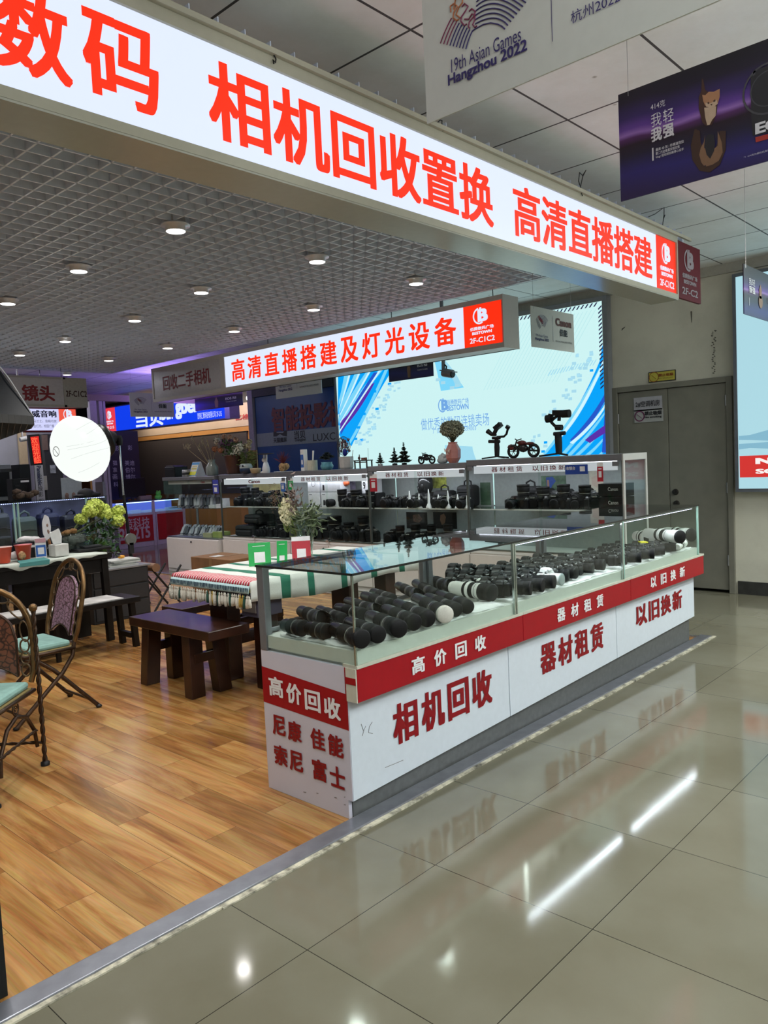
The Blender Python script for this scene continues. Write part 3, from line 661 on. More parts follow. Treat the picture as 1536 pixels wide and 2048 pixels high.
a0, b0 = F.px(1302, 222); a1 = F.px(1331, 212)[0]; mb.text('414克', F, a0, b0, a1, b0+.026, .0)
a0, b0 = F.px(1303, 256); a1 = F.px(1348, 240)[0]; mb.text('我轻', F, a0, b0, a1, b0+.052, -.012, 1.15)
a0, b0 = F.px(1303, 286); a1 = F.px(1349, 268)[0]; mb.text('我强', F, a0, b0, a1, b0+.054, .035, 1.15)
a0, b0 = F.px(1305, 322); mb.rect(F, a0, b0, a0+.006, b0+.050)
for k, st in enumerate(['最高 40 张 / 秒高速连拍', '第二代全像素双核对焦', 'Vlog/ 短视频拍摄得心应手']):
    a0, b0 = F.px(1312, 303.5+k*7.6); a1 = F.px(1368-(k == 1)*8, 288)[0]; mb.text(st, F, a0, b0, a1, b0+.012, .01)
a0, b0 = F.px(1511, 270); mb.text('EOS', F, a0, b0, a0+.13, b0+.04, .05)
a0, b0 = F.px(1488, 317); mb.text('*1  414克为相机机身重量', F, a0, b0, a0+.10, b0+.007, .0)
mb.build('lettering', WT, t)
mb = MB(); mb.flatpx([(1511, 275), (1545, 266), (1545, 276), (1512, 285)], F); mb.build('red_tag', M('print_red', (.35, .03, .02), .4), t)
cat = lambda nm, c: M(nm, c, .5)
q = lambda ps, o=.0025: (lambda mb: mb.flatpx(ps, F, o))
mb = MB(); mb.flatpx([(1404, 157), (1407, 160), (1411, 180), (1418, 185), (1428, 184), (1434, 190), (1436, 200), (1434, 225), (1429, 240), (1424, 250), (1412, 252), (1405, 245), (1398, 217), (1398, 195), (1403, 182)], F); mb.build('kitten_print', cat('kit_brown', (.055, .022, .014)), t)
mb = MB(); mb.flatpx([(1405, 190), (1411, 191), (1418, 184), (1428, 184), (1436, 180), (1440, 178), (1440, 194), (1436, 208), (1425, 215), (1411, 212), (1407, 203)], F, .003); mb.build('kitten_print', cat('kit_tan', (.36, .18, .09)), t)
mb = MB(); mb.flatpx([(1411, 206), (1422, 207), (1434, 200), (1436, 208), (1427, 216), (1413, 214)], F, .0036); mb.flatpx([(1409, 216), (1433, 213), (1432, 232), (1425, 240), (1420, 250), (1415, 251), (1411, 235)], F, .0034); mb.build('kitten_print', cat('kit_cream', (.46, .34, .24)), t)
mb = MB(); mb.flatpx([(1415, 206), (1418, 204), (1420, 207), (1417, 209)], F, .004); mb.flatpx([(1427, 202), (1431, 199), (1432, 203), (1428, 205)], F, .004); mb.flatpx([(1421, 209), (1426, 208), (1424, 212)], F, .004)
mb.flatpx([(1390, 258), (1400, 262), (1402, 285), (1408, 300), (1418, 308), (1430, 300), (1436, 285), (1440, 262), (1452, 262), (1452, 300), (1440, 330), (1420, 345), (1400, 342), (1385, 320), (1382, 290)], F, .0022); mb.build('lion_print', cat('lion_dark', (.045, .02, .012)), t)
mb = MB(); mb.flatpx([(1408, 285), (1411, 270), (1409, 296), (1418, 302), (1422, 310), (1426, 300), (1436, 292), (1436, 262), (1444, 285), (1446, 305), (1438, 322), (1425, 330), (1410, 334), (1403, 325), (1399, 310), (1402, 296)], F, .003); mb.build('lion_print', cat('lion_tan', (.20, .11, .06)), t)
mb = MB(); mb.flatpx([(1412, 276), (1418, 268), (1428, 270), (1431, 285), (1429, 302), (1421, 318), (1414, 310), (1410, 292)], F, .0036); mb.flatpx([(1408, 332), (1413, 331), (1412, 335)], F, .004); mb.flatpx([(1438, 322), (1442, 319), (1441, 324)], F, .004); mb.build('lion_print', INK, t)
mb = MB(); mb.flatpx([(1502, 150), (1510, 139), (1525, 136), (1560, 120), (1560, 262), (1506, 272), (1503, 240)], F, .0022); mb.build('camera_print', INK, t)
mb = MB(); a0, b0 = F.px(1538, 176); mb.ring(F, a0, b0, .085, .092, .003); mb.ring(F, a0, b0, .06, .064, .003); mb.flatpx([(1507, 143), (1512, 141), (1511, 150), (1506, 153)], F, .003); mb.build('camera_print', cat('cam_hi', (.05, .05, .06)), t)
strings(t, [((XC-.003, yL-.045, zT-.02), 3.12), ((XC-.003, yL-.8, zT-.02), 3.12)])
# small white banner beyond the second sign, facing -Y
def plane_banner(yv, tl, br, dark, lab, visible_top=None):
    F = FY(yv); a0, b1 = F.px(*tl); a1, b0 = F.px(*br)
    t = thing('hanging_banner', lab, 'banner', ((a0+a1)/2, yv, b0))
    if dark:
        MB().bb(a0, a1, yv, yv+.006, b0, b1).build('board', mdark, t)
        w = a1-a0; h = b1-b0; mb = MB(); mb.text('我轻', F, a0+.12*w, b0+.62*h, a0+.28*w, b0+.76*h, 0); mb.text('我强', F, a0+.12*w, b0+.46*h, a0+.28*w, b0+.60*h, .03); mb.text('EOS R8', F, a0+.63*w, b0+.38*h, a0+.88*w, b0+.50*h, .03); mb.text('专业轻巧全画幅', F, a0+.63*w, b0+.28*h, a0+.88*w, b0+.32*h, 0)
        mb.rect(F, a0+.12*w, b0+.2*h, a0+.128*w, b0+.36*h); mb.build('lettering', WT, t)
        mb = MB(); mb.disc(F, a0+.43*w, b0+.35*h, .13*h, .003); mb.flat([(a0+.40*w, b0+.42*h), (a0+.39*w, b0+.6*h), (a0+.43*w, b0+.72*h), (a0+.46*w, b0+.6*h), (a0+.455*w, b0+.42*h)], F, .003); mb.build('lion_print', cat('lion_tan', (.20, .11, .06)), t)
    else:
        MB().bb(a0, a1, yv, yv+.005, b0, b1).build('board', BANW, t); games_banner(t, F, a0, b0, a1-a0, b1-b0)
    strings(t, [((a0+.04, yv, b1-.02), 3.12), ((a1-.04, yv, b1-.02), 3.12)])
    return t
mdark = mpur.copy(); mdark.name = 'print_dark_sky'
for n_ in mdark.node_tree.nodes:
    if n_.type == 'SEPXYZ':
        for l in list(mdark.node_tree.links):
            if l.from_socket == n_.outputs['Y']: s_ = l.to_socket; mdark.node_tree.links.new(n_.outputs['X'], s_)
plane_banner(3.25, (1061, 611), (1149, 705), 0, 'small white sports-event banner hanging in front of the mural right of the lit sign')
plane_banner(1.62, (1487, 527), (1560, 650), 1, 'dark camera advert banner hanging before the right-hand lightbox')
# banners partly behind the second sign, facing -X
def xbanner(xv, tl, br, dark, lab):
    F = FX(xv); a0, b1 = F.px(*tl); a1, b0 = F.px(*br)
    t = thing('hanging_banner', lab, 'banner', (xv, -(a0+a1)/2, b0))
    MB().bb(xv, xv+.006, -a1, -a0, b0, b1).build('board', mpur if dark else BANW, t)
    if dark:
        w = a1-a0; h = b1-b0; mb = MB(); mb.text('EOS R8', F, a0+.66*w, b0+.30*h, a0+.88*w, b0+.40*h, .03); mb.text('专业轻巧全画幅', F, a0+.66*w, b0+.2*h, a0+.88*w, b0+.24*h, 0); mb.build('lettering', WT, t)
        mb = MB(); mb.flat([(a0+.44*w, b0+.05*h), (a0+.43*w, b0+.3*h), (a0+.47*w, b0+.5*h), (a0+.51*w, b0+.3*h), (a0+.50*w, b0+.05*h)], F, .003); mb.build('lion_print', cat('lion_tan', (.20, .11, .06)), t)
    else: games_banner(t, F, a0, b0, a1-a0, b1-b0)
    strings(t, [((xv, -a0-.04, b1-.02), 3.12), ((xv, -a1+.04, b1-.02), 3.12)])
xbanner(7.0, (775, 694), (867, 752), 1, 'dark camera advert banner hanging in front of the mural below the lit sign')
xbanner(7.2, (548, 722), (644, 786), 0, 'white sports-event banner hanging before the dark panel above the blue board')
plane_banner(10.9, (258, 785), (349, 834), 0, 'white sports-event banner hanging in front of the blue neighbour sign')
xbanner(7.6, (388, 777), (486, 810), 1, 'nearly black camera advert banner hanging between blue sign and beige wall')
# security camera
t = thing('security_camera', 'grey bullet security camera hanging below the lit sign in front of the mural', 'camera', (6.6, 4.9, 2.0))
P = lambda x, y: PX(6.6, x, y)
MB().tube([Vector((6.6, P(886, 680).y, 3.12)), P(886, 680), P(887, 742), P(889, 745)], .02, 8).build('bracket', GREYMET, t)
mb = MB(); mb.tube([P(887, 745), P(905, 748)], .045, 12); mb.bar(P(884, 741), P(910, 744), .09, .012); mb.build('housing', GREYMET, t, bevel=.003)
MB().tube([P(904.5, 748), P(906.5, 748)], .036, 12).build('lens', BLACK, t)
tag(MB().tube([PX(6.6, 888, 728), PX(6.6, 893, 733), PX(6.6, 892, 740), PX(6.6, 894, 742)], .008, 6).build('cable', BLACK), 'black lead dangling at the bullet security camera bracket', 'cable')

# ================================================================ notices by the door
F = FX(DWALL-.003)
def notice(tl, br, col, border, lab, z=.006, edge=None):
    a0, b1 = F.px(*tl); a1, b0 = F.px(*br); t = thing('notice', lab, 'sign', (DWALL-.003, -(a0+a1)/2, b0))
    MB().bb(DWALL-.003-z, DWALL-.001, -a1, -a0, b0, b1).build('plate', border, t); e = .008 if edge is None else edge
    MB().bb(DWALL-.0045-z, DWALL-.003-z, -a1+e, -a0-e, b0+e, b1-e).build('face', col, t)
    return t, FX(DWALL-.0045-z), a0, b0, a1, b1
t, f, a0, b0, a1, b1 = notice((1297, 745), (1352, 760), M('sign_yellow', (.50, .43, .055), .35), INK, 'yellow no smoking plate on the wall above the steel door'); w = a1-a0; h = b1-b0
mb = MB(); mb.ring(f, a0+.21*w, b0+.5*h, .045, .051); mb.bar(f.pt(a0+.13*w, b0+.7*h, .002), f.pt(a0+.29*w, b0+.3*h, .002), .006, .001); mb.text('禁止吸烟', f, a0+.38*w, b0+.46*h, a0+.92*w, b0+.74*h, .03); mb.build('lettering', M('sign_brown_red', (.25, .05, .01), .5), t)
mb = MB(); mb.text('NO SMOKING', f, a0+.38*w, b0+.24*h, a0+.9*w, b0+.34*h, 0, 1.3); mb.build('lettering', INK, t)
F = FX(DWALL-.012)
t, f, a0, b0, a1, b1 = notice((1267.5, 796), (1325, 819), M('sign_grey_white', (.40, .39, .43), .35), M('sign_edge', (.2, .2, .2), .5), 'white plate naming the air conditioning room on the steel door', .012, .001); w = a1-a0; h = b1-b0
mb = MB(); mb.text('2#空调机房', f, a0+.07*w, b0+.30*h, a0+.92*w, b0+.72*h, .012); mb.build('lettering', INK, t)
t, f, a0, b0, a1, b1 = notice((1268.5, 820.5), (1327, 842), M('sign_grey_white2', (.40, .40, .39), .35), M('sign_edge', (.2, .2, .2), .5), 'white no smoking plate below the room name plate on the steel door', .012, .001); w = a1-a0; h = b1-b0
mb = MB(); mb.text('禁止吸烟', f, a0+.37*w, b0+.52*h, a0+.95*w, b0+.84*h, .05); mb.text('No smoking', f, a0+.37*w, b0+.26*h, a0+.95*w, b0+.46*h, .04); mb.build('lettering', INK, t)
mb = MB(); mb.ring(f, a0+.19*w, b0+.5*h, .043, .055); mb.bar(f.pt(a0+.10*w, b0+.68*h, .002), f.pt(a0+.28*w, b0+.32*h, .002), .011, .001); mb.build('symbol', M('sign_purple', (.14, .02, .08), .5), t)
# ================================================================ AISLE COUNTERS
XA, XB = 2.104, 5.66; YF = 2.135; YK = 2.73; GT = 1.012
DIV = [2.104, 3.242, 4.440, 5.66]
RED2 = RED
sides = ['nearest', 'middle', 'farthest']
strip_txt = [('高价回收', (822, 1298), (972, 1350)), ('器材租赁', (1113, 1183), (1206, 1243)), ('以旧换新', (1300, 1128), (1369, 1176))]
big_txt = [('相机回收', (784, 1352), (985, 1500)), ('器材租赁', (1080, 1255), (1207, 1362)), ('以旧换新', (1271, 1192), (1364, 1270))]
FP = FY(2.19); FS = FY(2.132)
LAM = M('counter_white', (.66, .72, .80), .3, var=.02)
KICK = M('kick_grey', (.10, .105, .105), .45, var=.15)
TRAY = M('tray_greenwhite', (.58, .60, .56), .35, var=.03)
STEEL = M('divider_steel', (.5, .56, .54), .15, .9)
for i in range(3):
    xa, xb = DIV[i], DIV[i+1]
    t = thing('display_counter', ['white glass-topped counter nearest the viewer with camera lenses inside', 'middle glass counter of the aisle row, filled with cameras', 'glass counter at the far end of the aisle row with white lenses'][i], 'display counter', ((xa+xb)/2, 2.45, 0), group='glass counters along the aisle')
    xe = xb if i < 2 else 5.70
    zl = lambda x: .082+.098*(x-2.1)/3.6
    # carcass behind panels
    MB().bb(xa+.02, xb-.012, 2.217, YK-.02, .005, .625).build('cabinet_body', WHITE, t)
    MB().bb(xa+(.02 if i == 0 else -.012), xe-.05 if i == 2 else xb-.012, 2.2125, 2.217, .002, .22).build('kick_board', KICK, t)
    # white front panel with rising lower edge
    mb = MB(); x1 = xe-.002
    mb.prism([(xa+.004, zl(xa)), (x1, zl(x1)), (x1, .52), (xa+.004, .52)], FY(2.212), 0, .022); mb.build('front_panel', LAM, t)
    xs1 = [3.30, 4.53, 5.745][i]; xs0 = [2.104, 3.303, 4.533][i]
    MB().bb(xs0, xs1, 2.132, 2.205, .497, .632).build('red_strip', RED, t, bevel=.002)
    MB().bb(xs0, xs1, 2.128, 2.21, .632, .645).build('trim_lip', M('lip_cream', (.55, .55, .46), .4), t)
    # inner tray, visible as a pale band below the glass
    mb = MB(); mb.bb(xa+.008, xb-.008, 2.142, 2.147, .645, .70).bb(xa+.008, xa+.013, 2.15, YK-.02, .645, .70).bb(xa+.013, xb-.008, 2.147, YK-.02, .69, .70).bb(xa+.008, xb-.008, YK-.025, YK-.02, .645, .70).bb(xa+.02, xb-.02, 2.217, YK-.02, .625, .648)
    mb.build('tray', TRAY, t)
    # towel on the tray
    # glass
    mb = MB(); mb.bb(xa+.001, xb-.002, 2.132, 2.138, .646, GT-.008); mb.build('front_glass', GLASS, t)
    if i == 0: MB().bb(xa, xa+.006, 2.139, YK-.05, .632, GT-.008).build('end_glass', GLASS, t)
    if i == 2: MB().bb(xb-.006, xb, 2.139, YK-.05, .646, GT-.008).build('end_glass', GLASS, t)
    MB().bb(xa-.004 if i == 0 else xa+.001, xb-.001, 2.127, YK, GT-.008, GT).build('top_glass', GLASST, t)
    mb = MB(); mb.bb(xa-.004 if i == 0 else xa, xb, 2.1255, 2.127, GT-.009, GT+.0005)
    if i == 0: mb.bb(xa-.0055, xa-.004, 2.127, YK, GT-.009, GT+.0005)
    mb.build('glass_rim', M('rim_black', (.012, .014, .014), .25), t)
    mb = MB(); mb.bb(xb-.012, xb-.002, 2.13, 2.142, .646, GT-.01)
    if i: mb.bb(xa+.004, xa+.014, 2.13, 2.142, .646, GT-.01)
    else: mb.bb(xa+.0, xa+.008, 2.1325, 2.141, .635, GT-.01)
    mb.build('corner_profile', STEEL if i < 2 else EDGE, t)
    mb = MB(); mb.bb(xa+.002 if i else xa-.002, xa+.035, YK-.045, YK-.001, .633, GT-.009).bb(xb-.03, xb-.002, YK-.03, YK, .70, GT-.009).bb(xa+.035, xb-.03, YK-.012, YK, GT-.03, GT-.009).bb(xa+.035, xb-.03, YK-.012, YK, .70, .72)
    mb.build('rear_frame', GREYMET, t, bevel=.002)
    # led strip under the top glass edge
    if i: 
        MB().bb(xa+.03, xb-.08, 2.14, 2.15, GT-.022, GT-.012).build('led_channel', ALU, t)
        mb = MB(); k = xa+.04
        while k < xb-.09: mb.box((k, 2.1455, GT-.0235), (.006, .005, .002)); k += .0165
        mb.build('led_strip', EM('led_dots', (.70, .66, 1.0), 9), t)
        l = arealight('counter_led', ((xa+xb)/2, 2.165, GT-.03), xb-xa-.12, 2.6, (.86, .9, 1.0), (radians(-18), 0, 0), sy=.004)
    mb = MB(); st, tl, br = strip_txt[i]
    a0 = FS.px(tl[0], (tl[1]+br[1])/2)[0]; a1 = FS.px(br[0], (tl[1]+br[1])/2)[0]
    for j, ch in enumerate(st):
        w = (a1-a0)/ (4+3*.75); c0 = a0+j*w*1.75; mb.text(ch, FS, c0, .530, c0+w, .602, .03)
    mb.build('strip_lettering', WTEXT, t)
    mb = MB(); st, tl, br = big_txt[i]; a0 = FP.px(tl[0], (tl[1]+br[1])/2)[0]; a1 = FP.px(br[0], (tl[1]+br[1])/2)[0]
    zc = [.318, .333, .355][i]; hh = [.088, .080, .068][i]
    w = (a1-a0)/(4+3*.16)
    for j, ch in enumerate(st): c0 = a0+j*w*1.16; mb.text(ch, FP, c0, zc-hh, c0+w, zc+hh, .035)
    mb.build('panel_lettering', REDT, t)
    if i == 0:
        # end panel facing the viewer
        FE = FX(XA)
        mb = MB(); mb.prism([(-YK, .003), (-2.217, .003), (-2.217, .082), (-2.192, .082), (-2.192, .632), (-YK, .632)], FX(XA+.018), 0, .018); mb.build('end_panel', M('end_panel_white', (.58, .57, .66), .4, var=.03, nscale=4), t)
        mb = MB(); mb.flat([(-YK, .397), (-2.192, .374), (-2.192, .522), (-YK, .558)], FE, .001); mb.build('red_band', RED, t)
        MB().bb(XA-.006, XA-.0005, 2.133, 2.19, .497, .632).build('strip_end', M('lip_cream', (.55, .55, .46), .4), t)
        MB().bb(XA-.0075, XA-.006, 2.134, 2.19, .568, .595).build('strip_end_mark', RED, t)
        def row(mb, st, tlx, brx, ytl, ybr, b):   # tilted rows are level in the place
            for j, ch in enumerate(st):
                pass
        mb = MB(); w = .098
        for j, ch in enumerate('高价回收'):
            a = -2.685+j*.118; zc = .462-.0 - (j-1.5)*.010; mb.text(ch, FE, a, zc-.042, a+.098, zc+.046, .035, off=.0025)
        mb.build('band_lettering', WTEXT, t)
        mb = MB()
        for j, (ch, a) in enumerate([('尼', -2.675), ('康', -2.572), ('佳', -2.425), ('能', -2.317)]): mb.text(ch, FE, a, .262-j*.004, a+.09, .352-j*.004, .035)
        for j, (ch, a) in enumerate([('索', -2.675), ('尼', -2.572), ('富', -2.425), ('士', -2.317)]): mb.text(ch, FE, a, .128-j*.003, a+.09, .218-j*.003, .035)
        mb.build('end_lettering', REDT, t)
        mb = MB(); random.seed(2)
        for k in range(5):
            a = random.uniform(-2.7, -2.22); b = random.uniform(.01, .09); mb.flat([(a, b), (a+random.uniform(.004, .02), b+.002), (a+random.uniform(.01, .02), b+.006), (a, b+.004)], FE, .0008)
        mb.build('scuff', M('scuff_grey', (.2, .19, .2), .6), t)
        mb = MB(); g = lambda ps: mb.tube([FP.pt(*FP.px(*p), .0012) for p in ps], .0012, 4)
        g([(722, 1448), (727, 1462), (731, 1452)]); g([(727, 1462), (724, 1472)]); g([(744, 1444), (738, 1454), (737, 1465), (745, 1467)]); g([(770, 1535), (790, 1527), (806, 1520)])
        mb.build('scuff', M('scuff_grey', (.2, .19, .2), .6), t)
# towels
def towel(x0, x1, y0, y1, z, lab, amp=.012, front=None):
    nx, ny = 40, 14; vs = []; random.seed(int(x0*100))
    ph = [random.uniform(0, 6) for _ in range(5)]
    for i in range(nx+1):
        for j in range(ny+1):
            u = i/nx; v = j/ny; x = x0+(x1-x0)*u; yy0 = y0+.012*sin(u*17+ph[0])+.006*sin(u*41+ph[1]); y = yy0+(y1-yy0)*v
            zz = z+.004+amp*(.5+.5*sin(u*23+ph[2]+2*v)*cos(v*9+ph[3]))*(1 if 0 < j < ny else .3)+.006*sin(u*60+v*20)
            if v > .93: zz += 0
            vs.append((x, y, max(zz, z+.002)))
    W = ny+1; fs = [(i*W+j, (i+1)*W+j, (i+1)*W+j+1, i*W+j+1) for i in range(nx) for j in range(ny)]
    lo = [(v[0], v[1], z+.001) for v in vs]; n = len(vs)
    fs2 = [tuple(n+k for k in f[::-1]) for f in fs]; e = []
    for i in range(nx): e += [(i*W, n+i*W, n+(i+1)*W, (i+1)*W), (i*W+ny, (i+1)*W+ny, n+(i+1)*W+ny, n+i*W+ny)]
    for j in range(ny): e += [(j, j+1, n+j+1, n+j), (nx*W+j, n+nx*W+j, n+nx*W+j+1, nx*W+j+1)]
    o = MB().add(vs+lo, fs+fs2+e, True).build('towel', CLOTHW); tag(o, lab, 'towel'); return o
TZ = .70
towel(2.13, 3.16, 2.16, 2.62, TZ, 'white towel lining the nearest counter under black lenses', .014)
towel(3.26, 4.41, 2.165, 2.66, TZ, 'white towel lining the middle counter under cameras', .006)
towel(4.47, 5.62, 2.165, 2.66, TZ, 'white towel lining the farthest counter under white lenses', .012)

# ---------------------------------------------------------------- lenses
LB = M('lens_black', (.006, .006, .007), .3, var=.15, spec=.35); LR = M('lens_rubber', (.006, .006, .007), .6, var=.3, nscale=180, bump=.3, spec=.2)
LCAP = M('lens_cap', (.006, .006, .007), .5, spec=.25); LW = M('lens_white', (.74, .74, .70), .35, var=.03); LGOLD = M('lens_mark', (.5, .5, .46), .4)
def lens_proto(style):
    t = thing('camera_lens', 'x', 'lens', (0, 0, 0))
    n = 22; wht = style in ('white', 'whiteblack')
    bm_ = LW if wht else LB
    # unit lens: length 1 in z, radius ~.16
    MB().lathe([(.10, 0), (.125, .0), (.13, .05), (.128, .06), (.14, .08), (.14, .30), (.15, .32), (.15, .36)], n=n).build('mount_barrel', bm_, t, local=True)
    p = [(.152, .36)]
    for k in range(8): p += [(.158, .37+k*.03), (.158, .385+k*.03), (.150, .388+k*.03), (.150, .397+k*.03)]
    MB().lathe(p, n=n).build('zoom_ring', LR, t, local=True)
    MB().lathe([(.150, .607), (.153, .61), (.153, .70), (.16, .72), (.16, .74)], n=n).build('front_barrel', bm_, t, local=True)
    MB().lathe([(.163, .74), (.166, .75), (.166, .88), (.16, .90), (.168, .905), (.17, .96)], n=n).build('focus_ring', LR if style != 'white' else LW, t, local=True)
    MB().lathe([(.171, .955), (.171, .99), (.15, 1.0), (.0001, 1.0)], n=n).build('front_cap', LCAP if style != 'label' else M('paper_label', (.62, .61, .55), .6), t, local=True)
    if style == 'hood':
        mb = MB(); nn = 24; vs = []
        for k in range(nn+1):
            a = 2*pi*k/nn; h = .16+.09*cos(2*a); vs += [(.178*cos(a), .178*sin(a), .94), (.20*cos(a), .20*sin(a), .94+h+.03)]
        mb.add(vs, [(2*k, 2*k+1, 2*k+3, 2*k+2) for k in range(nn)], True); mb.build('petal_hood', LB, t, local=True).modifiers.new('s', 'SOLIDIFY').thickness = -.012
    mb = MB()
    for k in range(5): a = .9+k*.16; mb.box((.1415*cos(a), .1415*sin(a), .24), (.006, .02, .012), rz=a)
    mb.lathe([(.1535, .655), (.1545, .66), (.1535, .665)], n=n)
    mb.build('markings', LGOLD if not wht else BLACK, t, local=True)
    if wht:
        mb = MB(); mb.box((.0, -.20, .5), (.06, .10, .26)); mb.lathe([(.165, .44), (.168, .45), (.168, .50), (.165, .51)], n=n); mb.build('tripod_collar', LW, t, local=True)
    return t
LPROT = {}
LCNT = 0
def put_lens(F_, B_, r, style, label, group=None):
    F_ = Vector(F_); B_ = Vector(B_); d = F_-B_; L = d.length
    q = d.to_track_quat('Z', 'Y')
    if style not in LPROT: LPROT[style] = o = lens_proto(style); o['label'] = label
    else: o = dup(LPROT[style], label)
    if group: o['group'] = group
    o.location = B_; o.rotation_mode = 'QUATERNION'; o.rotation_quaternion = q; s = r/.16; o.scale = (s, s, L)
    return o
def z4(a, b, r, z=TZ+.016): return PZ(z+r, 560+a/5.12, 1120+b/5.12)
def z5(a, b, r, z=TZ+.016): return PZ(z+r, 840+a/5.12, 1080+b/5.12)
LG = 'black lenses on the towel of the nearest counter'
lens_list = [
 (z4, (845, 810), (545, 705), .036, 'b', 'large black lens at the near front corner of the nearest counter'),
 (z4, (480, 735), (290, 700), .034, 'b', 'black zoom lens lying behind the front corner lens of the nearest counter'),
 (z4, (235, 700), (45, 665), .034, 'b', 'short black lens leftmost on the towel of the nearest counter'),
 (z4, (1010, 765), (700, 640), .034, 'b', 'black lens second from the near glass corner in the front row'),
 (z4, (410, 600), (215, 520), .032, 'hood', 'black lens with raised petal hood above the leftmost lenses'),
 (z4, (640, 600), (400, 505), .026, 'b', 'slim black lens behind the petal hood lens'),
 (z4, (1225, 705), (920, 575), .036, 'b', 'large black lens third along the front glass'),
 (z4, (850, 560), (590, 490), .030, 'b', 'black lens in the second row behind the corner post'),
 (z4, (1375, 640), (1080, 510), .035, 'b', 'black ribbed lens fourth along the front glass'),
 (z4, (960, 510), (690, 420), .028, 'hood', 'hooded black lens in the back row near the corner post'),
 (z4, (1515, 600), (1200, 455), .036, 'b', 'large black lens fifth along the front glass'),
 (z4, (1130, 460), (860, 365), .030, 'b', 'black lens in the middle of the second row, pointing at the glass'),
 (z5, (262, 765), (-40, 600), .037, 'label', 'black lens with white paper label on its cap'),
 (z5, (370, 715), (80, 590), .032, 'b', 'black lens just right of the paper-labelled one'),
 (z5, (490, 685), (200, 560), .032, 'b', 'black lens last of the front row before the white-banded ones'),
 (z5, (170, 560), (-50, 440), .028, 'b', 'black lens in the back row before the silver-banded lenses'),
 (z5, (745, 540), (330, 485), .042, 'whiteblack', 'long lens with wide silver and black bands in the nearest counter'),
 (z5, (845, 505), (440, 425), .036, 'whiteblack', 'second silver-banded long lens, behind the wider one'),
 (z5, (300, 480), (95, 405), .036, 'hood', 'black hooded lens left of the silver-banded lenses'),
 (z4, (1150, 400), (950, 330), .028, 'b', 'small black lens at the rear left of the nearest counter'),
 (z4, (1390, 350), (1210, 260), .028, 'hood', 'small hooded lens in the rear row left of centre'),
 (z4, (1520, 300), (1390, 230), .026, 'b', 'small black lens in the farthest rear row of the nearest counter'),
]
for fn, a, b, r, st, lab in lens_list:
    put_lens(fn(*a, r), fn(*b, r), r, st, lab, LG)
# white lenses in the farthest counter
def z6(a, b, r, z=TZ+.016): return PZ(z+r, 1040+a/4.04, 1020+b/4.04)
for a, b, r, z, lab in [((1352, 1086), (1306, 1078), .050, TZ+.016, 'white telephoto lens in front at the farthest counter end'), ((1384, 1070), (1330, 1064), .046, TZ+.045, 'white telephoto lens rightmost in the farthest counter'),
                        ((1362, 1074), (1292, 1066), .042, TZ+.085, 'black-ringed white lens stacked behind the front white lens'), ((1300, 1076), (1272, 1072), .046, TZ+.03, 'cream lens standing behind at the left of the white lenses'), ((1368, 1086), (1354, 1094), .026, TZ+.016, 'small white lens with tripod foot below the telephotos')]:
    put_lens(PZ(z+r, *a), PZ(z+r, *b), r, 'white', lab, 'white lenses in the farthest counter')

# ---------------------------------------------------------------- cameras
CB = M('camera_body', (.008, .008, .009), .42, var=.25, nscale=120, spec=.3); CTOP = M('camera_top', (.05, .05, .055), .3, .2); CSIL = M('camera_dial', (.42, .42, .43), .28, .8); CWH = M('camera_white', (.68, .68, .68), .35)
CTXT = M('camera_text', (.8, .8, .8), .5)
def cam_proto(style, lensL=.07, lr=.033):
    t = thing('digital_camera', 'x', 'camera', (0, 0, 0))
    bodym = CWH if style == 'white' else CB
    w, h, d = .132, .082, .05
    mb = MB()
    # body outline (front view) extruded with grip
    out = [(-w/2+.008, 0), (w/2-.006, 0), (w/2, .008), (w/2, h*.8), (w/2-.012, h*.92), (.032, h), (.026, h*1.14), (.015, h*1.24), (-.015, h*1.24), (-.026, h*1.14), (-.032, h), (-w/2+.012, h*.93), (-w/2, h*.82), (-w/2, .01)]
    mb.prism(out, FY(0), -d/2, d/2-.004)
    mb.prism([(-w/2, .004), (-w/2+.036, .004), (-w/2+.036, h*.86), (-w/2+.022, h*.95), (-w/2, h*.86)], FY(0), d/2-.004, d/2+.024)
    mb.prism([(-.02, h), (.02, h), (.015, h*1.20), (-.015, h*1.20)], FY(0), d/2-.004, d/2+.012)
    mb.build('body', bodym, t, bevel=.007, local=True)
    mb = MB(); mb.cyl((w/2-.026, 0, h*.92), (w/2-.026, 0, h*1.08), .014, n=16).cyl((-w/2+.018, -d/2-.004, h*.92), (-w/2+.018, -d/2-.008, h*1.02), .009, n=12).box((-w/2+.03, .004, h*.97), (.036, .03, .006)); mb.build('mode_dial', CSIL, t, local=True)
    y = -d/2; mb = MB(); RX = Matrix.Rotation(pi/2, 3, 'X')
    c = (.006, y, h*.47)
    if style == 'body': mb.lathe([(.036, 0), (.036, .006), (.030, .008), (.0001, .008)], c, RX, 20)
    else: mb.lathe([(.036, 0), (.035, .008), (lr*.93, .012), (lr*.93, lensL*.3), (lr, lensL*.34), (lr, lensL*.7), (lr*.96, lensL*.73), (lr*1.02, lensL*.76), (lr*1.02, lensL)], c, RX, 20)
    mb.build('lens_barrel', bodym if style == 'white' else LR, t, local=True)
    if style != 'body':
        c2 = (.006, y-lensL, h*.47); MB().lathe([(lr*1.02, 0), (lr*1.0, .003), (lr*.8, .005), (.0001, .005)], c2, RX, 20).build('lens_cap', LCAP if style != 'white' else M('cam_glass', (.30, .36, .36), .1), t, local=True)
    mb = MB(); mb.text('Canon' if style != 'nikon' else 'Nikon', FY(-d/2-.012), -.016, h*1.02, .018, h*1.10, .03, off=.001)
    mb.build('brand_text', CTXT, t, local=True)
    return t
CPR = {}
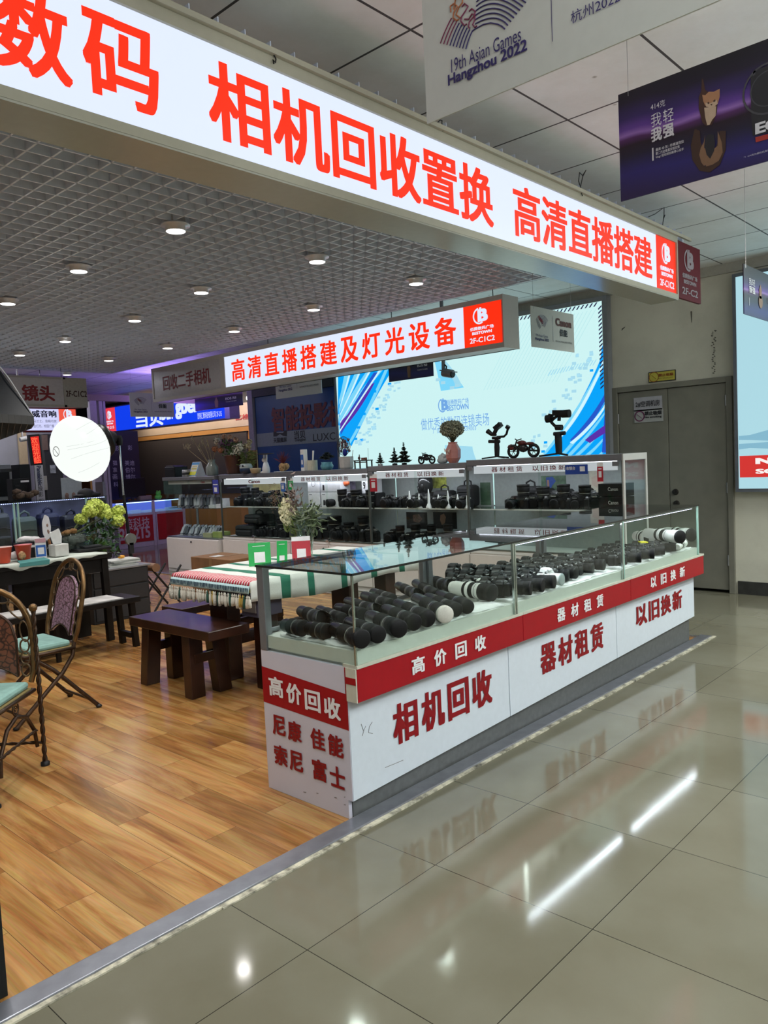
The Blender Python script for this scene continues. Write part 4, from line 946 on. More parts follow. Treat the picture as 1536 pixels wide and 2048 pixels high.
def put_cam(style, loc, rz, label, group, s=1.0, tilt=0):
    key = style
    if key not in CPR:
        CPR[key] = o = cam_proto('std' if style in ('std', 'long', 'flat') else style, {'long': .12, 'flat': .045}.get(style, .07), {'long': .036, 'flat': .03}.get(style, .034)); o['label'] = label; o['group'] = group
    else: o = dup(CPR[key], label, group=group)
    o.location = loc; o.rotation_euler = (tilt, 0, rz); o.scale = (s, s, s); return o
R_ = random.Random(11)
G1 = 'cameras standing on the shelf floor of the nearest counter'
for k, (a, b) in enumerate([(345, 320), (495, 325), (650, 335), (805, 345), (930, 350)]):
    p = PZ(TZ+.09, 840+a/5.12, 1080+b/5.12); p.z = TZ+.016
    put_cam('std', p, radians(20), 'black camera body behind the silver-banded lenses, '+ORD[k]+' from the left', G1, 1.18)
G2 = 'cameras in rows in the middle counter'
n = 0
front = [(1060, 440, 0), (1225, 480, 0), (1405, 440, 0)]
xs_f = [3.33, 3.45, 3.565]
rows = [
 (2.235, [3.345, 3.47, 3.59, 3.71, 3.815, 3.93, 4.04, 4.15, 4.27], 'front row'),
 (2.36, [3.31, 3.43, 3.55, 3.67, 3.79, 3.91, 4.03, 4.15, 4.28], 'second row'),
 (2.475, [3.33, 3.45, 3.56, 3.68, 3.80, 3.92, 4.05, 4.17, 4.30], 'third row'),
 (2.59, [3.32, 3.44, 3.57, 3.69, 3.82, 3.94, 4.07, 4.19, 4.32], 'back row')]
for ri, (yy, xs, nm) in enumerate(rows):
    for k, x in enumerate(xs):
        st = 'std' if (k+ri) % 3 else 'flat'
        if ri == 0 and k < 3: st = 'long'
        if ri == 0 and k == 3: st = 'white'
        if ri == 3 and k in (2, 5): st = 'body'
        s = 1.0 if ri == 0 and k < 3 else R_.uniform(.86, 1.0)
        lab = ('white compact camera in the front row of the middle counter' if st == 'white' else 'black camera in the %s of the middle counter, %s from the left' % (nm, ORD[k]))
        put_cam(st, (x+R_.uniform(-.01, .01), yy+((.0 if st == 'white' else .04) if ri == 0 else 0)+R_.uniform(-.008, .008), TZ+.014), radians(R_.uniform(-2, 20)), lab, G2, s*(1.0 if st == 'white' else 1))
G3 = 'cameras in rows in the farthest counter'
for ri, (yy, x0, nn, nm) in enumerate([(2.25, 4.54, 8, 'front row'), (2.36, 4.52, 7, 'second row'), (2.47, 4.50, 7, 'third row')]):
    for k in range(nn):
        put_cam('long' if (k+ri) % 2 else 'std', (x0+k*.098+R_.uniform(-.01, .01), yy+R_.uniform(-.01, .01), TZ+.014), radians(R_.uniform(5, 25)), 'compact camera with lens in the %s of the farthest counter, %s from the left' % (nm, ORD[k]), G3, R_.uniform(.76, .88))
# yellow price tag, loose rear lenses, magnifier in the back of counter 1
tag(MB().box(PZ(.80, 1286, 1084), (.07, .05, .006), rz=.7).build('price_tag', M('tag_yellow', (.75, .68, .03), .5)), 'yellow price tag lying on a camera in the farthest counter', 'tag')
# ================================================================ BACK CABINETS (front faces -X)
XK = 6.05; UD = .45
yb = [2.89, 4.48, 5.80, 7.15, 8.52]
tops = [1.40, 1.378, 1.356, 1.347]
FK = FX(XK)
BASEW = M('cabinet_base', (.70, .65, .62), .4, var=.02)
LITBACK = M('cabinet_back', (.34, .37, .37), .4)
clab = ['glass cabinet at the right end of the back row with blue sticker on its header', 'glass cabinet with row of white pointed stands, second from right in the back row', 'glass cabinet with stacked white boxes, third from right in the back row', 'glass cabinet with single brand name header, next to the accessory cabinet']
SHZ = .925; BZ = .535
for i in range(4):
    y0, y1, zt = yb[i], yb[i+1], tops[i]
    t = thing('display_cabinet', clab[i], 'display cabinet', (XK+.2, (y0+y1)/2, 0), group='glass cabinets in the back row')
    MB().bb(XK+.006, XK+UD, y0+.004, y1-.004, .002, BZ-.03).build('base', BASEW, t, bevel=.003)
    ym = (y0+y1)/2
    for a, b in ((y0, ym), (ym, y1)):
        d = MB().bb(XK-.010, XK+.006, a+.006, b-.006, .06, BZ-.045).build('door', BASEW, t, bevel=.002)
        kb = MB(); kb.cyl((XK-.022, b-.08 if a == y0 else a+.08, BZ-.08), (XK-.010, b-.08 if a == y0 else a+.08, BZ-.08), .011); kb.build('knob', BLACK, d)
    MB().bb(XK, XK+UD, y0+.003, y1-.003, BZ-.03, BZ).build('deck', WPLAS, t)
    MB().bb(XK-.008, XK+UD, y0+.001, y1-.001, zt-.055, zt).build('top_board', GREYMET, t, bevel=.003)
    MB().bb(XK+UD-.012, XK+UD-.004, y0+.01, y1-.01, BZ, zt-.055).build('back_panel', LITBACK, t)
    MB().bb(XK+.06, XK+UD-.02, y0+.02, y1-.02, SHZ-.008, SHZ).build('shelf', GLASST, t)
    MB().bb(XK+.055, XK+.062, y0+.02, y1-.02, SHZ-.010, SHZ+.002).build('shelf_edge', WPLAS, t)
    for a, b in ((y0+.012, ym+.01), (ym-.01, y1-.012)): MB().bb(XK+(.0 if a < ym-.1 else .012), XK+(.005 if a < ym-.1 else .017), a, b, BZ+.012, zt-.058).build('sliding_glass', GLASS, t)
    mb = MB(); mb.bb(XK-.004, XK+.02, y0, y0+.009, BZ, zt-.055).bb(XK-.004, XK+.02, y1-.009, y1, BZ, zt-.055).bb(XK-.004, XK+.02, y0+.012, y1-.012, BZ, BZ+.012); mb.build('glass_channel', M('channel_dark', (.12, .14, .13), .3, .5), t)
    if i == 0:
        mb = MB(); mb.bb(XK-.008, XK+.022, y0-.012, y0, .002, zt).bb(XK+UD-.03, XK+UD, y0-.012, y0, .002, zt).bb(XK+.022, XK+UD-.03, y0-.012, y0, zt-.055, zt).bb(XK+.022, XK+UD-.03, y0-.012, y0, BZ-.03, BZ+.01); mb.build('end_frame', SFRAME, t)
        MB().bb(XK+.022, XK+UD-.03, y0-.008, y0-.003, BZ+.01, zt-.055).build('end_glass', GLASS, t); MB().bb(XK+.022, XK+UD-.03, y0-.008, y0-.002, .002, BZ-.03).build('end_panel', BASEW, t)
    mb = MB()
    for yy in (y0+.03, y1-.07): mb.bb(XK-.014, XK-.004, yy, yy+.055, zt-.10, zt-.06)
    mb.build('pivot_clip', GREYMET, t, bevel=.002)
    mb = MB(); mb.bb(XK-.03, XK-.004, ym-.02, ym+.02, BZ+.0, BZ+.03); mb.build('padlock', CHROME, t, bevel=.004)
    MB().bb(XK+.03, XK+.036, y0+.06, y1-.06, zt-.135, zt-.062).build('header', EM('header_lit', (.70, .70, .76), .8 if i else .75), t)
    fh = FX(XK+.03); mb = MB()
    if i < 3:
        hy = [[((983, 938), (1045, 938)), ((1065, 938), (1131, 938))], [((771, 950), (817, 950)), ((835, 950), (888, 950))], [((602, 957), (641, 957)), ((653, 957), (697, 957))]][i]
        for st, (q0, q1) in zip(('器材租赁', '以旧换新'), hy):
            a0 = fh.px(*q0)[0]; a1 = fh.px(*q1)[0]; w = (a1-a0)/(4+3*.3)
            for k, ch in enumerate(st): mb.text(ch, fh, a0+k*w*1.3, zt-.122, a0+k*w*1.3+w, zt-.075, .012, off=.002)
    else:
        a0 = fh.px(497, 961)[0]; a1 = fh.px(520, 961)[0]; mb.text('Canon', fh, a0, zt-.122, a1, zt-.078, .04, off=.002)
    mb.build('header_lettering', REDT, t)
    MB().bb(XK+.05, XK+.07, y0+.08, y1-.08, zt-.065, zt-.058).build('led_strip', EM('cab_led', (.85, .85, 1), 5), t)
    arealight('cabinet_led', (XK+.10, ym, zt-.075), .04, 3.4, (.9, .9, 1.0), (0, 0, 0), sy=y1-y0-.2)
# left, accessory cabinet
XQ = 6.0; y0, y1, zt = 8.55, 9.80, 1.335
t = thing('display_cabinet', 'glass cabinet of packaged accessories at the left end of the back row', 'display cabinet', (XQ+.2, 9.2, 0), group='glass cabinets in the back row')
MB().bb(XQ, XQ+.42, y0+.004, y1, .002, .485).build('base', BASEW, t, bevel=.003)
d = MB().bb(XQ-.012, XQ, y0+.01, y1-.01, .05, .475).build('door', BASEW, t, bevel=.002)
MB().cyl((XQ-.024, 9.17, .44), (XQ-.012, 9.17, .44), .011).build('knob', BLACK, d)
MB().bb(XQ-.006, XQ+.42, y0, y1+.01, zt-.045, zt).build('top_board', GREYMET, t, bevel=.003)
MB().bb(XQ+.40, XQ+.405, y0+.01, y1-.01, .49, zt-.05).build('back_glass', GLASS, t)
MB().bb(XQ+.05, XQ+.39, y0+.01, y1-.01, .895, .902).build('shelf', GLASST, t)
MB().bb(XQ+.01, XQ+.4, y0+.006, y1-.006, .485, .50).build('deck', ALU, t)
for a, b, o in ((y0+.006, 9.19, 0), (9.16, y1-.006, .01)): MB().bb(XQ+o, XQ+o+.005, a, b, .50, zt-.046).build('sliding_glass', GLASS, t)
MB().bb(XQ, XQ+.4, y1-.006, y1, .485, zt-.046).build('end_glass', GLASS, t)
MB().bb(XQ+.02, XQ+.024, y0+.1, y1-.1, zt-.10, zt-.05).build('header', M('header_dull', (.42, .38, .36), .4), t)
fh = FX(XQ+.02); mb = MB(); a0 = fh.px(402, 963)[0]; mb.text('Canon', fh, a0, zt-.09, a0+.09, zt-.06, .03); mb.build('header_lettering', REDT, t)
MB().cyl((XQ+.3, 9.45, .50), (XQ+.3, 9.45, .895), .018).build('shelf_post', ALU, t)

# posters on back panels
def poster(nm, i, tl, br, col, lab, feats=()):
    fr = FX(XK+UD-.016); a0, b1 = fr.px(*tl); a1, b0 = fr.px(*br)
    t = thing('poster', lab, 'poster', (XK+UD-.016, -(a0+a1)/2, b0))
    MB().bb(XK+UD-.015, XK+UD-.0125, -a1, -a0, b0, b1).build('sheet', col, t)
    for k, (kind, ps, c) in enumerate(feats):
        mb = MB(); mb.flatpx(ps, fr, .0015+k*.0006); mb.build(kind, c, t)
    return t
GRN = M('poster_green', (.06, .12, .07), .5, var=.3, nscale=8); SKIN = M('poster_skin', (.36, .20, .13), .5)
poster('p', 0, (1082, 952), (1133, 1000), M('poster_forest', (.10, .17, .11), .5, var=.5, nscale=14), 'green poster with blue-haired figure inside the rightmost back cabinet', [('figure', [(1092, 955), (1105, 953), (1112, 962), (1104, 972), (1100, 985), (1094, 975)], M('poster_blue', (.03, .08, .35), .5)), ('figure', [(1094, 960), (1098, 960), (1100, 985), (1096, 985)], SKIN)])
poster('p', 0, (1178, 942), (1207, 985), M('poster_cream', (.62, .58, .48), .5), 'portrait poster of blonde model at the right end of the back cabinets', [('figure', [(1183, 955), (1195, 950), (1200, 965), (1194, 975), (1184, 970)], M('poster_skinpale', (.60, .48, .40), .5))])
poster('p', 0, (960, 965), (982, 1010), GRN, 'green landscape print in the rightmost back cabinet at its left side')
poster('p', 1, (849, 955), (893, 976), M('poster_yellow', (.45, .48, .10), .5, var=.6, nscale=22), 'yellow flower field print in the cabinet with pointed stands')
poster('p', 1, (812, 1024), (855, 1058), M('poster_black', (.012, .010, .010), .5), 'dark print with brown balls on the lower shelf wall', [('figure', [(826, 1030), (838, 1028), (845, 1038), (838, 1046), (826, 1042)], M('poster_brown', (.12, .06, .04), .5, var=.5, nscale=50))])
poster('p', 1, (866, 1024), (914, 1058), M('poster_black', (.012, .010, .010), .5), 'dark portrait print of a blonde woman on the lower shelf wall', [('figure', [(881, 1030), (888, 1027), (892, 1034), (890, 1046), (884, 1050), (880, 1040)], SKIN)])
poster('p', 2, (673, 960), (712, 992), M('poster_lilac', (.50, .42, .62), .5, var=.5, nscale=16), 'colourful print of two women beside the stacked white boxes', [('figure', [(692, 972), (698, 970), (702, 984), (697, 992), (691, 988)], SKIN), ('figure', [(676, 965), (690, 962), (694, 972), (684, 984), (677, 978)], M('poster_violet', (.10, .08, .5), .5))])
poster('p', 3, (505, 968), (565, 992), M('poster_gold', (.42, .36, .16), .5, var=.5, nscale=4), 'golden gradient print behind the cameras of the brand-name cabinet')

# products
R2 = random.Random(5)
def shelf_items(kind, y_from, y_to, n, z, x, labfmt, group, smin=.9, smax=1.2):
    for k in range(n):
        y = y_from+(y_to-y_from)*(k+.5)/n; lab = labfmt % ORD[k]
        s = R2.uniform(smin, smax)
        if kind == 'cam' or (kind == 'mix' and k % 2 == 0):
            put_cam(['std', 'flat', 'body'][k % 3], (x+R2.uniform(-.02, .02), y, z), radians(-90+R2.uniform(-15, 25)), lab, group, s)
        else:
            h = R2.uniform(.13, .19)*s; put_lens((x, y, z+h), (x, y, z+.001), R2.uniform(.036, .044)*s, 'b', lab, group)
shelf_items('mix', 8.35, 7.28, 10, SHZ+.001, XK+.16, 'black camera gear on the upper shelf of the brand-name cabinet, %s from the left', 'gear on the upper shelf of the brand-name cabinet', 1.1, 1.4)
shelf_items('cam', 8.30, 7.75, 4, SHZ+.001, XK+.31, 'rear black camera on the brand-name cabinet shelf, %s from the left', 'rear gear on the upper shelf of the brand-name cabinet', 1.5, 1.9)
shelf_items('mix', 7.85, 7.25, 6, BZ+.001, XK+.17, 'black camera gear on the lower deck of the brand-name cabinet, %s from the left', 'gear on the lower deck of the brand-name cabinet', 1.3, 1.6)
shelf_items('mix', 6.55, 5.88, 6, SHZ+.001, XK+.16, 'black camera gear on the upper shelf right of the white boxes, %s from the left', 'gear on the upper shelf of the white-box cabinet', 1.1, 1.4)
shelf_items('mix', 6.95, 5.90, 9, BZ+.001, XK+.17, 'black lens or camera on the lower deck below the white boxes, %s from the left', 'gear on the lower deck of the white-box cabinet', 1.5, 1.9)
shelf_items('cam', 5.68, 4.55, 10, SHZ+.001, XK+.14, 'black camera among the white pointed stands, %s from the left', 'cameras among the white pointed stands', 1.1, 1.4)
shelf_items('mix', 5.68, 4.70, 9, BZ+.001, XK+.16, 'black gear on the lower deck below the pointed stands, %s from left', 'gear on the lower deck of the pointed-stand cabinet', 1.1, 1.5)
shelf_items('mix', 4.10, 3.05, 10, SHZ+.001, XK+.14, 'black camera gear on the upper shelf of the rightmost back cabinet, %s from the left', 'gear on the upper shelf of the rightmost back cabinet', 1.1, 1.4)
shelf_items('cam', 4.05, 3.10, 5, SHZ+.001, XK+.31, 'larger camera in the rear of the rightmost back cabinet, %s from left', 'rear cameras in the rightmost back cabinet', 1.5, 1.9)
# soft black camera bags
BAG = M('bag_black', (.008, .008, .010), .75, bump=.4, nscale=90)
def camera_bag(x, y, z, w, d, h, lab, mat=None, grp=None, rz=0):
    t = thing('camera_bag', lab, 'bag', (x, y, z), rz, grp)
    mt_ = mat or BAG
    MB().box((0, 0, h/2), (d, w, h)).build('body', mt_, t, bevel=min(d, w, h)*.22, local=True)
    MB().box((-d/2-.01, 0, h*.33), (.035, w*.78, h*.45)).build('pocket', mt_, t, bevel=.015, local=True)
    MB().tube([(0, -w*.22, h-.01), (0, -w*.2, h+.035), (0, 0, h+.055), (0, w*.2, h+.035), (0, w*.22, h-.01)], .009, 8).build('handle', mt_, t, local=True)
    MB().tube([(-d/2-.004, -w*.42, h*.72), (-d/2-.004, w*.42, h*.72)], .004, 6).build('zip', DARK, t, local=True)
    return t
for k, (y, w, h, z) in enumerate([(3.98, .22, .20, SHZ), (4.72, .20, .22, SHZ), (5.02, .22, .17, SHZ), (5.28, .22, .15, SHZ)]):
    camera_bag(XK+.33, y, z+.001, w, .16, h, 'black camera bag at the back of an upper shelf, %s from the right' % ORD[k], grp='black camera bags on the upper shelves')
camera_bag(XK+.22, 8.15, BZ+.001, .4, .3, .14, 'flat black bag at the lower left of the brand-name cabinet', grp='black camera bags on the lower decks')
camera_bag(XK+.24, 8.02, BZ+.16, .34, .26, .12, 'dark bag lying on the flat one in the brand-name cabinet', grp='black camera bags on the lower decks')
# white pointed stands
cp = None
for k in range(7):
    p = PX(XK+.08, 820+k*19.2, 1017); p.z = SHZ+.002; lab = 'white pointed stand on the upper shelf, %s from the left' % ORD[k]
    if cp is None:
        cp = thing('pointed_stand', lab, 'stand', p, group='white pointed stands')
        MB().lathe([(.032, 0), (.032, .012), (.022, .03), (.014, .05), (.012, .12), (.009, .135), (.004, .175), (.0001, .18)], n=12).build('cone', WPLAS, cp, local=True)
    else: dup(cp, lab, p, scale=(1, 1, [1, .85, 1.1, .8, 1, .8, .75][k]))
# black mannequin head
t = thing('mannequin_head', 'glossy black mannequin head facing left on the upper shelf with pointed stands', 'mannequin', (XK+.30, 5.25, SHZ+.001))
hd = MB(); hd.ball((0, .0, .24), (.075, .092, .115), 18); hd.ball((0, .055, .19), (.05, .05, .06), 12); hd.lathe([(.045, .0), (.045, .10), (.05, .16)], n=14); hd.lathe([(.10, 0), (.10, .02), (.06, .05), (.045, .07)], n=16, sq=(.8, 1.2))
hd.ball((0, .10, .205), (.014, .022, .018), 8); hd.build('head', M('gloss_black', (.02, .02, .022), .15), t, local=True)
mb = MB(); mb.ball((-.072, -.01, .215), (.01, .018, .03), 8); mb.build('ear', M('gloss_black', (.02, .02, .022), .15), t, local=True)
# white boxes
BOXW = M('carton_white', (.66, .66, .70), .45)
bx = None
for k, (px_, pz, w, h) in enumerate([(599, .0, .20, .17), (627, .0, .33, .17), (599, .175, .20, .20), (627, .175, .33, .20)]):
    p = PX(XK+.14, px_+9, 1015); lab = 'white product box, %s' % ['lower left of the stack', 'lower right of the stack', 'upper left of the stack, with ring print', 'upper right of the stack'][k]
    y = [6.82, 6.53, 6.82, 6.53][k]
    t = thing('product_box', lab, 'box', (XK+.2, y, SHZ+.001+pz), group='white product boxes in the back cabinet')
    MB().box((0, 0, h/2), (.16, w, h)).build('carton', BOXW, t, bevel=.002, local=True)
    f = Fr(Vector((XK+.2-.08, y, SHZ+.001+pz)), (0, -1, 0), (0, 0, 1)); mb = MB()
    if k == 2: mb.ring(f, 0, .1, .032, .036)
    else: mb.rect(f, -.07 if w < .3 else -.13, .02, -.04 if w < .3 else -.10, .08)
    mb.rect(f, -w/2+.02, h-.03, -w/2+.07, h-.024); mb.build('print', DARK, t)
t = thing('product_box', 'white product box with number print at the right of the white-box cabinet', 'box', (XK+.26, 6.0, SHZ+.16), group='white product boxes in the back cabinet')
MB().box((0, 0, .08), (.12, .20, .18)).build('carton', BOXW, t, bevel=.002, local=True)
f = Fr(Vector((XK+.2, 6.0, SHZ+.16)), (0, -1, 0), (0, 0, 1)); mb = MB(); mb.text('9', f, -.08, .04, -.04, .12, .02); mb.build('print', DARK, t)
tag(MB().bb(XK+.2, XK+.36, 5.88, 6.35, SHZ+.002, SHZ+.155).build('equipment_case', BAG, bevel=.02), 'black equipment case under the numbered white box', 'case')
# drooping orange/black flag thing
tag(MB().ball((XK+.2, 6.38, SHZ+.27), (.03, .09, .035), 12).build('orange_reflector', M('orange_cap', (.55, .10, .03), .5)), 'orange-lined reflector above the gear beside the stacked white boxes', 'reflector')
# stickers hanging on glass (payment stickers, codes left blank)
def sticker(tl, br, col, lab, head=None, hm=None):
    f = FX(XK-.006); a0, b1 = f.px(*tl); a1, b0 = f.px(*br); h = b1-b0
    t = thing('sticker', lab, 'sticker', (XK-.006, -(a0+a1)/2, b0))
    MB().bb(XK-.009, XK-.0065, -a1, -a0, b0, b0+h*.78).build('card', col, t, bevel=.001)
    MB().bb(XK-.008, XK-.006, -a1, -a0, b0+h*.78, b1).build('header', hm or WPLAS, t)
    f2 = FX(XK-.009); mb = MB(); w = a1-a0; mb.rect(f2, a0+.25*w, b0+.22*h, a1-.25*w, b0+.55*h); mb.rect(f2, a0+.2*w, b0+.64*h, a1-.2*w, b0+.69*h); mb.build('print', M('sticker_white', (.7, .7, .72), .4), t)
BLUE = M('sticker_blue', (.03, .12, .42), .35); GREEN = M('card_green', (.01, .34, .07), .35); REDC = M('card_red', (.40, .015, .03), .35)
sticker((561, 961), (571, 983), BLUE, 'blue payment sticker hanging at the right of the brand-name cabinet')
sticker((576, 957), (587, 979), GREEN, 'green payment sticker hanging at the left of the white-box cabinet')
sticker((739, 949), (755, 983), REDC, 'red and white sticker on the pointed-stand cabinet')
sticker((1194, 925), (1207, 963), REDC, 'red and white sticker at the right end of the back cabinets')
f = FX(XQ-.002); a0, b1 = f.px(425, 960); a1, b0 = f.px(438, 987)
t = thing('sticker', 'blue and white payment sticker on the accessory cabinet glass', 'sticker', (XQ, -a0, b0)); MB().bb(XQ-.005, XQ-.002, -a1, -a0, b0, b1).build('card', M('sticker_indigo', (.05, .06, .35), .35), t)
mb = MB(); w = a1-a0; h = b1-b0; mb.rect(FX(XQ-.005), a0+.25*w, b0+.12*h, a1-.25*w, b0+.45*h); mb.rect(FX(XQ-.005), a0+.1*w, b0+.62*h, a1-.1*w, b0+.7*h); mb.build('print', M('sticker_white', (.7, .7, .72), .4), t)
f = FX(XK-.012); a0, b1 = f.px(1130, 930); a1, b0 = f.px(1176, 948)
t = thing('sticker', 'rounded blue cashier sticker on the header of the rightmost back cabinet', 'sticker', (XK-.012, -a0, b0)); MB().bb(XK-.014, XK-.012, -a1, -a0, b0, b1).build('card', M('sticker_royal', (.012, .05, .30), .35), t, bevel=.001)
mb = MB(); w = a1-a0; h = b1-b0; f = FX(XK-.014); mb.text('收银台', f, a0+.06*w, b0+.45*h, a0+.46*w, b0+.82*h, .02); mb.rect(f, a0+.66*w, b0+.3*h, a0+.88*w, b0+.8*h); mb.build('print', M('sticker_white', (.7, .7, .72), .4), t)
# low black boxes with white script at the right end
f0 = PX(XK+.05, 1222, 1008)
for k in range(2):
    t = thing('product_box', 'black product box with white script, %s of the pair at the right end' % ['upper', 'lower'][k], 'box', (XK+.16, 3.03, SHZ+.001+(1-k)*.115), group='black product boxes at the right end')
    MB().box((0, 0, .055), (.18, .24, .108)).build('carton', BLACK, t, bevel=.002, local=True)
    f = Fr(Vector((XK+.07, 3.03, SHZ+(1-k)*.115)), (0, -1, 0), (0, 0, 1)); mb = MB(); mb.text('Canon', f, -.03, .05, .06, .08, .0, off=.002); mb.build('print', CTXT, t)
# packaged accessories in the left cabinet
ACC = [M('pack_black', (.012, .012, .014), .4), M('pack_grey', (.16, .15, .19), .35), M('pack_white', (.40, .39, .42), .4), M('pack_dark', (.03, .04, .05), .3)]
pk = {}
for row, (z, n, lean) in enumerate([(.903, 13, 20), (.501, 14, 40)]):
    for k in range(n):
        y = 9.66-k*(1.0 if row == 0 else .92)/n
        key = (row, (k*7+row) % 4 if k % 5 else 2); lab = 'hanging-pack accessory leaning on the %s of the left cabinet, %s from the left' % (['shelf', 'deck'][row], ORD[k])
        if key not in pk:
            t = thing('accessory_pack', lab, 'package', (XQ+.16, y, z), group='accessory packs in the left cabinet'); pk[key] = t
            MB().box((0, 0, .095), (.012, .075, .19)).build('card', ACC[2] if key[1] == 2 else ACC[1], t, bevel=.002, local=True)
            MB().box((-.014, 0, .08), (.022, .055, .13)).build('blister', ACC[key[1]], t, bevel=.008, local=True)
        else: t = dup(pk[key], lab, (XQ+.16+.01*(k % 3), y, z))
        t.rotation_euler = (radians(-10-(k % 3)*8), radians(lean), radians(8-(k % 4)*4))
for k, (y, w, h) in enumerate([(8.80, .14, .04), (8.66, .1, .05), (8.74, .16, .12)]):
    tag(MB().bb(XQ+.1+(k == 2)*.1, XQ+.2+(k == 2)*.1, y-w/2, y+w/2, .903, .903+h).build('product_box', BOXW, bevel=.002), 'small white box on the right of the accessory shelf, %s' % ['flat front left', 'front right', 'tallest one behind'][k], 'box', 'small white boxes on the accessory shelf')
tag(MB().bb(XQ+.1, XQ+.25, 8.62, 8.82, .501, .58).build('product_box', M('pack_lime', (.30, .36, .10), .45), bevel=.003), 'olive green box at the lower right of the accessory cabinet', 'box')
tag(MB().bb(XQ+.08, XQ+.16, 8.83, 9.02, .501, .56).build('product_box', M('pack_khaki', (.40, .38, .22), .45), bevel=.003), 'khaki flat box beside the olive one in the accessory cabinet', 'box')

# ================================================================ THINGS ON TOP OF THE BACK CABINETS
def topz(y):
    if y > 8.53: return 1.336
    for i in range(4):
        if y <= yb[i+1]: return tops[i]+.001
    return 1.348
def TP(px_, x=XK+.15):   # point on a cabinet top under pixel column
    y = PX(x, px_, 935).y; return Vector((x, y, topz(y)))
def wpx(px_n, x=XK+.15): return px_n*(x/ (ray(700, 930).x))/FPX*1.0   # rough metres for n pixels facing the camera
def mpp(p): return (Vector(p)-CAM).dot(fw)/FPX
# left cabinet top
p = TP(352, XQ+.2); s = mpp(p)
t = thing('receipt_printer', 'squat black box machine on top of the left accessory cabinet', 'printer', p); MB().box((0, 0, .075), (.22, .26, .15)).box((-.02, 0, .155), (.18, .2, .02)).build('body', BLACK, t, bevel=.01, local=True); MB().box((-.111, 0, .11), (.004, .18, .012)).build('slot', DARK, t, local=True)
p = TP(372, XQ+.12); t = thing('desk_clock', 'small silver cylinder machine beside the black box machine', 'gadget', p); MB().lathe([(.055, 0), (.06, .01), (.06, .085), (.05, .1), (.0001, .1)], n=18).build('body', SILVER, t, local=True); MB().lathe([(.061, .03), (.062, .03), (.062, .06), (.061, .06)], n=18).build('band', DARK, t, local=True)
p = TP(395, XQ+.2); t = thing('desk_calendar', 'blue white and yellow desk calendar on the accessory cabinet', 'calendar', p, radians(-8))
MB().hexa([(-.09, -.12, 0), (.06, -.12, 0), (.06, .12, 0), (-.09, .12, 0)], [(-.01, -.12, .20), (0, -.12, .20), (0, .12, .20), (-.01, .12, .20)]).build('board', M('cal_white', (.55, .55, .58), .5), t, local=True)
f = Fr((-.091, 0, 0), (0, -1, 0), Vector((.08, 0, .2)).normalized())
def lflat(t, nm, col, rects, f, off=.002):
    mb = MB()
    for r in rects: mb.rect(f, *r, off)
    mb.build(nm, col, t, local=True)
lflat(t, 'page', M('cal_blue', (.03, .25, .55), .5), [(-.115, .01, .115, .205)], f); lflat(t, 'page', M('cal_paper', (.62, .60, .50), .5), [(-.10, .02, .10, .17)], f, .003); lflat(t, 'page', M('cal_yellow', (.62, .60, .02), .5), [(-.10, .02, .10, .07)], f, .004)
lflat(t, 'print', M('cal_gold', (.5, .42, .08), .5), [(-.08, .10, .08, .125), (-.07, .14, .07, .15)], f, .004)

GREEN_L = M('leaf_green', (.035, .085, .02), .55, var=.35, nscale=20); STEMM = M('stem', (.10, .12, .04), .6); DRYS = M('dry_stem', (.28, .22, .12), .7)
def stems(mb, base, tips, r=.003, bow=.05, rnd=None):
    out = []
    for tp in tips:
        tp = Vector(tp); b = Vector(base)+Vector((rnd.uniform(-.015, .015), rnd.uniform(-.015, .015), 0)); mid = (b+tp)/2+Vector((rnd.uniform(-bow, bow), rnd.uniform(-bow, bow), 0)); 
        mb.tube([(1-k)**2*b+2*k*(1-k)*mid+k*k*tp for k in (0, .25, .5, .75, 1)], r, 4); out.append(tp)
    return out
def leaf(mb, p, d, L, w, rnd):
    d = Vector(d).normalized(); s = d.cross(Vector((rnd.uniform(-.5, .5), rnd.uniform(-.5, .5), 1))).normalized(); n = d.cross(s)
    p = Vector(p); pts = [p, p+d*L*.3+s*w*.8+n*.1*L, p+d*L*.65+s*w*.7+n*.12*L, p+d*L, p+d*L*.65-s*w*.7+n*.12*L, p+d*L*.3-s*w*.8+n*.1*L]
    c = p+d*L*.5; mb.add(pts+[c-n*.02*L], [(0, 1, 6), (1, 2, 6), (2, 3, 6), (3, 4, 6), (4, 5, 6), (5, 0, 6)])
def cluster(mb, c, r, n, pr, rnd, flat=1.0):   # ball of small florets
    for _ in range(n):
        v = Vector((rnd.gauss(0, 1), rnd.gauss(0, 1), rnd.gauss(0, 1))).normalized()*r*rnd.uniform(.75, 1.0); v.z *= flat; q = Vector(c)+v
        a = Vector((rnd.gauss(0, 1), rnd.gauss(0, 1), rnd.gauss(0, 1))).normalized(); b = v.normalized().cross(a).normalized(); a = b.cross(v.normalized()); k = pr*rnd.uniform(.7, 1.2); o = v.normalized()*k*.5
        mb.add([q+o+a*k, q+b*k, q+o-a*k, q-b*k, q+o*.1], [(0, 1, 4), (1, 2, 4), (2, 3, 4), (3, 0, 4)])
GV = glassmat('vase_glass', (.85, .92, .90), k=1.3)
rn = random.Random(9)
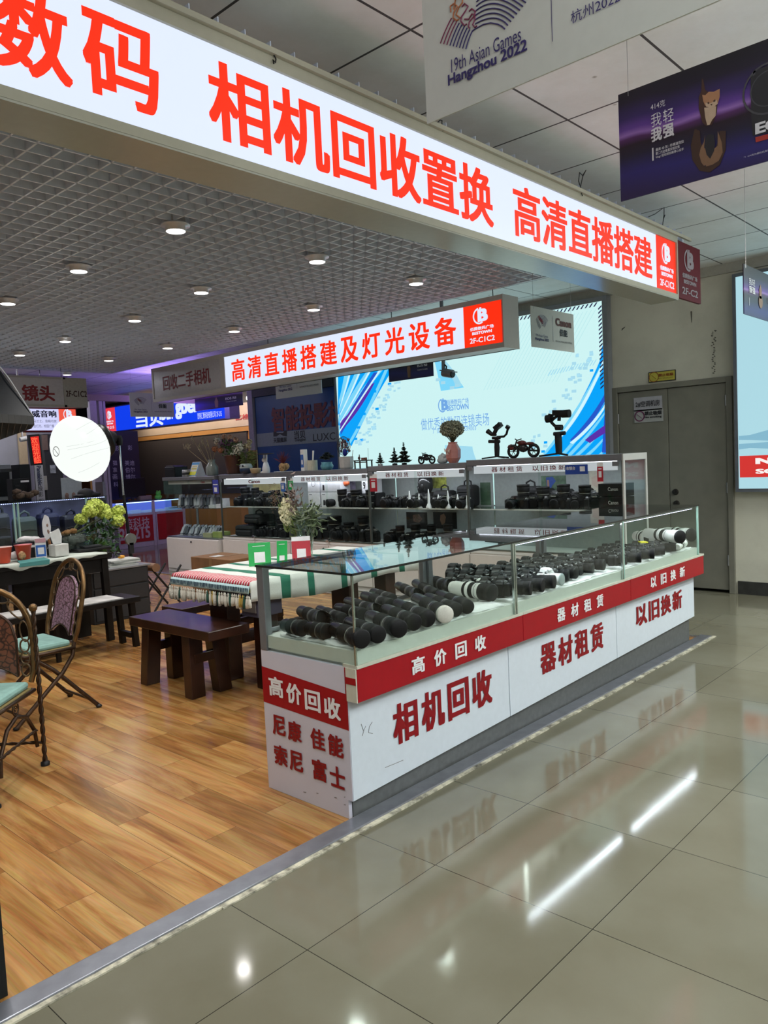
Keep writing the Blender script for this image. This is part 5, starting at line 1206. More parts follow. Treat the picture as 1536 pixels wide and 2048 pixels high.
# glass vase with dried stems
p = TP(424); t = thing('glass_vase', 'grey glass bottle vase with long dried stems on the back cabinets', 'vase', p)
MB().lathe([(.07, 0), (.085, .01), (.085, .12), (.05, .17), (.045, .19), (.055, .22)], n=20).build('vase', M('smoky_glass', (.22, .24, .22), .12, var=.1), t, local=True)
mb = MB(); P = lambda x, y, xx=XK+.15: PX(xx, x, y)-p
tips = [P(384, 874), P(404, 878), P(398, 890), P(414, 880), P(372, 895), P(438, 868)]; stems(mb, (0, 0, .1), tips, .004, .03, rn); mb.build('stems', DRYS, t, local=True)
mb = MB()
for tp in tips[:4]:
    for k in range(8): leaf(mb, tp-Vector((0, 0, k*.014)), (rn.uniform(-.3, .3), rn.uniform(-1, 1), 1), .035, .008, rn)
for k in range(60): leaf(mb, tips[4]+Vector((0, rn.uniform(-.09, .05), rn.uniform(-.03, .03))), (0, rn.uniform(-1, 1), .5), .04, .002, rn)
mb.build('seed_heads', M('seed_pale', (.42, .36, .25), .7), t, local=True)
# monkey-like pale dried flower heads as their own stems
# brown pot with flowers
p = TP(467); t = thing('flower_pot', 'brown leather-like pot of mixed dried flowers on the back cabinets', 'plant', p)
MB().lathe([(.085, 0), (.09, .01), (.115, .24), (.12, .245), (.11, .25), (.10, .2)], n=22).build('pot', M('pot_brown', (.085, .035, .025), .4), t, local=True)
MB().lathe([(.12, 0), (.12, .008)], n=20).build('saucer', DARK, t, local=True)
P = lambda x, y: PX(XK+.15, x, y)-p
mb = MB(); tl = [P(449, 873), P(459, 876), P(474, 878), P(442, 900), P(434, 882), P(452, 892), P(461, 890), P(470, 900), P(480, 895), P(466, 905), P(455, 905)]; stems(mb, (0, 0, .2), tl, .003, .04, rn)
for k in range(160): leaf(mb, Vector((rn.uniform(-.07, .07), rn.uniform(-.13, .13), rn.uniform(.2, .42))), (rn.uniform(-1, 1), rn.uniform(-1, 1), rn.uniform(-.2, 1)), .06, .014, rn)
mb.build('foliage', GREEN_L, t, local=True)
for cs, col, nm, r in [([P(434, 882)], (.55, .50, .42), 'petal_white', .05), ([P(442, 900), P(430, 898)], (.40, .16, .08), 'petal_rust', .04), ([P(452, 890), P(446, 886), P(461, 886)], (.16, .07, .15), 'petal_mauve', .055), ([P(470, 897), P(476, 902), P(468, 908), P(480, 894)], (.62, .60, .50), 'petal_cream', .05), ([P(449, 873), P(460, 875), P(472, 880)], (.45, .26, .18), 'petal_peach', .032)]:
    mb = MB()
    for c in cs: cluster(mb, c, r, 70, .016, rn)
    mb.build('blossoms', M(nm, col, .7), t, local=True)
p = TP(493, XK+.25); t = thing('flower_pot', 'pot of wispy green grass and cream flowers right of the brown pot', 'plant', p)
MB().lathe([(.06, 0), (.075, .12), (.07, .125)], n=16).build('pot', M('pot_olive', (.10, .09, .05), .6), t, local=True)
P = lambda x, y: PX(XK+.25, x, y)-p
mb = MB()
for k in range(420):
    a = rn.uniform(0, 2*pi); r = rn.uniform(0, .12); z = rn.uniform(.10, .28); leaf(mb, (r*cos(a)*.7, r*sin(a), z), (cos(a), sin(a), rn.uniform(-.6, .8)), .06, .0025, rn)
mb.build('grass', M('grass_yellow', (.16, .18, .05), .7), t, local=True)
mb = MB()
for c in [P(499, 884), P(490, 892), P(497, 893)]: cluster(mb, c, .035, 50, .014, rn)
mb.build('blossoms', M('petal_sand', (.50, .42, .26), .7), t, local=True)
# picture card
p = TP(509, XK+.38); t = thing('picture_card', 'small warm-toned picture card standing behind the cat figurine', 'card', p); MB().box((0, 0, .16), (.01, .14, .28)).build('card', M('card_sepia', (.42, .25, .12), .5, var=.4, nscale=14), t, local=True); MB().box((-.007, 0, .09), (.004, .11, .10)).build('print', M('card_brown', (.10, .04, .02), .5, var=.6, nscale=25), t, local=True)
# navy raccoon bowl
p = TP(492, XK+.02); t = thing('bowl', 'navy and white animal-face bowl on the back cabinets', 'bowl', p)
MB().lathe([(.04, 0), (.075, .02), (.085, .05), (.08, .07)], n=20).build('lower_bowl', M('bowl_navy', (.015, .03, .07), .3), t, local=True)
MB().lathe([(.081, .07), (.082, .09), (.07, .12), (.055, .128), (.05, .12)], n=20).build('upper_bowl', M('bowl_pale', (.32, .36, .36), .35), t, local=True)
mb = MB(); [mb.ball((-.072, dy, .10), (.012, .018, .015), 8) for dy in (-.03, .03)]; mb.build('eye', M('bowl_dark', (.01, .015, .04), .3), t, local=True)
p = TP(511, XK+.01); t = thing('bowl', 'small cream ceramic bowl left of the white cat figurine', 'bowl', p); MB().lathe([(.045, 0), (.06, .01), (.07, .05), (.072, .065), (.066, .066), (.05, .02), (.0001, .015)], n=20).build('bowl', M('bowl_cream', (.40, .32, .20), .4), t, local=True)
# white cat figurine with tray on its head
p = TP(532, XK+.03); t = thing('cat_figurine', 'white cat figurine holding a dark dish overhead on the back cabinets', 'figurine', p)
WPOR = M('porcelain', (.62, .64, .68), .3)
mb = MB(); mb.lathe([(.045, 0), (.052, .02), (.05, .06), (.036, .11), (.026, .135), (.0001, .145)], n=16, sq=(.9, 1)); mb.ball((-.005, .02, .16), (.03, .033, .03), 12); mb.ball((-.01, .05, .01), (.03, .045, .014), 10)
mb.tube([(0, -.012, .13), (0, -.02, .19), (0, -.02, .225)], .012, 8); mb.tube([(0, .03, .14), (0, .03, .19), (0, .028, .225)], .010, 8); mb.build('body', WPOR, t, local=True)
MB().lathe([(.02, .225), (.11, .235), (.112, .24), (.0001, .236)], n=20).build('dish', M('dish_dark', (.05, .045, .04), .4), t, local=True)
# red twig plant on rock and tray
p = TP(566, XK+.08); t = thing('potted_plant', 'dark red twiggy plant in a tan rock pot on a white tray', 'plant', p)
MB().lathe([(.11, 0), (.13, .006), (.13, .012), (.0001, .010)], n=22, sq=(.6, 1.2)).build('tray', WPOR, t, local=True)
mb = MB(); 
for k in range(9): mb.ball((rn.uniform(-.03, .03), rn.uniform(-.05, .05), .04+rn.uniform(0, .05)), (.035, .045, .04), 8)
mb.build('rock_pot', M('rock_tan', (.32, .20, .09), .8, bump=1, nscale=40, var=.4), t, local=True)
mb = MB()
for k in range(130):
    a = rn.uniform(0, 2*pi); b = rn.uniform(.3, 1.5); r = rn.uniform(.06, .15); tip = Vector((cos(a)*cos(b)*r*.7, sin(a)*cos(b)*r, .10+sin(b)*r*1.15)); mb.tube([(0, 0, .09), tip*.6+Vector((0, 0, .05)), tip+Vector((rn.uniform(-.02, .02), rn.uniform(-.02, .02), 0))], .0014, 3, caps=False)
mb.build('twigs', M('twig_red', (.13, .02, .03), .7), t, local=True)
# payment stand
p = TP(609, XK+.05); t = thing('payment_stand', 'upright white and blue payment stand on the back cabinets', 'sign', p, radians(-14))
MB().box((0, 0, .125), (.05, .085, .25)).build('stand', WPLAS, t, bevel=.003, local=True); f = Fr((-.025, 0, 0), (0, -1, 0), (0, 0, 1)); lflat(t, 'print', BLUE, [(-.036, .04, .036, .19)], f); lflat(t, 'print', M('sticker_white', (.7, .7, .72), .4), [(-.02, .075, .02, .13), (-.025, .21, .025, .225)], f, .003)
# ribbed cup with brush
p = TP(625, XK+.06); t = thing('cup', 'cream ribbed cup holding a white stick on the back cabinets', 'cup', p)
n_ = 36; pr = MB(); vs = []
for z in (0, .12):
    for k in range(n_): r = .058+.003*(k % 2); vs.append((r*cos(2*pi*k/n_), r*sin(2*pi*k/n_), z))
pr.add(vs, [(k, (k+1) % n_, n_+(k+1) % n_, n_+k) for k in range(n_)]+[tuple(range(n_))[::-1], tuple(range(n_, 2*n_))]); pr.build('cup', M('cup_cream', (.50, .50, .42), .5), t, local=True)
MB().tube([(0, -.01, .10), (0, -.028, .23)], [.008, .011], 8).build('stick', WPLAS, t, local=True)
# blue pot with succulent
p = TP(654, XK+.08); t = thing('potted_plant', 'dark succulent in a round light blue pot on the back cabinets', 'plant', p)
MB().lathe([(.045, 0), (.07, .02), (.075, .05), (.06, .075), (.065, .09), (.055, .088)], n=22).build('pot', M('pot_blue', (.10, .30, .38), .35, var=.2), t, local=True)
mb = MB()
for cx, cy, cz, R in [(0, 0, .15, .07), (0, .07, .13, .05), (0, -.07, .14, .055), (.03, .02, .18, .045), (-.03, -.03, .12, .05)]:
    for ring_ in range(4):
        for k in range(9):
            a = 2*pi*k/9+ring_*.4; e_ = .2+ring_*.35; leaf(mb, (cx, cy, cz), (cos(a)*cos(e_), sin(a)*cos(e_), sin(e_)), R*(1.1-ring_*.18), R*.24, rn)
mb.build('leaves', M('succulent', (.035, .05, .055), .5), t, local=True)
# hexagonal white pot with round fan
p = TP(693, XK+.08); t = thing('flower_pot', 'white faceted pot with round sheer fan and blossoms on the back cabinets', 'plant', p)
MB().lathe([(.068, 0), (.08, .02), (.083, .14), (.076, .142), (.07, .06)], n=7, smooth=False).build('pot', M('pot_white', (.44, .44, .44), .5), t, local=True)
P = lambda x, y: PX(XK+.08, x, y)-p
c = P(687, 892); f = Fr(c, (0, -1, 0), (0, 0, 1)); R = .105
fan = MB(); fan.tube([f.pt(R*cos(2*pi*k/32), R*sin(2*pi*k/32)) for k in range(32)], .003, 5, closed=True); fan.build('fan_rim', DARK, t, local=True)
MB().disc(f, 0, 0, R, 0, 32).build('fan_gauze', glassmat('gauze', (.55, .60, .62), k=.6), t, local=True)
mb = MB()
for k in range(26): cluster(mb, f.pt(rn.uniform(-.08, .08), rn.uniform(-.06, .08), -.01), .012, 8, .012, rn)
mb.build('blossoms', M('petal_plum', (.33, .22, .24), .7), t, local=True)
MB().ball(P(690, 905), (.028, .03, .042), 12).build('blue_bottle', M('bottle_blue', (.01, .02, .25), .2), t, local=True)
mb = MB(); mb.tube([P(704, 915), P(706, 900)], .003, 5); mb.tube([f.pt(0, -R), f.pt(.0, -R-.1)], .004, 5); mb.build('stick', DRYS, t, local=True)
# miniature table with tiny objects
p = TP(727, XK+.06); t = thing('miniature_table', 'miniature dark table with tiny tea set on the back cabinets', 'miniature', p)
mb = MB(); mb.box((0, 0, .088), (.10, .20, .012)); [mb.box((dx, dy, .041), (.012, .012, .082)) for dx in (-.04, .04) for dy in (-.09, .09)]; mb.box((-.04, 0, .07), (.008, .17, .012)); mb.build('table', M('dark_teak', (.02, .012, .01), .4), t, local=True)
mb = MB(); mb.ball((0, .06, .115), (.012, .018, .02), 8); mb.lathe([(.006, .095), (.005, .15), (.0001, .16)], (0, .055, 0), n=8); mb.build('figure', M('mini_brown', (.07, .03, .025), .5), t, local=True)
MB().box((0, -.01, .107), (.03, .05, .025)).lathe([(.012, .094), (.012, .12)], (0, -.045, 0), n=10).build('tea_set', M('mini_rust', (.18, .06, .04), .5), t, local=True)
MB().tube([(0, -.078, .09), (0, -.082, .22)], .0022, 4).build('pole', DARK, t, local=True)
# small pine trees
PINE = M('pine_dark', (.012, .022, .014), .8)
def pine(px_, y_top, wd, lab, mat):
    p = TP(px_, XK+.06); h = PX(XK+.06, px_, y_top).z-p.z; t = thing('miniature_tree', lab, 'miniature', p, group='miniature pine trees on the back cabinets')
    mb = MB(); 
    for k in range(420):
        u = rn.random(); z = .03+u*(h-.03); r = wd*(1.02-u)*(.75+.25*math.sin(u*30)); a = rn.uniform(0, 2*pi)
        leaf(mb, (0, 0, z), (cos(a), sin(a), .1), max(r, .010), .006, rn)
    mb.build('needles', mat, t, local=True)
    MB().cyl((0, 0, 0), (0, 0, h*.9), .003, n=6).build('trunk', DARK, t, local=True)
    MB().lathe([(.028, 0), (.028, .018), (.018, .022)], n=12).build('base', DARK if mat is PINE else SILVER, t, local=True)
pine(761, 906, .06, 'smallest frosted miniature pine tree, leftmost of three', M('pine_frost', (.10, .15, .14), .8))
pine(790, 895, .075, 'middle miniature pine tree of three on the back cabinets', PINE); pine(809, 884, .095, 'tallest miniature pine tree, rightmost of three', PINE)
# toy motorcycles
def moto(px_, s, col, lab, x=XK+.08):
    p = TP(px_, x); t = thing('toy_motorcycle', lab, 'toy', p); t.scale = (s, s, s)
    for yy in (-.075, .075):
        w = MB(); w.tube([(0, yy+.036*cos(2*pi*k/18), .042+.036*sin(2*pi*k/18)) for k in range(18)], .010, 6, closed=True)
        for k in range(6): w.cyl((0, yy, .042), (0, yy+.034*cos(k*pi/3), .042+.034*sin(k*pi/3)), .002, n=4)
        w.build('wheel', BLACK, t, local=True)
    mb = MB(); mb.ball((0, 0, .06), (.022, .035, .026), 10); mb.tube([(0, -.075, .042), (0, -.04, .085), (0, .03, .08), (0, .075, .042)], .006, 6); mb.tube([(0, .075, .042), (0, .045, .115)], .005, 6); mb.tube([(-.035, .035, .12), (0, .045, .112), (.035, .035, .12)], .004, 6); mb.tube([(.02, -.03, .045), (.02, -.095, .04)], .007, 6); mb.build('frame', M('toy_dark', (.03, .03, .03), .35, .5), t, local=True)
    mb = MB(); mb.ball((0, .012, .095), (.018, .034, .016), 10); mb.ball((0, -.045, .088), (.016, .038, .010), 10); mb.ball((0, .09, .07), (.010, .03, .02), 8); mb.build('tank_and_seat', col, t, local=True)
moto(854, .95, BLACK, 'small black toy motorcycle on the back cabinets')
moto(1048, 1.45, M('toy_maroon', (.10, .015, .015), .35), 'larger dark red toy motorcycle between the two gimbals')
# white crystal lump
p = TP(886, XK+.08); t = thing('white_figurine', 'pale lumpy translucent figurine left of the pink vase', 'figurine', p); mb = MB()
for c in [((0, 0, .035), .045), ((0, .025, .06), .028), ((0, -.02, .065), .03), ((0, .035, .03), .03), ((0, -.035, .03), .03), ((0, .0, .085), .02)]: mb.ball(c[0], c[1], 10)
mb.build('body', M('quartz', (.45, .50, .50), .3), t, local=True)
# pink vase with baby's breath
p = TP(907, XK+.05); t = thing('flower_vase', 'pink faceted vase with white bow holding a cloud of tiny dried flowers', 'vase', p)
MB().lathe([(.045, 0), (.075, .05), (.078, .13), (.045, .19), (.05, .205), (.04, .2)], n=7, smooth=False).build('vase', M('vase_pink', (.42, .17, .15), .4), t, local=True)
mb = MB(); f = Fr((-.078, .01, .12), (0, -1, 0), (0, 0, 1)); mb.flat([(0, 0), (-.035, .03), (-.03, -.008)], f, .003); mb.flat([(0, 0), (.035, .02), (.03, -.02)], f, .003); mb.flat([(0, 0), (-.015, -.04), (-.005, -.038)], f, .003); mb.flat([(0, 0), (.018, -.035), (.006, -.038)], f, .003); mb.build('bow', M('bow_cream', (.6, .5, .42), .6), t, local=True)
c0 = PX(XK+.05, 904, 872)-p
mb = MB(); mg = MB()
for k in range(1500):
    v = Vector((rn.gauss(0, 1), rn.gauss(0, 1), rn.gauss(0, 1))).normalized()*rn.uniform(.3, 1)**.5; v = Vector((v.x*.10, v.y*.135, v.z*.085)); q = Vector((0, 0, .335))+v
    if k % 12 == 0: mg.tube([(0, 0, .19), ((q.x)*.5, q.y*.5, .19+(q.z-.19)*.6), q], .0012, 3, caps=False)
    mb.box(q, (.010, .010, .010), rz=k)
mb.build('florets', M('babys_breath', (.26, .27, .19), .8, var=.5), t, local=True); mg.build('stems', M('stem_dark', (.10, .10, .05), .7), t, local=True)
# gimbals
def gimbal(px_, pts_fn, lab):
    p = TP(px_, XK+.10); t = thing('camera_gimbal', lab, 'gimbal', p); P = lambda x, y: PX(XK+.10, x, y)-p; pts_fn(t, P)
def g1(t, P):
    mb = MB(); b = P(994, 913)
    for q in (P(970, 921), P(1023, 917)): mb.tube([b, (q.x-.05, q.y, .008)], .008, 6)
    mb.tube([b, (.12, b.y, .008)], .008, 6); mb.build('tripod_leg', BLACK, t, local=True)
    MB().tube([P(994, 914), P(994, 895), P(993, 878)], [.022, .026, .02], 12).build('grip', BLACKM, t, local=True)
    MB().tube([P(978, 883), P(999, 883)], .016, 10).tube([P(985, 876), P(1000, 876)], .014, 8).build('control_head', BLACK, t, local=True)
    mb = MB(); mb.tube([P(994, 874), P(1008, 873), P(1013, 868), P(1016, 856)], .011, 8); mb.tube([P(1014, 857), P(1017, 852)], .022, 10); mb.build('arm', BLACK, t, local=True)
    mb = MB(); mb.tube([P(975, 862), P(984, 869), P(992, 870)], [.024, .018, .012], 10); mb.build('motor', BLACK, t, local=True)
    mb = MB(); mb.tube([P(988, 868), P(994, 856), P(1000, 846)], .020, 8); mb.bar(P(990, 858), P(1002, 848), .05, .04); mb.build('camera_plate', BLACK, t, local=True)
def g2(t, P):
    mb = MB(); b = P(1117, 907)
    for q in (P(1084, 914), P(1141, 912)): mb.tube([b, (q.x-.05, q.y, .008)], .009, 6)
    mb.tube([b, (.14, b.y, .008)], .009, 6); mb.build('tripod_leg', BLACK, t, local=True)
    MB().tube([P(1118, 908), P(1117, 885), P(1116, 866)], [.028, .032, .030], 12).build('grip', BLACKM, t, local=True)
    MB().tube([P(1108, 868), P(1130, 866)], .018, 10).tube([P(1112, 855), P(1124, 855)], .026, 10).build('control_head', BLACK, t, local=True)
    mb = MB(); mb.tube([P(1112, 854), P(1104, 846), P(1098, 838)], .014, 8); mb.tube([P(1093, 838), P(1104, 836)], .036, 12); mb.tube([P(1100, 832), P(1101, 828)], .02, 10); mb.tube([P(1104, 840), P(1114, 832)], .014, 8); mb.build('arm', BLACK, t, local=True)
    mb = MB(); mb.bar(P(1107, 826), P(1128, 826), .05, .05); mb.bar(P(1110, 823), P(1136, 823), .02, .02); mb.build('camera_body', BLACK, t, local=True)
    MB().tube([P(1124, 828), P(1139, 827)], [.034, .036], 14).build('lens', BLACKM, t, local=True)
    MB().tube([P(1118, 842), P(1119, 828)], .016, 8).build('camera_plate', BLACK, t, local=True)
gimbal(994, g1, 'black folding camera gimbal on small tripod, left of the red toy motorcycle')
gimbal(1116, g2, 'black camera gimbal carrying a camera at the right end of the back cabinets')
# ================================================================ TABLE WITH STRIPED CLOTH
WOODD = M('dark_walnut', (.030, .010, .005), .28, var=.35, nscale=9, coat=.12, spec=.4)
WOODN = M('near_black_wood', (.008, .006, .005), .4, var=.3, nscale=9, spec=.25)
tb = thing('wooden_table', 'dark wooden table under the striped fringed cloth', 'table', (3.6, 4.2, 0))
MB().bb(2.90, 4.45, 3.81, 4.63, .69, .735).build('tabletop', WOODD, tb, bevel=.004)
for x, ya_, yb__ in ((3.10, 4.30, 4.50), (3.10, 3.90, 4.02), (4.25, 4.30, 4.50), (4.25, 3.90, 4.02)): MB().bb(x-.05, x+.06, ya_, yb__, .002, .69).build('leg', WOODD, tb, bevel=.006)
MB().bb(3.16, 4.20, 4.36, 4.42, .22, .30).build('stretcher', WOODD, tb, bevel=.004)
cl = thing('tablecloth', 'white cloth with green stripes, red ribbed border and tassels on the dark table', 'tablecloth', (3.6, 4.2, .736))
ZT_ = .742; CY0, CY1 = 3.79, 4.655
def edge_prof(s):   # s metres from left table edge outward/inward: negative = on the top
    if s < 0: return 2.885-s, ZT_
    return 2.885-.02*min(1, s/.04)-.03*max(0, s-.03)/.15, ZT_-max(0, s-.008)*.97
ctx = []
CWHT = M('cloth_white', (.58, .60, .56), .9, bump=.4, nscale=220, var=.05); CGRN = M('cloth_green', (.015, .14, .085), .9, bump=.4, nscale=220); CGREY = M('cloth_greyline', (.30, .32, .28), .9)
def strip(s0, s1, mat, nm, y0=CY0, y1=CY1, wav=0):
    mb = MB(); nx = max(2, int((s1-s0)/.02)); ny = 60
    ss = [s0+(s1-s0)*i/nx for i in range(nx+1)]; vs = []
    for s_ in ss:
        for j in range(ny+1):
            y = y0+(y1-y0)*j/ny; x, z = edge_prof(s_); wv = .004*sin(y*38+1) if s_ > 0 else .0015*sin(y*25+x*9)
            vs.append((x-abs(wv)*(s_ > 0), y, z+(wv if s_ <= 0 else 0)+.002))
    mb.add(vs, [(i*(ny+1)+j, i*(ny+1)+j+1, (i+1)*(ny+1)+j+1, (i+1)*(ny+1)+j) for i in range(nx) for j in range(ny)], True)
    o = mb.build(nm, mat, cl); sm = o.modifiers.new('s', 'SOLIDIFY'); sm.thickness = .003; return o
segs = [(-1.57, -1.40, CWHT), (-1.40, -1.34, CGRN), (-1.34, -1.10, CWHT), (-1.10, -1.04, CGRN), (-1.04, -.80, CWHT), (-.80, -.745, CGRN), (-.745, -.50, CWHT), (-.50, -.445, CGRN), (-.445, -.30, CWHT), (-.30, -.22, CGRN), (-.22, -.115, CWHT)]
for a, b, mt_ in segs: strip(a, b, mt_, 'green_stripe' if mt_ is CGRN else 'cloth_panel')
mr, nt, bs, N, L = nodes('cloth_red_rib'); tc = N('ShaderNodeTexCoord'); wv = N('ShaderNodeTexWave'); wv.bands_direction = 'Y'; wv.inputs['Scale'].default_value = 12; wv.inputs['Distortion'].default_value = .8
rp = N('ShaderNodeValToRGB'); rp.color_ramp.interpolation = 'CONSTANT'; rp.color_ramp.elements[0].color = (.42, .02, .05, 1); rp.color_ramp.elements[1].position = .68; rp.color_ramp.elements[1].color = (.60, .55, .52, 1)
L(tc.outputs['Object'], wv.inputs[0]); L(wv.outputs['Fac'], rp.inputs[0]); L(rp.outputs[0], bs.inputs['Base Color']); bs.inputs['Roughness'].default_value = .9
strip(-.115, .035, mr, 'red_rib_border')
strip(.035, .085, M('cloth_paleblue', (.36, .50, .52), .9, var=.1, nscale=80), 'blue_border')
mb = MB(); k = CY0+.01
while k < CY1:
    x, z = edge_prof(.06); mb.bb(x-.006, x-.003, k, k+.008, z-.014, z+.014); k += .017
mb.build('dark_dash', M('cloth_navy', (.02, .05, .08), .9), cl)
# front drop (towards the counter)
mb = MB(); f = FY(3.785)
def drop(x0, x1, mat, nm):
    mb = MB(); n_ = 10; vs = []
    for i in range(n_+1):
        x = x0+(x1-x0)*i/n_; b = .60+.02*sin(x*5)
        for z in (.744, .70, .65, b): vs.append((x, 3.787-.006*sin(x*21)*(.744-z)/.14-.004*(z < .74), z))
    mb.add(vs, [(i*4+j, i*4+j+1, (i+1)*4+j+1, (i+1)*4+j) for i in range(n_) for j in range(3)], True); o = mb.build(nm, mat, cl); o.modifiers.new('s', 'SOLIDIFY').thickness = .003
xs_ = [(2.885+.22, 2.885+.30, CGRN)] ; last = 2.885
for a, b, mt_ in sorted([(2.885-b, 2.885-a, m_) for a, b, m_ in segs]): drop(max(a, 2.89), b, mt_, 'green_stripe' if mt_ is CGRN else 'cloth_panel')
drop(2.866, 3.0, CWHT, 'cloth_panel')
# tassels
rt_ = random.Random(4); FRC = [M('tassel_cream', (.62, .60, .52), .95, bump=1, nscale=200), M('tassel_green', (.02, .07, .05), .95), M('tassel_ochre', (.40, .28, .06), .95)]
k = CY0-.01; i = 0
while k < CY1+.01:
    x, z = edge_prof(.088); m_ = 0 if rt_.random() < .76 else rt_.choice((1, 2)); L_ = rt_.uniform(.072, .095)
    mb = MB(); mb.lathe([(.002, 0), (.004, -.008), (.0075, -.012), (.004, -.017), (.009, -.026), (.0118, -L_*.7), (.010, -L_), (.0001, -L_-.003)], (x-.006+rt_.uniform(-.004, .004), k, z-.002), Matrix.Rotation(rt_.uniform(-.15, .15), 3, 'X'), 8)
    mb.build('tassel', FRC[m_], cl); k += .0215; i += 1

# payment cards on the table (codes left blank)
def pay_card(p, w, h, col, lab, rz, hd=None):
    t = thing('payment_card', lab, 'card', p, rz)
    q = lambda a, b: Vector((0, a, 0))+Vector((.3*b, 0, b))
    f = Fr((0, 0, 0), (0, -1, 0), Vector((.28, 0, 1)).normalized())
    mb = MB(); mb.prism([(-w/2, 0), (w/2, 0), (w/2, h), (-w/2, h)], f, -.002, .002); mb.build('card', col, t, bevel=.001, local=True)
    mb = MB(); mb.prism([(-w*.24, h*.14), (w*.24, h*.14), (w*.24, h*.14+w*.48), (-w*.24, h*.14+w*.48)], f, .002, .0028); mb.build('label', M('sticker_white', (.7, .7, .72), .4), t, local=True)
    mb = MB(); mb.rect(f, -w*.30, h*.84, w*.26, h*.862, .003)
    if hd: mb.rect(f, -w/2, h*.82, w/2, h, .0026)
    mb.build('print', M('sticker_white', (.7, .7, .72), .4), t, local=True)
    mb = MB(); mb.bar((.0, 0, .0), (.09, 0, .0), w*.5, .003); mb.bar(f.pt(0, h*.7)+Vector((.003, 0, 0)), (.09, 0, .0), .02, .003); mb.build('prop', col, t, local=True)
pay_card((3.36, 4.31, .746), .155, .165, GREEN, 'large green payment card standing on the striped cloth, leftmost', radians(52))
pay_card((3.50, 4.24, .746), .075, .165, GREEN, 'narrow green payment card standing between the two wider ones', radians(40))
pay_card((3.66, 4.21, .746), .135, .18, REDC, 'red and white payment card standing beside the glass flower vase', radians(50), 1)
# glass vase of flowers on the table
pv = Vector((3.80, 4.32, .746)); t = thing('glass_vase', 'tall clear glass vase of white and green flowers on the striped table', 'vase', pv)
MB().lathe([(.04, 0), (.045, .005), (.052, .06), (.07, .22), (.085, .27), (.083, .27), (.068, .22), (.05, .06), (.0001, .012)], n=24).build('vase', GV, t, local=True)
MB().lathe([(.0001, .013), (.048, .015), (.050, .06), (.054, .1), (.0001, .1)], n=20).build('water', glassmat('water', (.80, .86, .80)), t, local=True)
P = lambda x, y, d=0: PX(3.80+d, x, y)-pv
mb = MB(); tips = [P(574, 990), P(586, 980), P(580, 1005), P(600, 985), P(550, 985), P(560, 1005), P(620, 1020), P(635, 1030), P(628, 1045), P(610, 1010)]; stems(mb, (0, 0, .03), tips, .0028, .03, rn); mb.build('stems', M('stem_green', (.10, .13, .04), .6), t, local=True)
mb = MB()
for (x, y), r in [((573, 1005), .04), ((572, 1018), .045), ((577, 1030), .045), ((570, 1035), .04), ((583, 1020), .038), ((566, 1022), .035), ((576, 1042), .035), ((590, 1028), .025)]: cluster(mb, P(x, y), r, 60, .012, rn)
mb.build('blossoms', M('petal_ivory', (.80, .76, .52), .7), t, local=True)
mb = MB()
for k in range(70): leaf(mb, P(588, 1005)+Vector((rn.gauss(0, .02), rn.gauss(0, .03), rn.gauss(0, .06))), (rn.gauss(0, 1), rn.gauss(0, 1), 1), .05, .01, rn)
mb.build('dried_plume', M('plume_mauve', (.22, .16, .14), .8), t, local=True)
mb = MB()
for k in range(150): c = P(rn.gauss(618, 13), rn.gauss(1035, 13), rn.uniform(-.08, .08)); leaf(mb, c, (rn.gauss(0, 1), rn.gauss(-.3, 1), rn.gauss(-.3, .6)), .075, .012, rn)
mb.build('leaves', M('leaf_dark', (.06, .09, .035), .5, var=.35), t, local=True)
mb = MB()
for k in range(260):
    u = rn.random(); c = P(558, 1010)*(1-u)+P(575, 1065)*u; s_ = rn.choice((-1, 1)); leaf(mb, c, (0, s_*.8, .7), .045*(.4+u*.8), .0035, rn)
for k in range(120):
    u = rn.random(); c = P(592, 1030)*(1-u)+P(588, 1075)*u; leaf(mb, c, (rn.gauss(0, 1), rn.gauss(0, 1), .5), .04, .003, rn)
mb.build('fern', M('fern_green', (.16, .22, .05), .6), t, local=True)
mb = MB()
for k in range(200): c = P(rn.gauss(549, 6), rn.gauss(995, 12)); mb.box(c, (.004, .004, .004), rz=k)
mb.build('seed_spray', M('seed_brown', (.20, .13, .08), .8), t, local=True)

# ================================================================ STOOL + BENCHES
def slab_stool(lab, x0, x1, y0, y1, zt, feet, th=.058, legw=(.10, .085), name='wooden_stool', cat='stool'):
    t = thing(name, lab, cat, ((x0+x1)/2, (y0+y1)/2, 0))
    MB().bb(x0, x1, y0, y1, zt-th, zt).build('seat', WOODD, t, bevel=.005)
    w, d = legw
    for (fx, fy) in feet:
        tx = fx+(-.0 if fx < (x0+x1)/2 else 0); ty = fy+(.04 if fy < (y0+y1)/2 else -.04)*.8; tx = fx+(.02 if fx < (x0+x1)/2 else -.02)
        tx = min(max(tx, x0+w/2+.01), x1-w/2-.01)
        b = [(fx-w/2, fy-d/2, .002), (fx+w/2, fy-d/2, .002), (fx+w/2, fy+d/2, .002), (fx-w/2, fy+d/2, .002)]; u = [(tx-w/2, ty-d/2, zt-th), (tx+w/2, ty-d/2, zt-th), (tx+w/2, ty+d/2, zt-th), (tx-w/2, ty+d/2, zt-th)]
        mb = MB(); mb.hexa(b, u); mb.build('leg', WOODD, t, bevel=.004)
    ys = sorted(set(round(f_[1], 1) for f_ in feet))
    for fy in (min(f_[1] for f_ in feet), max(f_[1] for f_ in feet)):
        MB().bb(x0+.06, x1-.06, fy-.02, fy+.02, .22, .28).build('stretcher', WOODD, t, bevel=.003)
    return t
slab_stool('thick dark brown wooden stool in front of the striped table', 2.635, 2.945, 3.92, 4.85, .463, [(2.70, 4.20), (2.90, 4.19), (2.70, 4.74), (2.90, 4.73)], .06)
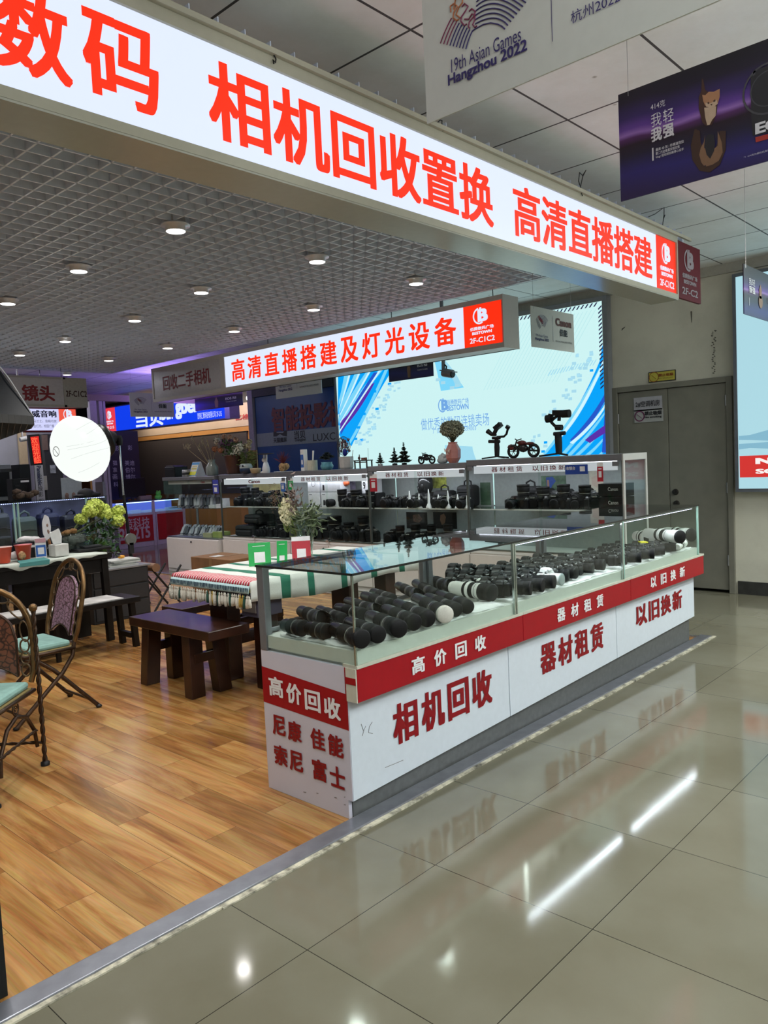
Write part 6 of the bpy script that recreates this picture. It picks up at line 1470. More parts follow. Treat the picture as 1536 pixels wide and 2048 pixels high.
slab_stool('low dark wooden bench left of the striped table, behind the stool', 3.02, 4.05, 4.80, 5.07, .45, [(3.12, 4.87), (3.95, 4.87), (3.12, 5.0), (3.95, 5.0)], .05, (.10, .06), 'wooden_bench', 'bench')
slab_stool('dark wooden bench between the striped table and the near counter', 3.02, 4.1, 3.33, 3.60, .45, [(3.12, 3.40), (4.0, 3.40), (3.12, 3.53), (4.0, 3.53)], .05, (.10, .06), 'wooden_bench', 'bench')
p = Vector((3.55, 4.63, .0))
t = thing('carton', 'white carton standing on the floor under the striped table', 'box', (3.40, 4.22, 0)); MB().bb(3.30, 3.62, 4.05, 4.30, .002, .27).build('body', BOXW, t, bevel=.003); MB().tube([(3.296, 4.20, .18), (3.29, 4.23, .2), (3.292, 4.25, .17), (3.29, 4.22, .15)], .003, 5).build('cord', BLACK, t)
t = thing('storage_box', 'dark box with yellow strip hanging under the corner of the striped table', 'box', (2.98, 3.9, .45)); MB().bb(2.95, 3.15, 3.84, 4.0, .50, .69).build('body', M('box_indigo', (.05, .045, .075), .5), t, bevel=.003); MB().bb(2.946, 2.95, 3.84, 3.99, .655, .675).build('strip', M('tag_yellow', (.75, .68, .03), .5), t); MB().bb(2.945, 2.95, 3.85, 3.99, .53, .62).build('label', SILVER, t)
# cardboard box
pc = Vector((4.95, 7.0, 0)); t = thing('cardboard_box', 'closed brown cardboard box on the floor before the back cabinets', 'box', (5.0, 7.1, 0))
A = [PZ(.38, *q) for q in [(378, 1128), (424, 1124), (462, 1113), (420, 1112)]]
x0, y0 = A[1].x, A[1].y
MB().bb(5.02, 5.46, 6.95, 7.72, .002, .43).build('body', M('cardboard', (.22, .11, .045), .75, var=.15, nscale=8), t, bevel=.004)
mb = MB(); mb.bb(5.02, 5.46, 7.30, 7.36, .4305, .4315).bb(5.018, 5.0195, 7.30, 7.36, .33, .43); mb.build('tape', M('tape_brown', (.26, .15, .07), .3), t)
MB().bb(5.12, 5.25, 7.38, 7.5, .4305, .432).build('shipping_label', WPLAS, t)

# ================================================================ LONG DARK TABLE
lt = thing('long_table', 'long near-black wooden tea table at the left, covered with clutter', 'table', (2.6, 6.5, 0))
TX0, TX1, TY0, TY1, TZ_ = 1.3, 3.27, 6.22, 6.88, .765
MB().bb(TX0, TX1, TY0, TY1, TZ_-.045, TZ_).build('tabletop', WOODN, lt, bevel=.004)
MB().bb(TX0+.05, TX1-.05, TY0+.04, TY0+.065, TZ_-.16, TZ_-.045).build('apron', WOODN, lt)
MB().bb(TX0+.05, TX1-.05, TY1-.065, TY1-.04, TZ_-.16, TZ_-.045).build('apron', WOODN, lt)
for x, y in ((TX1-.06, TY0+.05), (TX1-.06, TY1-.05), (2.37, TY0+.08), (TX0+.1, TY0+.05)): MB().bar((x+.015, y, .002), (x, y, TZ_-.046), .055, .055).build('leg', WOODN, lt, bevel=.004)
MB().bb(TX1-.10, TX1-.03, TY0+.08, TY1-.08, .3, .34).build('stretcher', WOODN, lt)
MB().bb(2.55, TX1-.09, TY0+.3, TY0+.34, .02, .60).build('cabinet_panel', WOODN, lt)
MB().bb(1.8, 2.5, TY0+.25, TY1-.1, .40, .60).build('grey_drum', M('dull_khaki', (.07, .07, .055), .5), lt, bevel=.03)
# runner draped over front edge
rnr = thing('table_runner', 'white and teal runner draped along the front edge of the long dark table', 'runner', (2.4, TY0, TZ_))
mb = MB(); n_ = 70; vs = []
for i in range(n_+1):
    x = TX0+(3.22-TX0)*i/n_; d = .035+.018*sin(x*5.3)+.012*sin(x*13.1)+.010*sin(x*31)-.02*(x-TX0)/(TX1-TX0); d = max(.008, d)
    for (y, z) in ((TY0+.36, .003), (TY0+.18, .004+.003*sin(x*17)), (TY0+.0, .005), (TY0-.006, 0), (TY0-.010, -d)): vs.append((x, y, TZ_+z))
mb.add(vs, [(i*5+j, i*5+j+1, (i+1)*5+j+1, (i+1)*5+j) for i in range(n_) for j in range(4)], True); o = mb.build('runner_cloth', M('runner_white', (.50, .54, .48), .9, var=.08, nscale=12), rnr); o.modifiers.new('s', 'SOLIDIFY').thickness = .003
mb = MB(); a = PY(TY0-.014, 50, 1123); b = PY(TY0-.014, 92, 1115)
mb.add([(a.x, TY0+.14, TZ_+.0135), (b.x+.05, TY0+.14, TZ_+.0135), (b.x+.03, TY0-.014, TZ_+.006), (a.x-.04, TY0-.014, TZ_+.004), (b.x+.02, TY0-.017, TZ_-.03), (a.x-.05, TY0-.017, TZ_-.022)], [(0, 1, 2, 3), (3, 2, 4, 5)]); o = mb.build('teal_patch', M('teal_cloth', (.06, .22, .21), .9), rnr); o.modifiers.new('s', 'SOLIDIFY').thickness = .002
TT = TZ_+.010
def TPt(x, y, yy=6.42): return PY(yy, x, y)
def on_t(px_, yy): p = PY(yy, px_, 1105); return Vector((p.x, yy, TT))
# cup noodle tubs
def tub(px_, yy, lab, s, lid):
    t = thing('noodle_tub', lab, 'cup', on_t(px_, yy)); t.scale = (s, s, s)
    MB().lathe([(.045, 0), (.048, .002), (.064, .115), (.068, .118), (.068, .125)], n=26).build('tub', M('tub_orange_red', (.62, .06, .02), .35, var=.15, nscale=8), t, local=True)
    if lid: MB().lathe([(.07, .125), (.072, .128), (.0001, .131)], n=26).build('lid', M('lid_pink', (.62, .16, .18), .4), t, local=True); MB().ball((-.03, -.047, .045), (.034, .012, .036), 12).build('food_print', M('noodle_print', (.40, .22, .10), .5, var=.6, nscale=60), t, local=True)
    else: MB().lathe([(.07, .125), (.07, .128), (.0001, .126)], n=26).build('lid', M('lid_white', (.6, .4, .36), .4), t, local=True)
tub(6, 6.36, 'plain orange instant noodle tub at the left edge of the photo', 1.0, 0)
tub(47, 6.40, 'orange-red noodle tub with pink lid and bowl picture on the long table', .98, 1)
# crumpled tissue + paper bag heap
t = thing('paper_bag', 'crumpled white plastic bag left of the lidded noodle tub', 'bag', on_t(28, 6.45)); mb = MB()
for k in range(5): mb.ball((rn.uniform(-.03, .03), rn.uniform(-.02, .02), .03+rn.uniform(0, .015)), (.045, .03, .03), 8)
mb.build('bag', M('crumple_white', (.62, .60, .60), .6, bump=1, nscale=30), t, local=True)
t = thing('clutter_box', 'black box with white wrapping behind the noodle tubs', 'box', on_t(66, 6.62)); MB().box((0, 0, .06), (.26, .16, .12)).build('box', BLACK, t, bevel=.004, local=True); MB().box((.0, -.081, .09), (.10, .002, .02)).build('print', CTXT, t, local=True)
mb = MB(); [mb.ball((rn.uniform(-.09, .03), rn.uniform(-.04, .04), .135+rn.uniform(0, .02)), (.06, .05, .025), 8) for k in range(4)]; mb.build('wrapping', M('crumple_white', (.62, .60, .60), .6, bump=1, nscale=30), t, local=True)
t = thing('payment_stand', 'blue and white payment card standing on the long table', 'sign', on_t(82, 6.40), radians(75)); MB().box((0, 0, .08), (.012, .085, .165)).build('stand', WPLAS, t, bevel=.002, local=True); f = Fr((-.006, 0, 0), (0, -1, 0), (0, 0, 1)); lflat(t, 'print', BLUE, [(-.038, .01, .038, .105)], f); lflat(t, 'print', M('sticker_white', (.7, .7, .72), .4), [(-.024, .03, .024, .085)], f, .003); lflat(t, 'print', M('card_pink', (.5, .28, .32), .4), [(-.04, .125, .04, .16)], f, .003)
t = thing('tissue_box', 'white tissue box with tissue pulled up on the long table', 'box', on_t(118, 6.36), radians(4)); MB().box((0, 0, .05), (.12, .11, .10)).build('box', M('tissue_box', (.55, .55, .52), .5), t, bevel=.006, local=True)
mb = MB(); mb.hexa([(-.05, -.01, .1), (.02, -.02, .1), (.03, .02, .1), (-.04, .02, .1)], [(-.085, -.02, .20), (.0, -.03, .235), (.045, .01, .16), (-.04, .03, .21)]); mb.build('tissue', M('tissue', (.68, .70, .70), .8), t, bevel=.006, local=True)
t = thing('hand_fan', 'round white hand fan with floral print standing on the long table', 'fan', on_t(98, 6.5)); c = PY(6.5, 93, 1055)-Vector(t.location)
mb = MB(); n_ = 28; rim = []
D_ = Matrix.Rotation(radians(35), 3, 'Z')
for k in range(n_): a = 2*pi*k/n_; rr = 1+.04*cos(a*7); rim.append(c+D_ @ Vector((.062*cos(a)*rr, 0, .105*sin(a)*rr)))
mb.add([c+Vector((0, -.003, 0))]+[r_+Vector((0, -.003, 0)) for r_ in rim]+[r_+Vector((0, .003, 0)) for r_ in rim], [(0, k+1, (k+1) % n_+1) for k in range(n_)]+[tuple(range(n_+1, 2*n_+1))]+[(k+1, (k+1) % n_+1, (k+1) % n_+1+n_, k+1+n_) for k in range(n_)]); mb.build('fan_face', M('fan_white', (.62, .60, .62), .6), t, local=True)
mb = MB(); [mb.ball(c+D_ @ Vector((rn.uniform(.0, .03), -.006, rn.uniform(-.06, .02))), (.008, .003, .014), 6) for k in range(7)]; mb.build('floral_print', M('fan_brown', (.28, .16, .12), .6), t, local=True)
MB().tube([c+Vector((.01, 0, -.10)), (.03, 0, .0)], .012, 8).build('handle', M('fan_handle', (.30, .13, .05), .5), t, local=True)
t = thing('storage_bag', 'black plastic-wrapped object beside the tissue box', 'bag', on_t(102, 6.46)); mb = MB(); mb.ball((0, 0, .045), (.06, .05, .045), 10); mb.ball((.03, .0, .06), (.04, .04, .04), 8); mb.build('bag', M('bag_gloss_black', (.01, .01, .011), .2), t, local=True)
t = thing('glass_bowl', 'large clear glass bowl with a dark rock inside on the long table', 'bowl', on_t(152, 6.62)); MB().lathe([(.05, 0), (.14, .03), (.185, .12), (.19, .17), (.187, .17), (.18, .12), (.135, .035), (.0001, .01)], n=30).build('bowl', GV, t, local=True)
mb = MB(); [mb.ball((rn.uniform(-.10, .03), rn.uniform(-.04, .04), .06+rn.uniform(0, .05)), (.08, .05, .045), 8) for k in range(7)]; mb.build('rock', M('rock_dark', (.03, .032, .028), .7, bump=1, nscale=30, var=.5), t, local=True)
mb = MB(); [mb.ball((rn.uniform(-.12, .02), rn.uniform(-.02, .02), .155+rn.uniform(0, .03)), (.03, .02, .022), 7) for k in range(9)]; mb.build('driftwood', M('driftwood', (.20, .10, .03), .8, bump=1, nscale=50), t, local=True)
t = thing('tray', 'flat black tray at the right rear of the long table', 'tray', on_t(182, 6.50)); MB().box((0, 0, .012), (.30, .16, .024)).build('tray', BLACK, t, bevel=.006, local=True); MB().box((.0, .0, .035), (.16, .1, .02)).build('lid', DARK, t, bevel=.006, local=True)
# hydrangea in vase
pv = Vector((3.13, 6.72, TT)); t = thing('flower_vase', 'bunch of large lime green hydrangeas in a vase on the long table', 'vase', pv)
MB().lathe([(.05, 0), (.06, .01), (.065, .10), (.05, .15), (.055, .16)], n=18).build('vase', M('vase_dark', (.03, .03, .035), .2), t, local=True)
P = lambda x, y, d=0: PY(pv.y+d, x, y)-pv
HB = [((190, 1013), .085, 0), ((180, 1022), .07, -.05), ((203, 1020), .08, .03), ((212, 1028), .06, -.02), ((162, 1038), .056, 0), ((237, 1022), .062, .04), ((236, 1042), .066, -.04)]
mb = MB(); stems(mb, (0, 0, .12), [P(*c_, d_) for c_, r_, d_ in HB], .005, .05, rn); mb.build('stems', M('stem_green', (.10, .13, .04), .6), t, local=True)
LIME = M('hydrangea_lime', (.60, .70, .14), .7, var=.25, nscale=25)
for c_, r_, d_ in HB:
    mb = MB(); c = P(*c_, d_); mb.ball(c, r_*.72, 10); cluster(mb, c, r_, 210, .0155, rn, .85); mb.build('flower_head', LIME, t, local=True)
mb = MB()
for k in range(170): c = P(rn.uniform(170, 236), rn.uniform(1042, 1108), rn.uniform(-.1, .1)); leaf(mb, c, (rn.gauss(0, 1), rn.gauss(0, 1), rn.gauss(0, .7)), rn.uniform(.05, .10), .022, rn)
mb.build('leaves', M('leaf_mid', (.03, .085, .025), .45, var=.4), t, local=True)
mb = MB()
for k in range(60): c = P(rn.uniform(185, 212), rn.uniform(1075, 1112), rn.uniform(-.05, .05)); leaf(mb, c, (rn.gauss(0, .5), rn.gauss(0, .5), -1), .07, .016, rn)
mb.build('leaves', M('leaf_bright', (.10, .22, .03), .5, var=.3), t, local=True)

# bench in front of the long table
bt = thing('wooden_bench', 'long low black bench with white marbled runner before the long table', 'bench', (2.3, 5.95, 0))
MB().bb(1.2, 3.27, 5.80, 6.12, .375, .42).build('seat', WOODN, bt, bevel=.004)
for x in (3.21, 1.5):
    for y in (5.85, 6.07): MB().bar((x+.02, y, .002), (x, y, .375), .045, .045).build('leg', WOODN, bt, bevel=.003)
    MB().bb(x-.02, x+.02, 5.86, 6.06, .08, .12).build('stretcher', WOODN, bt)
MB().bb(1.5, 2.6, 5.94, 5.98, .06, .10).build('rail', WOODN, bt)
for x in (1.9, 2.25, 2.6): MB().bar((x, 5.9, .002), (x, 5.9, .375), .03, .03).build('leg', WOODN, bt)
tag(MB().bb(1.3, 3.13, 5.82, 6.10, .4205, .427).build('bench_runner', M('marble_runner', (.50, .48, .46), .6, var=.35, nscale=5)), 'white runner with black marbling lying on the long black bench', 'runner')

# drawer cabinet with papers
dc = thing('drawer_cabinet', 'dark grey drawer cabinet at the right end of the long table', 'cabinet', (3.9, 7.1, 0))
MB().bb(3.46, 4.06, 7.02, 7.55, .002, .50).build('carcass', DARK, dc, bevel=.004)
for k in range(3): MB().bb(3.48, 4.04, 7.008, 7.02, .03+k*.16, .175+k*.16).build('drawer', M('drawer_grey', (.016, .016, .019), .5), dc, bevel=.003)
MB().bb(3.44, 4.08, 7.0, 7.57, .50, .518).build('top', M('grey_top', (.20, .20, .21), .35), dc, bevel=.003)
for k in range(5):
    o = MB().box((3.86+rn.uniform(-.03, .03), 7.2+rn.uniform(-.02, .02), .524+k*.012), (.30, .22, .011), rz=rn.uniform(-.3, .3)).build('magazine', M('paper_%d' % (k % 2), [(.50, .50, .47), (.32, .34, .32)][k % 2], .6)); tag(o, 'magazine in the messy pile on the drawer cabinet, %s from the bottom' % ORD[k], 'magazine', 'magazines on the drawer cabinet')
t = thing('medicine_bottle', 'white plastic bottle standing left of the magazines on the drawer cabinet', 'bottle', (3.62, 7.12, .519)); MB().lathe([(.042, 0), (.045, .01), (.045, .08), (.035, .095)], n=18).build('bottle', WPLAS, t, local=True); MB().lathe([(.047, .095), (.047, .125), (.0001, .127)], n=18).build('cap', WPLAS, t, local=True)
tag(MB().ball((3.87, 7.18, .60), (.04, .025, .018), 8).build('orange_peel', M('peel_orange', (.75, .32, .02), .6)), 'small bright orange object on top of the magazine pile', 'object')
tag(MB().ball((3.47, 7.08, .565), (.05, .04, .045), 10).build('peach_cup', M('peach', (.6, .25, .12), .5)), 'peach coloured round object left of the white bottle', 'object')

# ================================================================ ORNATE CHAIRS
def leather(nm, c1, c2, sc):
    m, nt, b, N, L = nodes(nm); tc = N('ShaderNodeTexCoord'); v = N('ShaderNodeTexVoronoi'); v.feature = 'DISTANCE_TO_EDGE'; v.inputs['Scale'].default_value = sc
    n = N('ShaderNodeTexNoise'); n.inputs['Scale'].default_value = 14; mx = N('ShaderNodeMixRGB'); mx.inputs[0].default_value = .06; L(tc.outputs['Object'], n.inputs[0]); L(tc.outputs['Object'], mx.inputs[1]); L(n.outputs['Color'], mx.inputs[2]); L(mx.outputs[0], v.inputs[0])
    r = N('ShaderNodeValToRGB'); r.color_ramp.elements[0].position = .02; r.color_ramp.elements[0].color = list(c2)+[1]; r.color_ramp.elements[1].position = .14; r.color_ramp.elements[1].color = list(c1)+[1]
    L(v.outputs['Distance'], r.inputs[0]); L(r.outputs[0], b.inputs['Base Color']); b.inputs['Roughness'].default_value = .35
    bp = N('ShaderNodeBump'); bp.inputs['Strength'].default_value = .7; bp.inputs['Distance'].default_value = .004; L(v.outputs['Distance'], bp.inputs['Height']); L(bp.outputs[0], b.inputs['Normal']); return m
IRON = M('bronze_iron', (.060, .035, .022), .38, .7, var=.3, nscale=40); BRASS = M('aged_brass', (.17, .095, .036), .34, .7, var=.3, nscale=20)
CUSH = M('cushion_cyan', (.22, .38, .34), .9, var=.12, nscale=25, bump=.3)
def loops(mb, fpt, hw, z0, z1, za, n=6, r=.0045):
    for s_ in (-1, 1):
        for k in range(n):
            u = (k+.5)/n
            if u < .55: yy = s_*hw*.80; zz = z0+(z1-z0)*(u/.55); ang = 0; L_ = (z1-z0)/.55/n*.52
            else: th = (u-.55)/.45*(pi/2); yy = s_*hw*.82*cos(th); zz = z1+(za-z1)*.84*sin(th); ang = th; L_ = .052
            pts = []
            for j in range(14):
                t_ = 2*pi*j/14; a = .022*cos(t_); b = L_*sin(t_); pts.append(fpt(yy+s_*(a*cos(ang)-b*sin(ang)*1.0), zz+a*sin(ang)+b*cos(ang)))
            mb.tube(pts, r, 5, closed=True)
    pts = [fpt(.026*cos(2*pi*j/16), za-.035+.030*sin(2*pi*j/16)) for j in range(16)]; mb.tube(pts, r, 5, closed=True)
    pts = [fpt(.015*cos(2*pi*j/16)*cos(j), za-.035+.018*sin(2*pi*j/16)) for j in range(16)]; mb.tube(pts, r*.8, 5, closed=True)
def back_parts(t, hw, zb, z1, za, lean, lm, rail):
    fp = lambda y, z: Vector((lean*(z-zb), y, z))
    arc = [fp(-hw*.9, zb)]+[fp(-hw, zb+(z1-zb)*k/4) for k in range(1, 5)]+[fp(-hw*cos(pi*k/16), z1+(za-z1)*sin(pi*k/16)) for k in range(1, 16)]+[fp(hw, zb+(z1-zb)*k/4) for k in range(4, 0, -1)]+[fp(hw*.9, zb)]
    MB().tube(arc, .0135, 10).build('back_frame', rail, t, local=True)
    mb = MB(); loops(mb, fp, hw, zb+.03, z1, za); mb.build('scroll_loops', M('scroll_bronze', (.13, .085, .045), .35, .6), t, local=True)
    w = hw*.62; zt_ = z1-.02; nc = 12
    cols = []
    for k in range(nc+1):
        y = -w+2*w*k/nc; q_ = (1-(y/w)**2)
        cols.append((y, zb+.03+.055*q_, zt_+(za-z1)*.60*max(0, q_)**.5))
    vs = [];
    for s_ in (-1, 1):
        for y, za_, zb_ in cols:
            for j in range(5): v = j/4; bulge = .008*sin(pi*v)*(1-(y/w)**2)*s_; vs.append(fp(y, za_+(zb_-za_)*v)+Vector((s_*.010+bulge, 0, 0)))
    W = 5; n2 = (nc+1)*W; fs = []
    for i_ in range(nc):
        for j in range(4): a_ = i_*W+j; fs += [(a_, a_+1, a_+W+1, a_+W), (n2+a_, n2+a_+W, n2+a_+W+1, n2+a_+1)]
    mb = MB(); mb.add(vs, fs, True); bl = [i_*W for i_ in range(nc+1)]+[nc*W+j for j in range(1, 5)]+[i_*W+4 for i_ in range(nc-1, -1, -1)]+[j for j in range(3, 0, -1)]
    A = [vs[k] for k in bl]; m_ = len(bl); mb.add([vs[k] for k in bl]+[vs[n2+k] for k in bl], [(k, (k+1) % m_, m_+(k+1) % m_, m_+k) for k in range(m_)]); mb.build('back_panel', lm, t, local=True)
    MB().tube([p_ for p_ in A]+[A[0]], .005, 5).build('panel_rim', IRON, t, local=True)
    return fp
def seat_parts(t, zs, d, hw, cm, extra=0):
    x0, x1 = -d, -.01
    MB().box(((x0+x1)/2, 0, zs-.012), (d-.01, hw*1.9, .014)).build('seat_board', M('seat_olive', (.20, .15, .05), .6), t, bevel=.006, local=True)
    MB().box(((x0+x1)/2, 0, zs+.012), (d-.03, hw*1.84, .036)).build('cushion', cm, t, bevel=.016, local=True)
    MB().tube([(x1, -hw, zs-.02), (x0, -hw*.96, zs-.02), (x0-.015, 0, zs-.02), (x0, hw*.96, zs-.02), (x1, hw, zs-.02)], .011, 8, closed=True).build('seat_frame', IRON, t, local=True)
c2 = thing('folding_chair', 'folding iron chair with mauve cracked-leather oval back, facing left', 'chair', (2.105, 4.73, 0))
back_parts(c2, .205, .44, .72, .915, .235, leather('leather_mauve', (.38, .22, .31), (.09, .045, .05), 42), BRASS)
seat_parts(c2, .425, .30, .195, CUSH)
for s_ in (-1, 1):
    MB().tube([(0, s_*.185, .45), (-.02, s_*.19, .36), (-.09, s_*.195, .27), (-.38, s_*.2, .015)], .0125, 8).build('leg', IRON, c2, local=True)
    MB().tube([(-.30, s_*.17, .39), (-.22, s_*.17, .365), (-.13, s_*.175, .29), (.12, s_*.185, .015)], .0125, 8).build('leg', IRON, c2, local=True)
    for x in (-.38, .12): MB().ball((x, s_*.193, .012), (.02, .02, .012), 8).build('foot', BLACK, c2, local=True)
MB().tube([(.08, -.18, .06), (.08, .18, .06)], .008, 6).build('stretcher', IRON, c2, local=True); MB().tube([(-.33, -.195, .06), (-.33, .195, .06)], .008, 6).build('stretcher', IRON, c2, local=True)
# armchair-like chair in the left foreground
AZ = radians(44); c1 = thing('ornate_chair', 'twisted iron chair with brown leather back and ball finial at left edge', 'chair', (1.442, 4.028, 0), AZ)
back_parts(c1, .205, .43, .66, .90, .03, leather('leather_brown', (.16, .055, .028), (.03, .012, .008), 30), BRASS)
seat_parts(c1, .41, .47, .20, CUSH)
def twisted(p, q, r=.0115):
    p = Vector(p); q = Vector(q); mb = MB(); d = (q-p).normalized(); a = d.orthogonal().normalized(); b = d.cross(a); n_ = max(8, int((q-p).length/.012))
    for ph in (0, pi): mb.tube([p+(q-p)*k/n_+(a*cos(k*.75+ph)+b*sin(k*.75+ph))*r*.45 for k in range(n_+1)], r*.68, 6)
    return mb
for s_ in (-1, 1):
    twisted((.0, s_*.222, .012), (.0, s_*.222, .785)).build('post', IRON, c1, local=True); MB().ball((0, s_*.222, .80), .021, 12).build('finial', BRASS, c1, local=True); MB().lathe([(.022, .0), (.022, .018), (.012, .024)], (0, s_*.222, 0), n=12).build('foot', BLACK, c1, local=True)
    twisted((-.48, s_*.205, .01), (-.48, s_*.205, .40)).build('leg', IRON, c1, local=True); MB().lathe([(.02, 0), (.02, .014), (.01, .02)], (-.48, s_*.205, 0), n=10).build('foot', BLACK, c1, local=True)
    twisted((-.02, s_*.20, .19), (-.47, s_*.20, .19), .008).build('stretcher', IRON, c1, local=True)
    MB().tube([(.0+.0, s_*.19, .10), (-.02, s_*.19, .19), (-.10, s_*.19, .285), (-.2, s_*.19, .315), (-.3, s_*.19, .285), (-.38, s_*.19, .19), (-.39, s_*.19, .1)], .010, 8).build('arch', IRON, c1, local=True)
    mb = MB(); mb.tube([(-.2+.03*cos(2*pi*k/16), s_*.19, .355+.03*sin(2*pi*k/16)) for k in range(16)], .004, 5, closed=True); mb.tube([(-.2+.018*cos(k*.7)*(1-k/14), s_*.19, .355+.018*sin(k*.7)*(1-k/14)) for k in range(12)], .003, 5); mb.build('ornament', IRON, c1, local=True)
twisted((0, -.215, .12), (0, .215, .12), .008).build('stretcher', IRON, c1, local=True)

# ================================================================ LANTERN SOFTBOX AND STAND
C0 = PY(7.95, 161, 898); Rg = mpp(C0)*61
t = thing('lantern_softbox', 'large glowing white round lantern softbox over the tea table', 'studio light', C0)
n_ = 32; mb = MB(); pr = []
for i in range(17):
    a = -pi/2+pi*i/16; pr.append((max(1e-4, Rg*cos(a)), Rg*1.10*sin(a)))
mb = MB(); vs = []; TL = Matrix.Rotation(radians(-18), 3, 'Y')
for r_, z in pr:
    for k in range(n_): aa = 2*pi*k/n_; rr = r_*(1+.012*abs(sin(aa*4))); vs.append(TL @ Vector((.90*rr*cos(aa), .90*rr*sin(aa), z*(.98+.02*cos(aa*2)))))
mb.add(vs, [(i*n_+k, i*n_+(k+1) % n_, (i+1)*n_+(k+1) % n_, (i+1)*n_+k) for i in range(16) for k in range(n_)], True)
mb.build('diffuser_globe', EM('lantern_glow', (.95, 1.0, .96), 1.0, .015), t, local=True)
SEAM = M('seam_grey', (.02, .02, .02), .7, em=(.55, .60, .56), es=.95); 
mb = MB()
for lat in (-.55, -.15, .12, .25, .5, .72):
    r_ = Rg*cos(lat)*1.008; mb.tube([TL @ Vector((.905*r_*cos(a_), .905*r_*sin(a_), Rg*1.06*sin(lat)+.02*sin(a_*2+lat*5))) for a_ in [radians(-140+k*10) for k in range(13)]], .0013, 4)
mb.build('seam', SEAM, t, local=True)
mb = MB(); lc = PY(7.95, 109, 904)-C0; lc = lc+Vector((-.05, -.16, 0)); f = Fr(lc, Vector((.55, -.83, 0)).normalized(), (0, 0, 1)); mb.ring(f, 0, 0, .045, .052, .01, sx=.7); mb.bar(f.pt(-.02, .03, .01), f.pt(.02, -.03, .01), .008, .002); mb.build('logo_ring', M('logo_grey', (.2, .25, .25), .6), t, local=True)
MB().lathe([(.10, 0), (.19, .05), (.17, .09), (.10, .13), (.05, .20)], (Rg*.66, 0, Rg*.22), Matrix.Rotation(radians(72), 3, 'Y'), 18).build('mount_ring', BLACK, t, local=True)
l = bpy.data.lights.new('lantern_light', 'POINT'); l.energy = 60; l.shadow_soft_size = Rg*1.04; l.color = (.97, 1, .98); o = bpy.data.objects.new('lantern_light', l); COL.objects.link(o); o.location = C0; 
st = thing('light_stand', 'black and chrome light stand carrying the round lantern', 'light stand', (4.42, 7.95, 0))
a = PY(7.95, 238, 880); b = PY(7.95, 247, 990); c = PY(7.95, 258, 1075); base = Vector((c.x+.04, 7.95, 0))
MB().tube([a, b], .011, 10).build('upper_pole', CHROME, st); MB().tube([b, c, Vector((c.x+.02, 7.95, .10))], .018, 10).build('lower_pole', BLACK, st)
MB().lathe([(.03, -.06), (.042, 0), (.03, .05)], a, n=12).build('bracket', BLACK, st)
for k in range(3):
    aa = radians(20+120*k); e = base+Vector((.42*cos(aa), .42*sin(aa), .012)); MB().tube([Vector((c.x+.01, 7.95, .52)), e], .010, 6).build('leg', BLACK, st); MB().tube([Vector((c.x+.02, 7.95, .12)), (Vector((c.x+.01, 7.95, .52))+e)/2], .006, 6).build('brace', BLACK, st)
q = PY(7.93, 258, 1078); t = thing('counterweight', 'round grey weight hanging on the light stand', 'weight', q); MB().tube([(0, -.05, 0), (0, -.02, 0)], .065, 24).build('disc', M('weight_grey', (.16, .17, .16), .4), t, local=True); MB().box((0, -.03, -.10), (.05, .04, .12)).build('clip', DARK, t, local=True)
# folding black stool legs behind the dark bench
t = thing('folding_stool', 'black crossed-leg folding stool behind the drawer cabinet', 'stool', (4.25, 7.2, 0))
for yy in (7.05, 7.35): MB().tube([(4.12, yy, .45), (4.46, yy, .012)], .011, 6).build('leg', BLACK, t); MB().tube([(4.46, yy, .45), (4.12, yy, .012)], .011, 6).build('leg', BLACK, t)
MB().tube([(4.16, 7.03, .46), (4.16, 7.37, .46)], .045, 12).build('seat', M('tan_round', (.20, .10, .05), .6), t)

# second softbox, black with honeycomb, top left
sb = thing('softbox', 'black softbox with honeycomb grid poking in at the left edge', 'studio light', (1.9, 4.6, 1.8)); Y_ = 4.6
P = lambda x, y, d=0: PY(Y_+d, x, y)
apex = P(-35, 690, .2)
ring = [P(66, 832), P(-150, 818), P(-150, 915, .40), P(60, 842, .40)]
mb = MB(); mb.add(ring+[apex], [(0, 1, 4), (1, 2, 4), (2, 3, 4), (3, 0, 4)]); mb.build('fabric_shell', M('softbox_fabric', (.008, .010, .013), .4, spec=.25, var=.3, nscale=6, bump=.3), sb)
mb = MB(); 
for v in ring: mb.tube([v, (v+apex)/2+Vector((-.0, -.02, .01)), apex], .004, 5)
mb.build('seam', M('piping_grey', (.35, .36, .38), .5), sb)
mb = MB(); dn = Vector((0, 0, -.05))
for k in range(4): v, w_ = ring[k], ring[(k+1) % 4]; mb.add([v, w_, w_+dn, v+dn], [(0, 1, 2, 3)])
n_ = 16
for k in range(n_+1):
    u = k/n_; p0 = ring[0].lerp(ring[1], u); p1 = ring[3].lerp(ring[2], u); mb.add([p0, p1, p1+dn, p0+dn], [(0, 1, 2, 3)]); p0 = ring[0].lerp(ring[3], u); p1 = ring[1].lerp(ring[2], u); mb.add([p0, p1, p1+dn, p0+dn], [(0, 1, 2, 3)])
o = mb.build('honeycomb_grid', M('grid_fabric', (.05, .05, .05), .7), sb); o.modifiers.new('s', 'SOLIDIFY').thickness = .004
ap = apex; MB().tube([ap, ap+Vector((-.25, .05, .12)), Vector((ap.x-.3, ap.y+.1, .01))], .014, 8).build('stand_pole', BLACK, sb)
# dark stand post at the lower left edge of the photo
b0 = PZ(.0, 8, 1985)
t = thing('stand_post', 'black square post cropped by the left edge in the foreground', 'post', (b0.x, b0.y, 0)); mb = MB(); q0 = PZ(.004, 16, 1990); mb.bb(q0.x-.12, q0.x, q0.y, q0.y+.25, .003, .30); mb.build('post', M('void_black', (.004, .004, .004), .9), t)

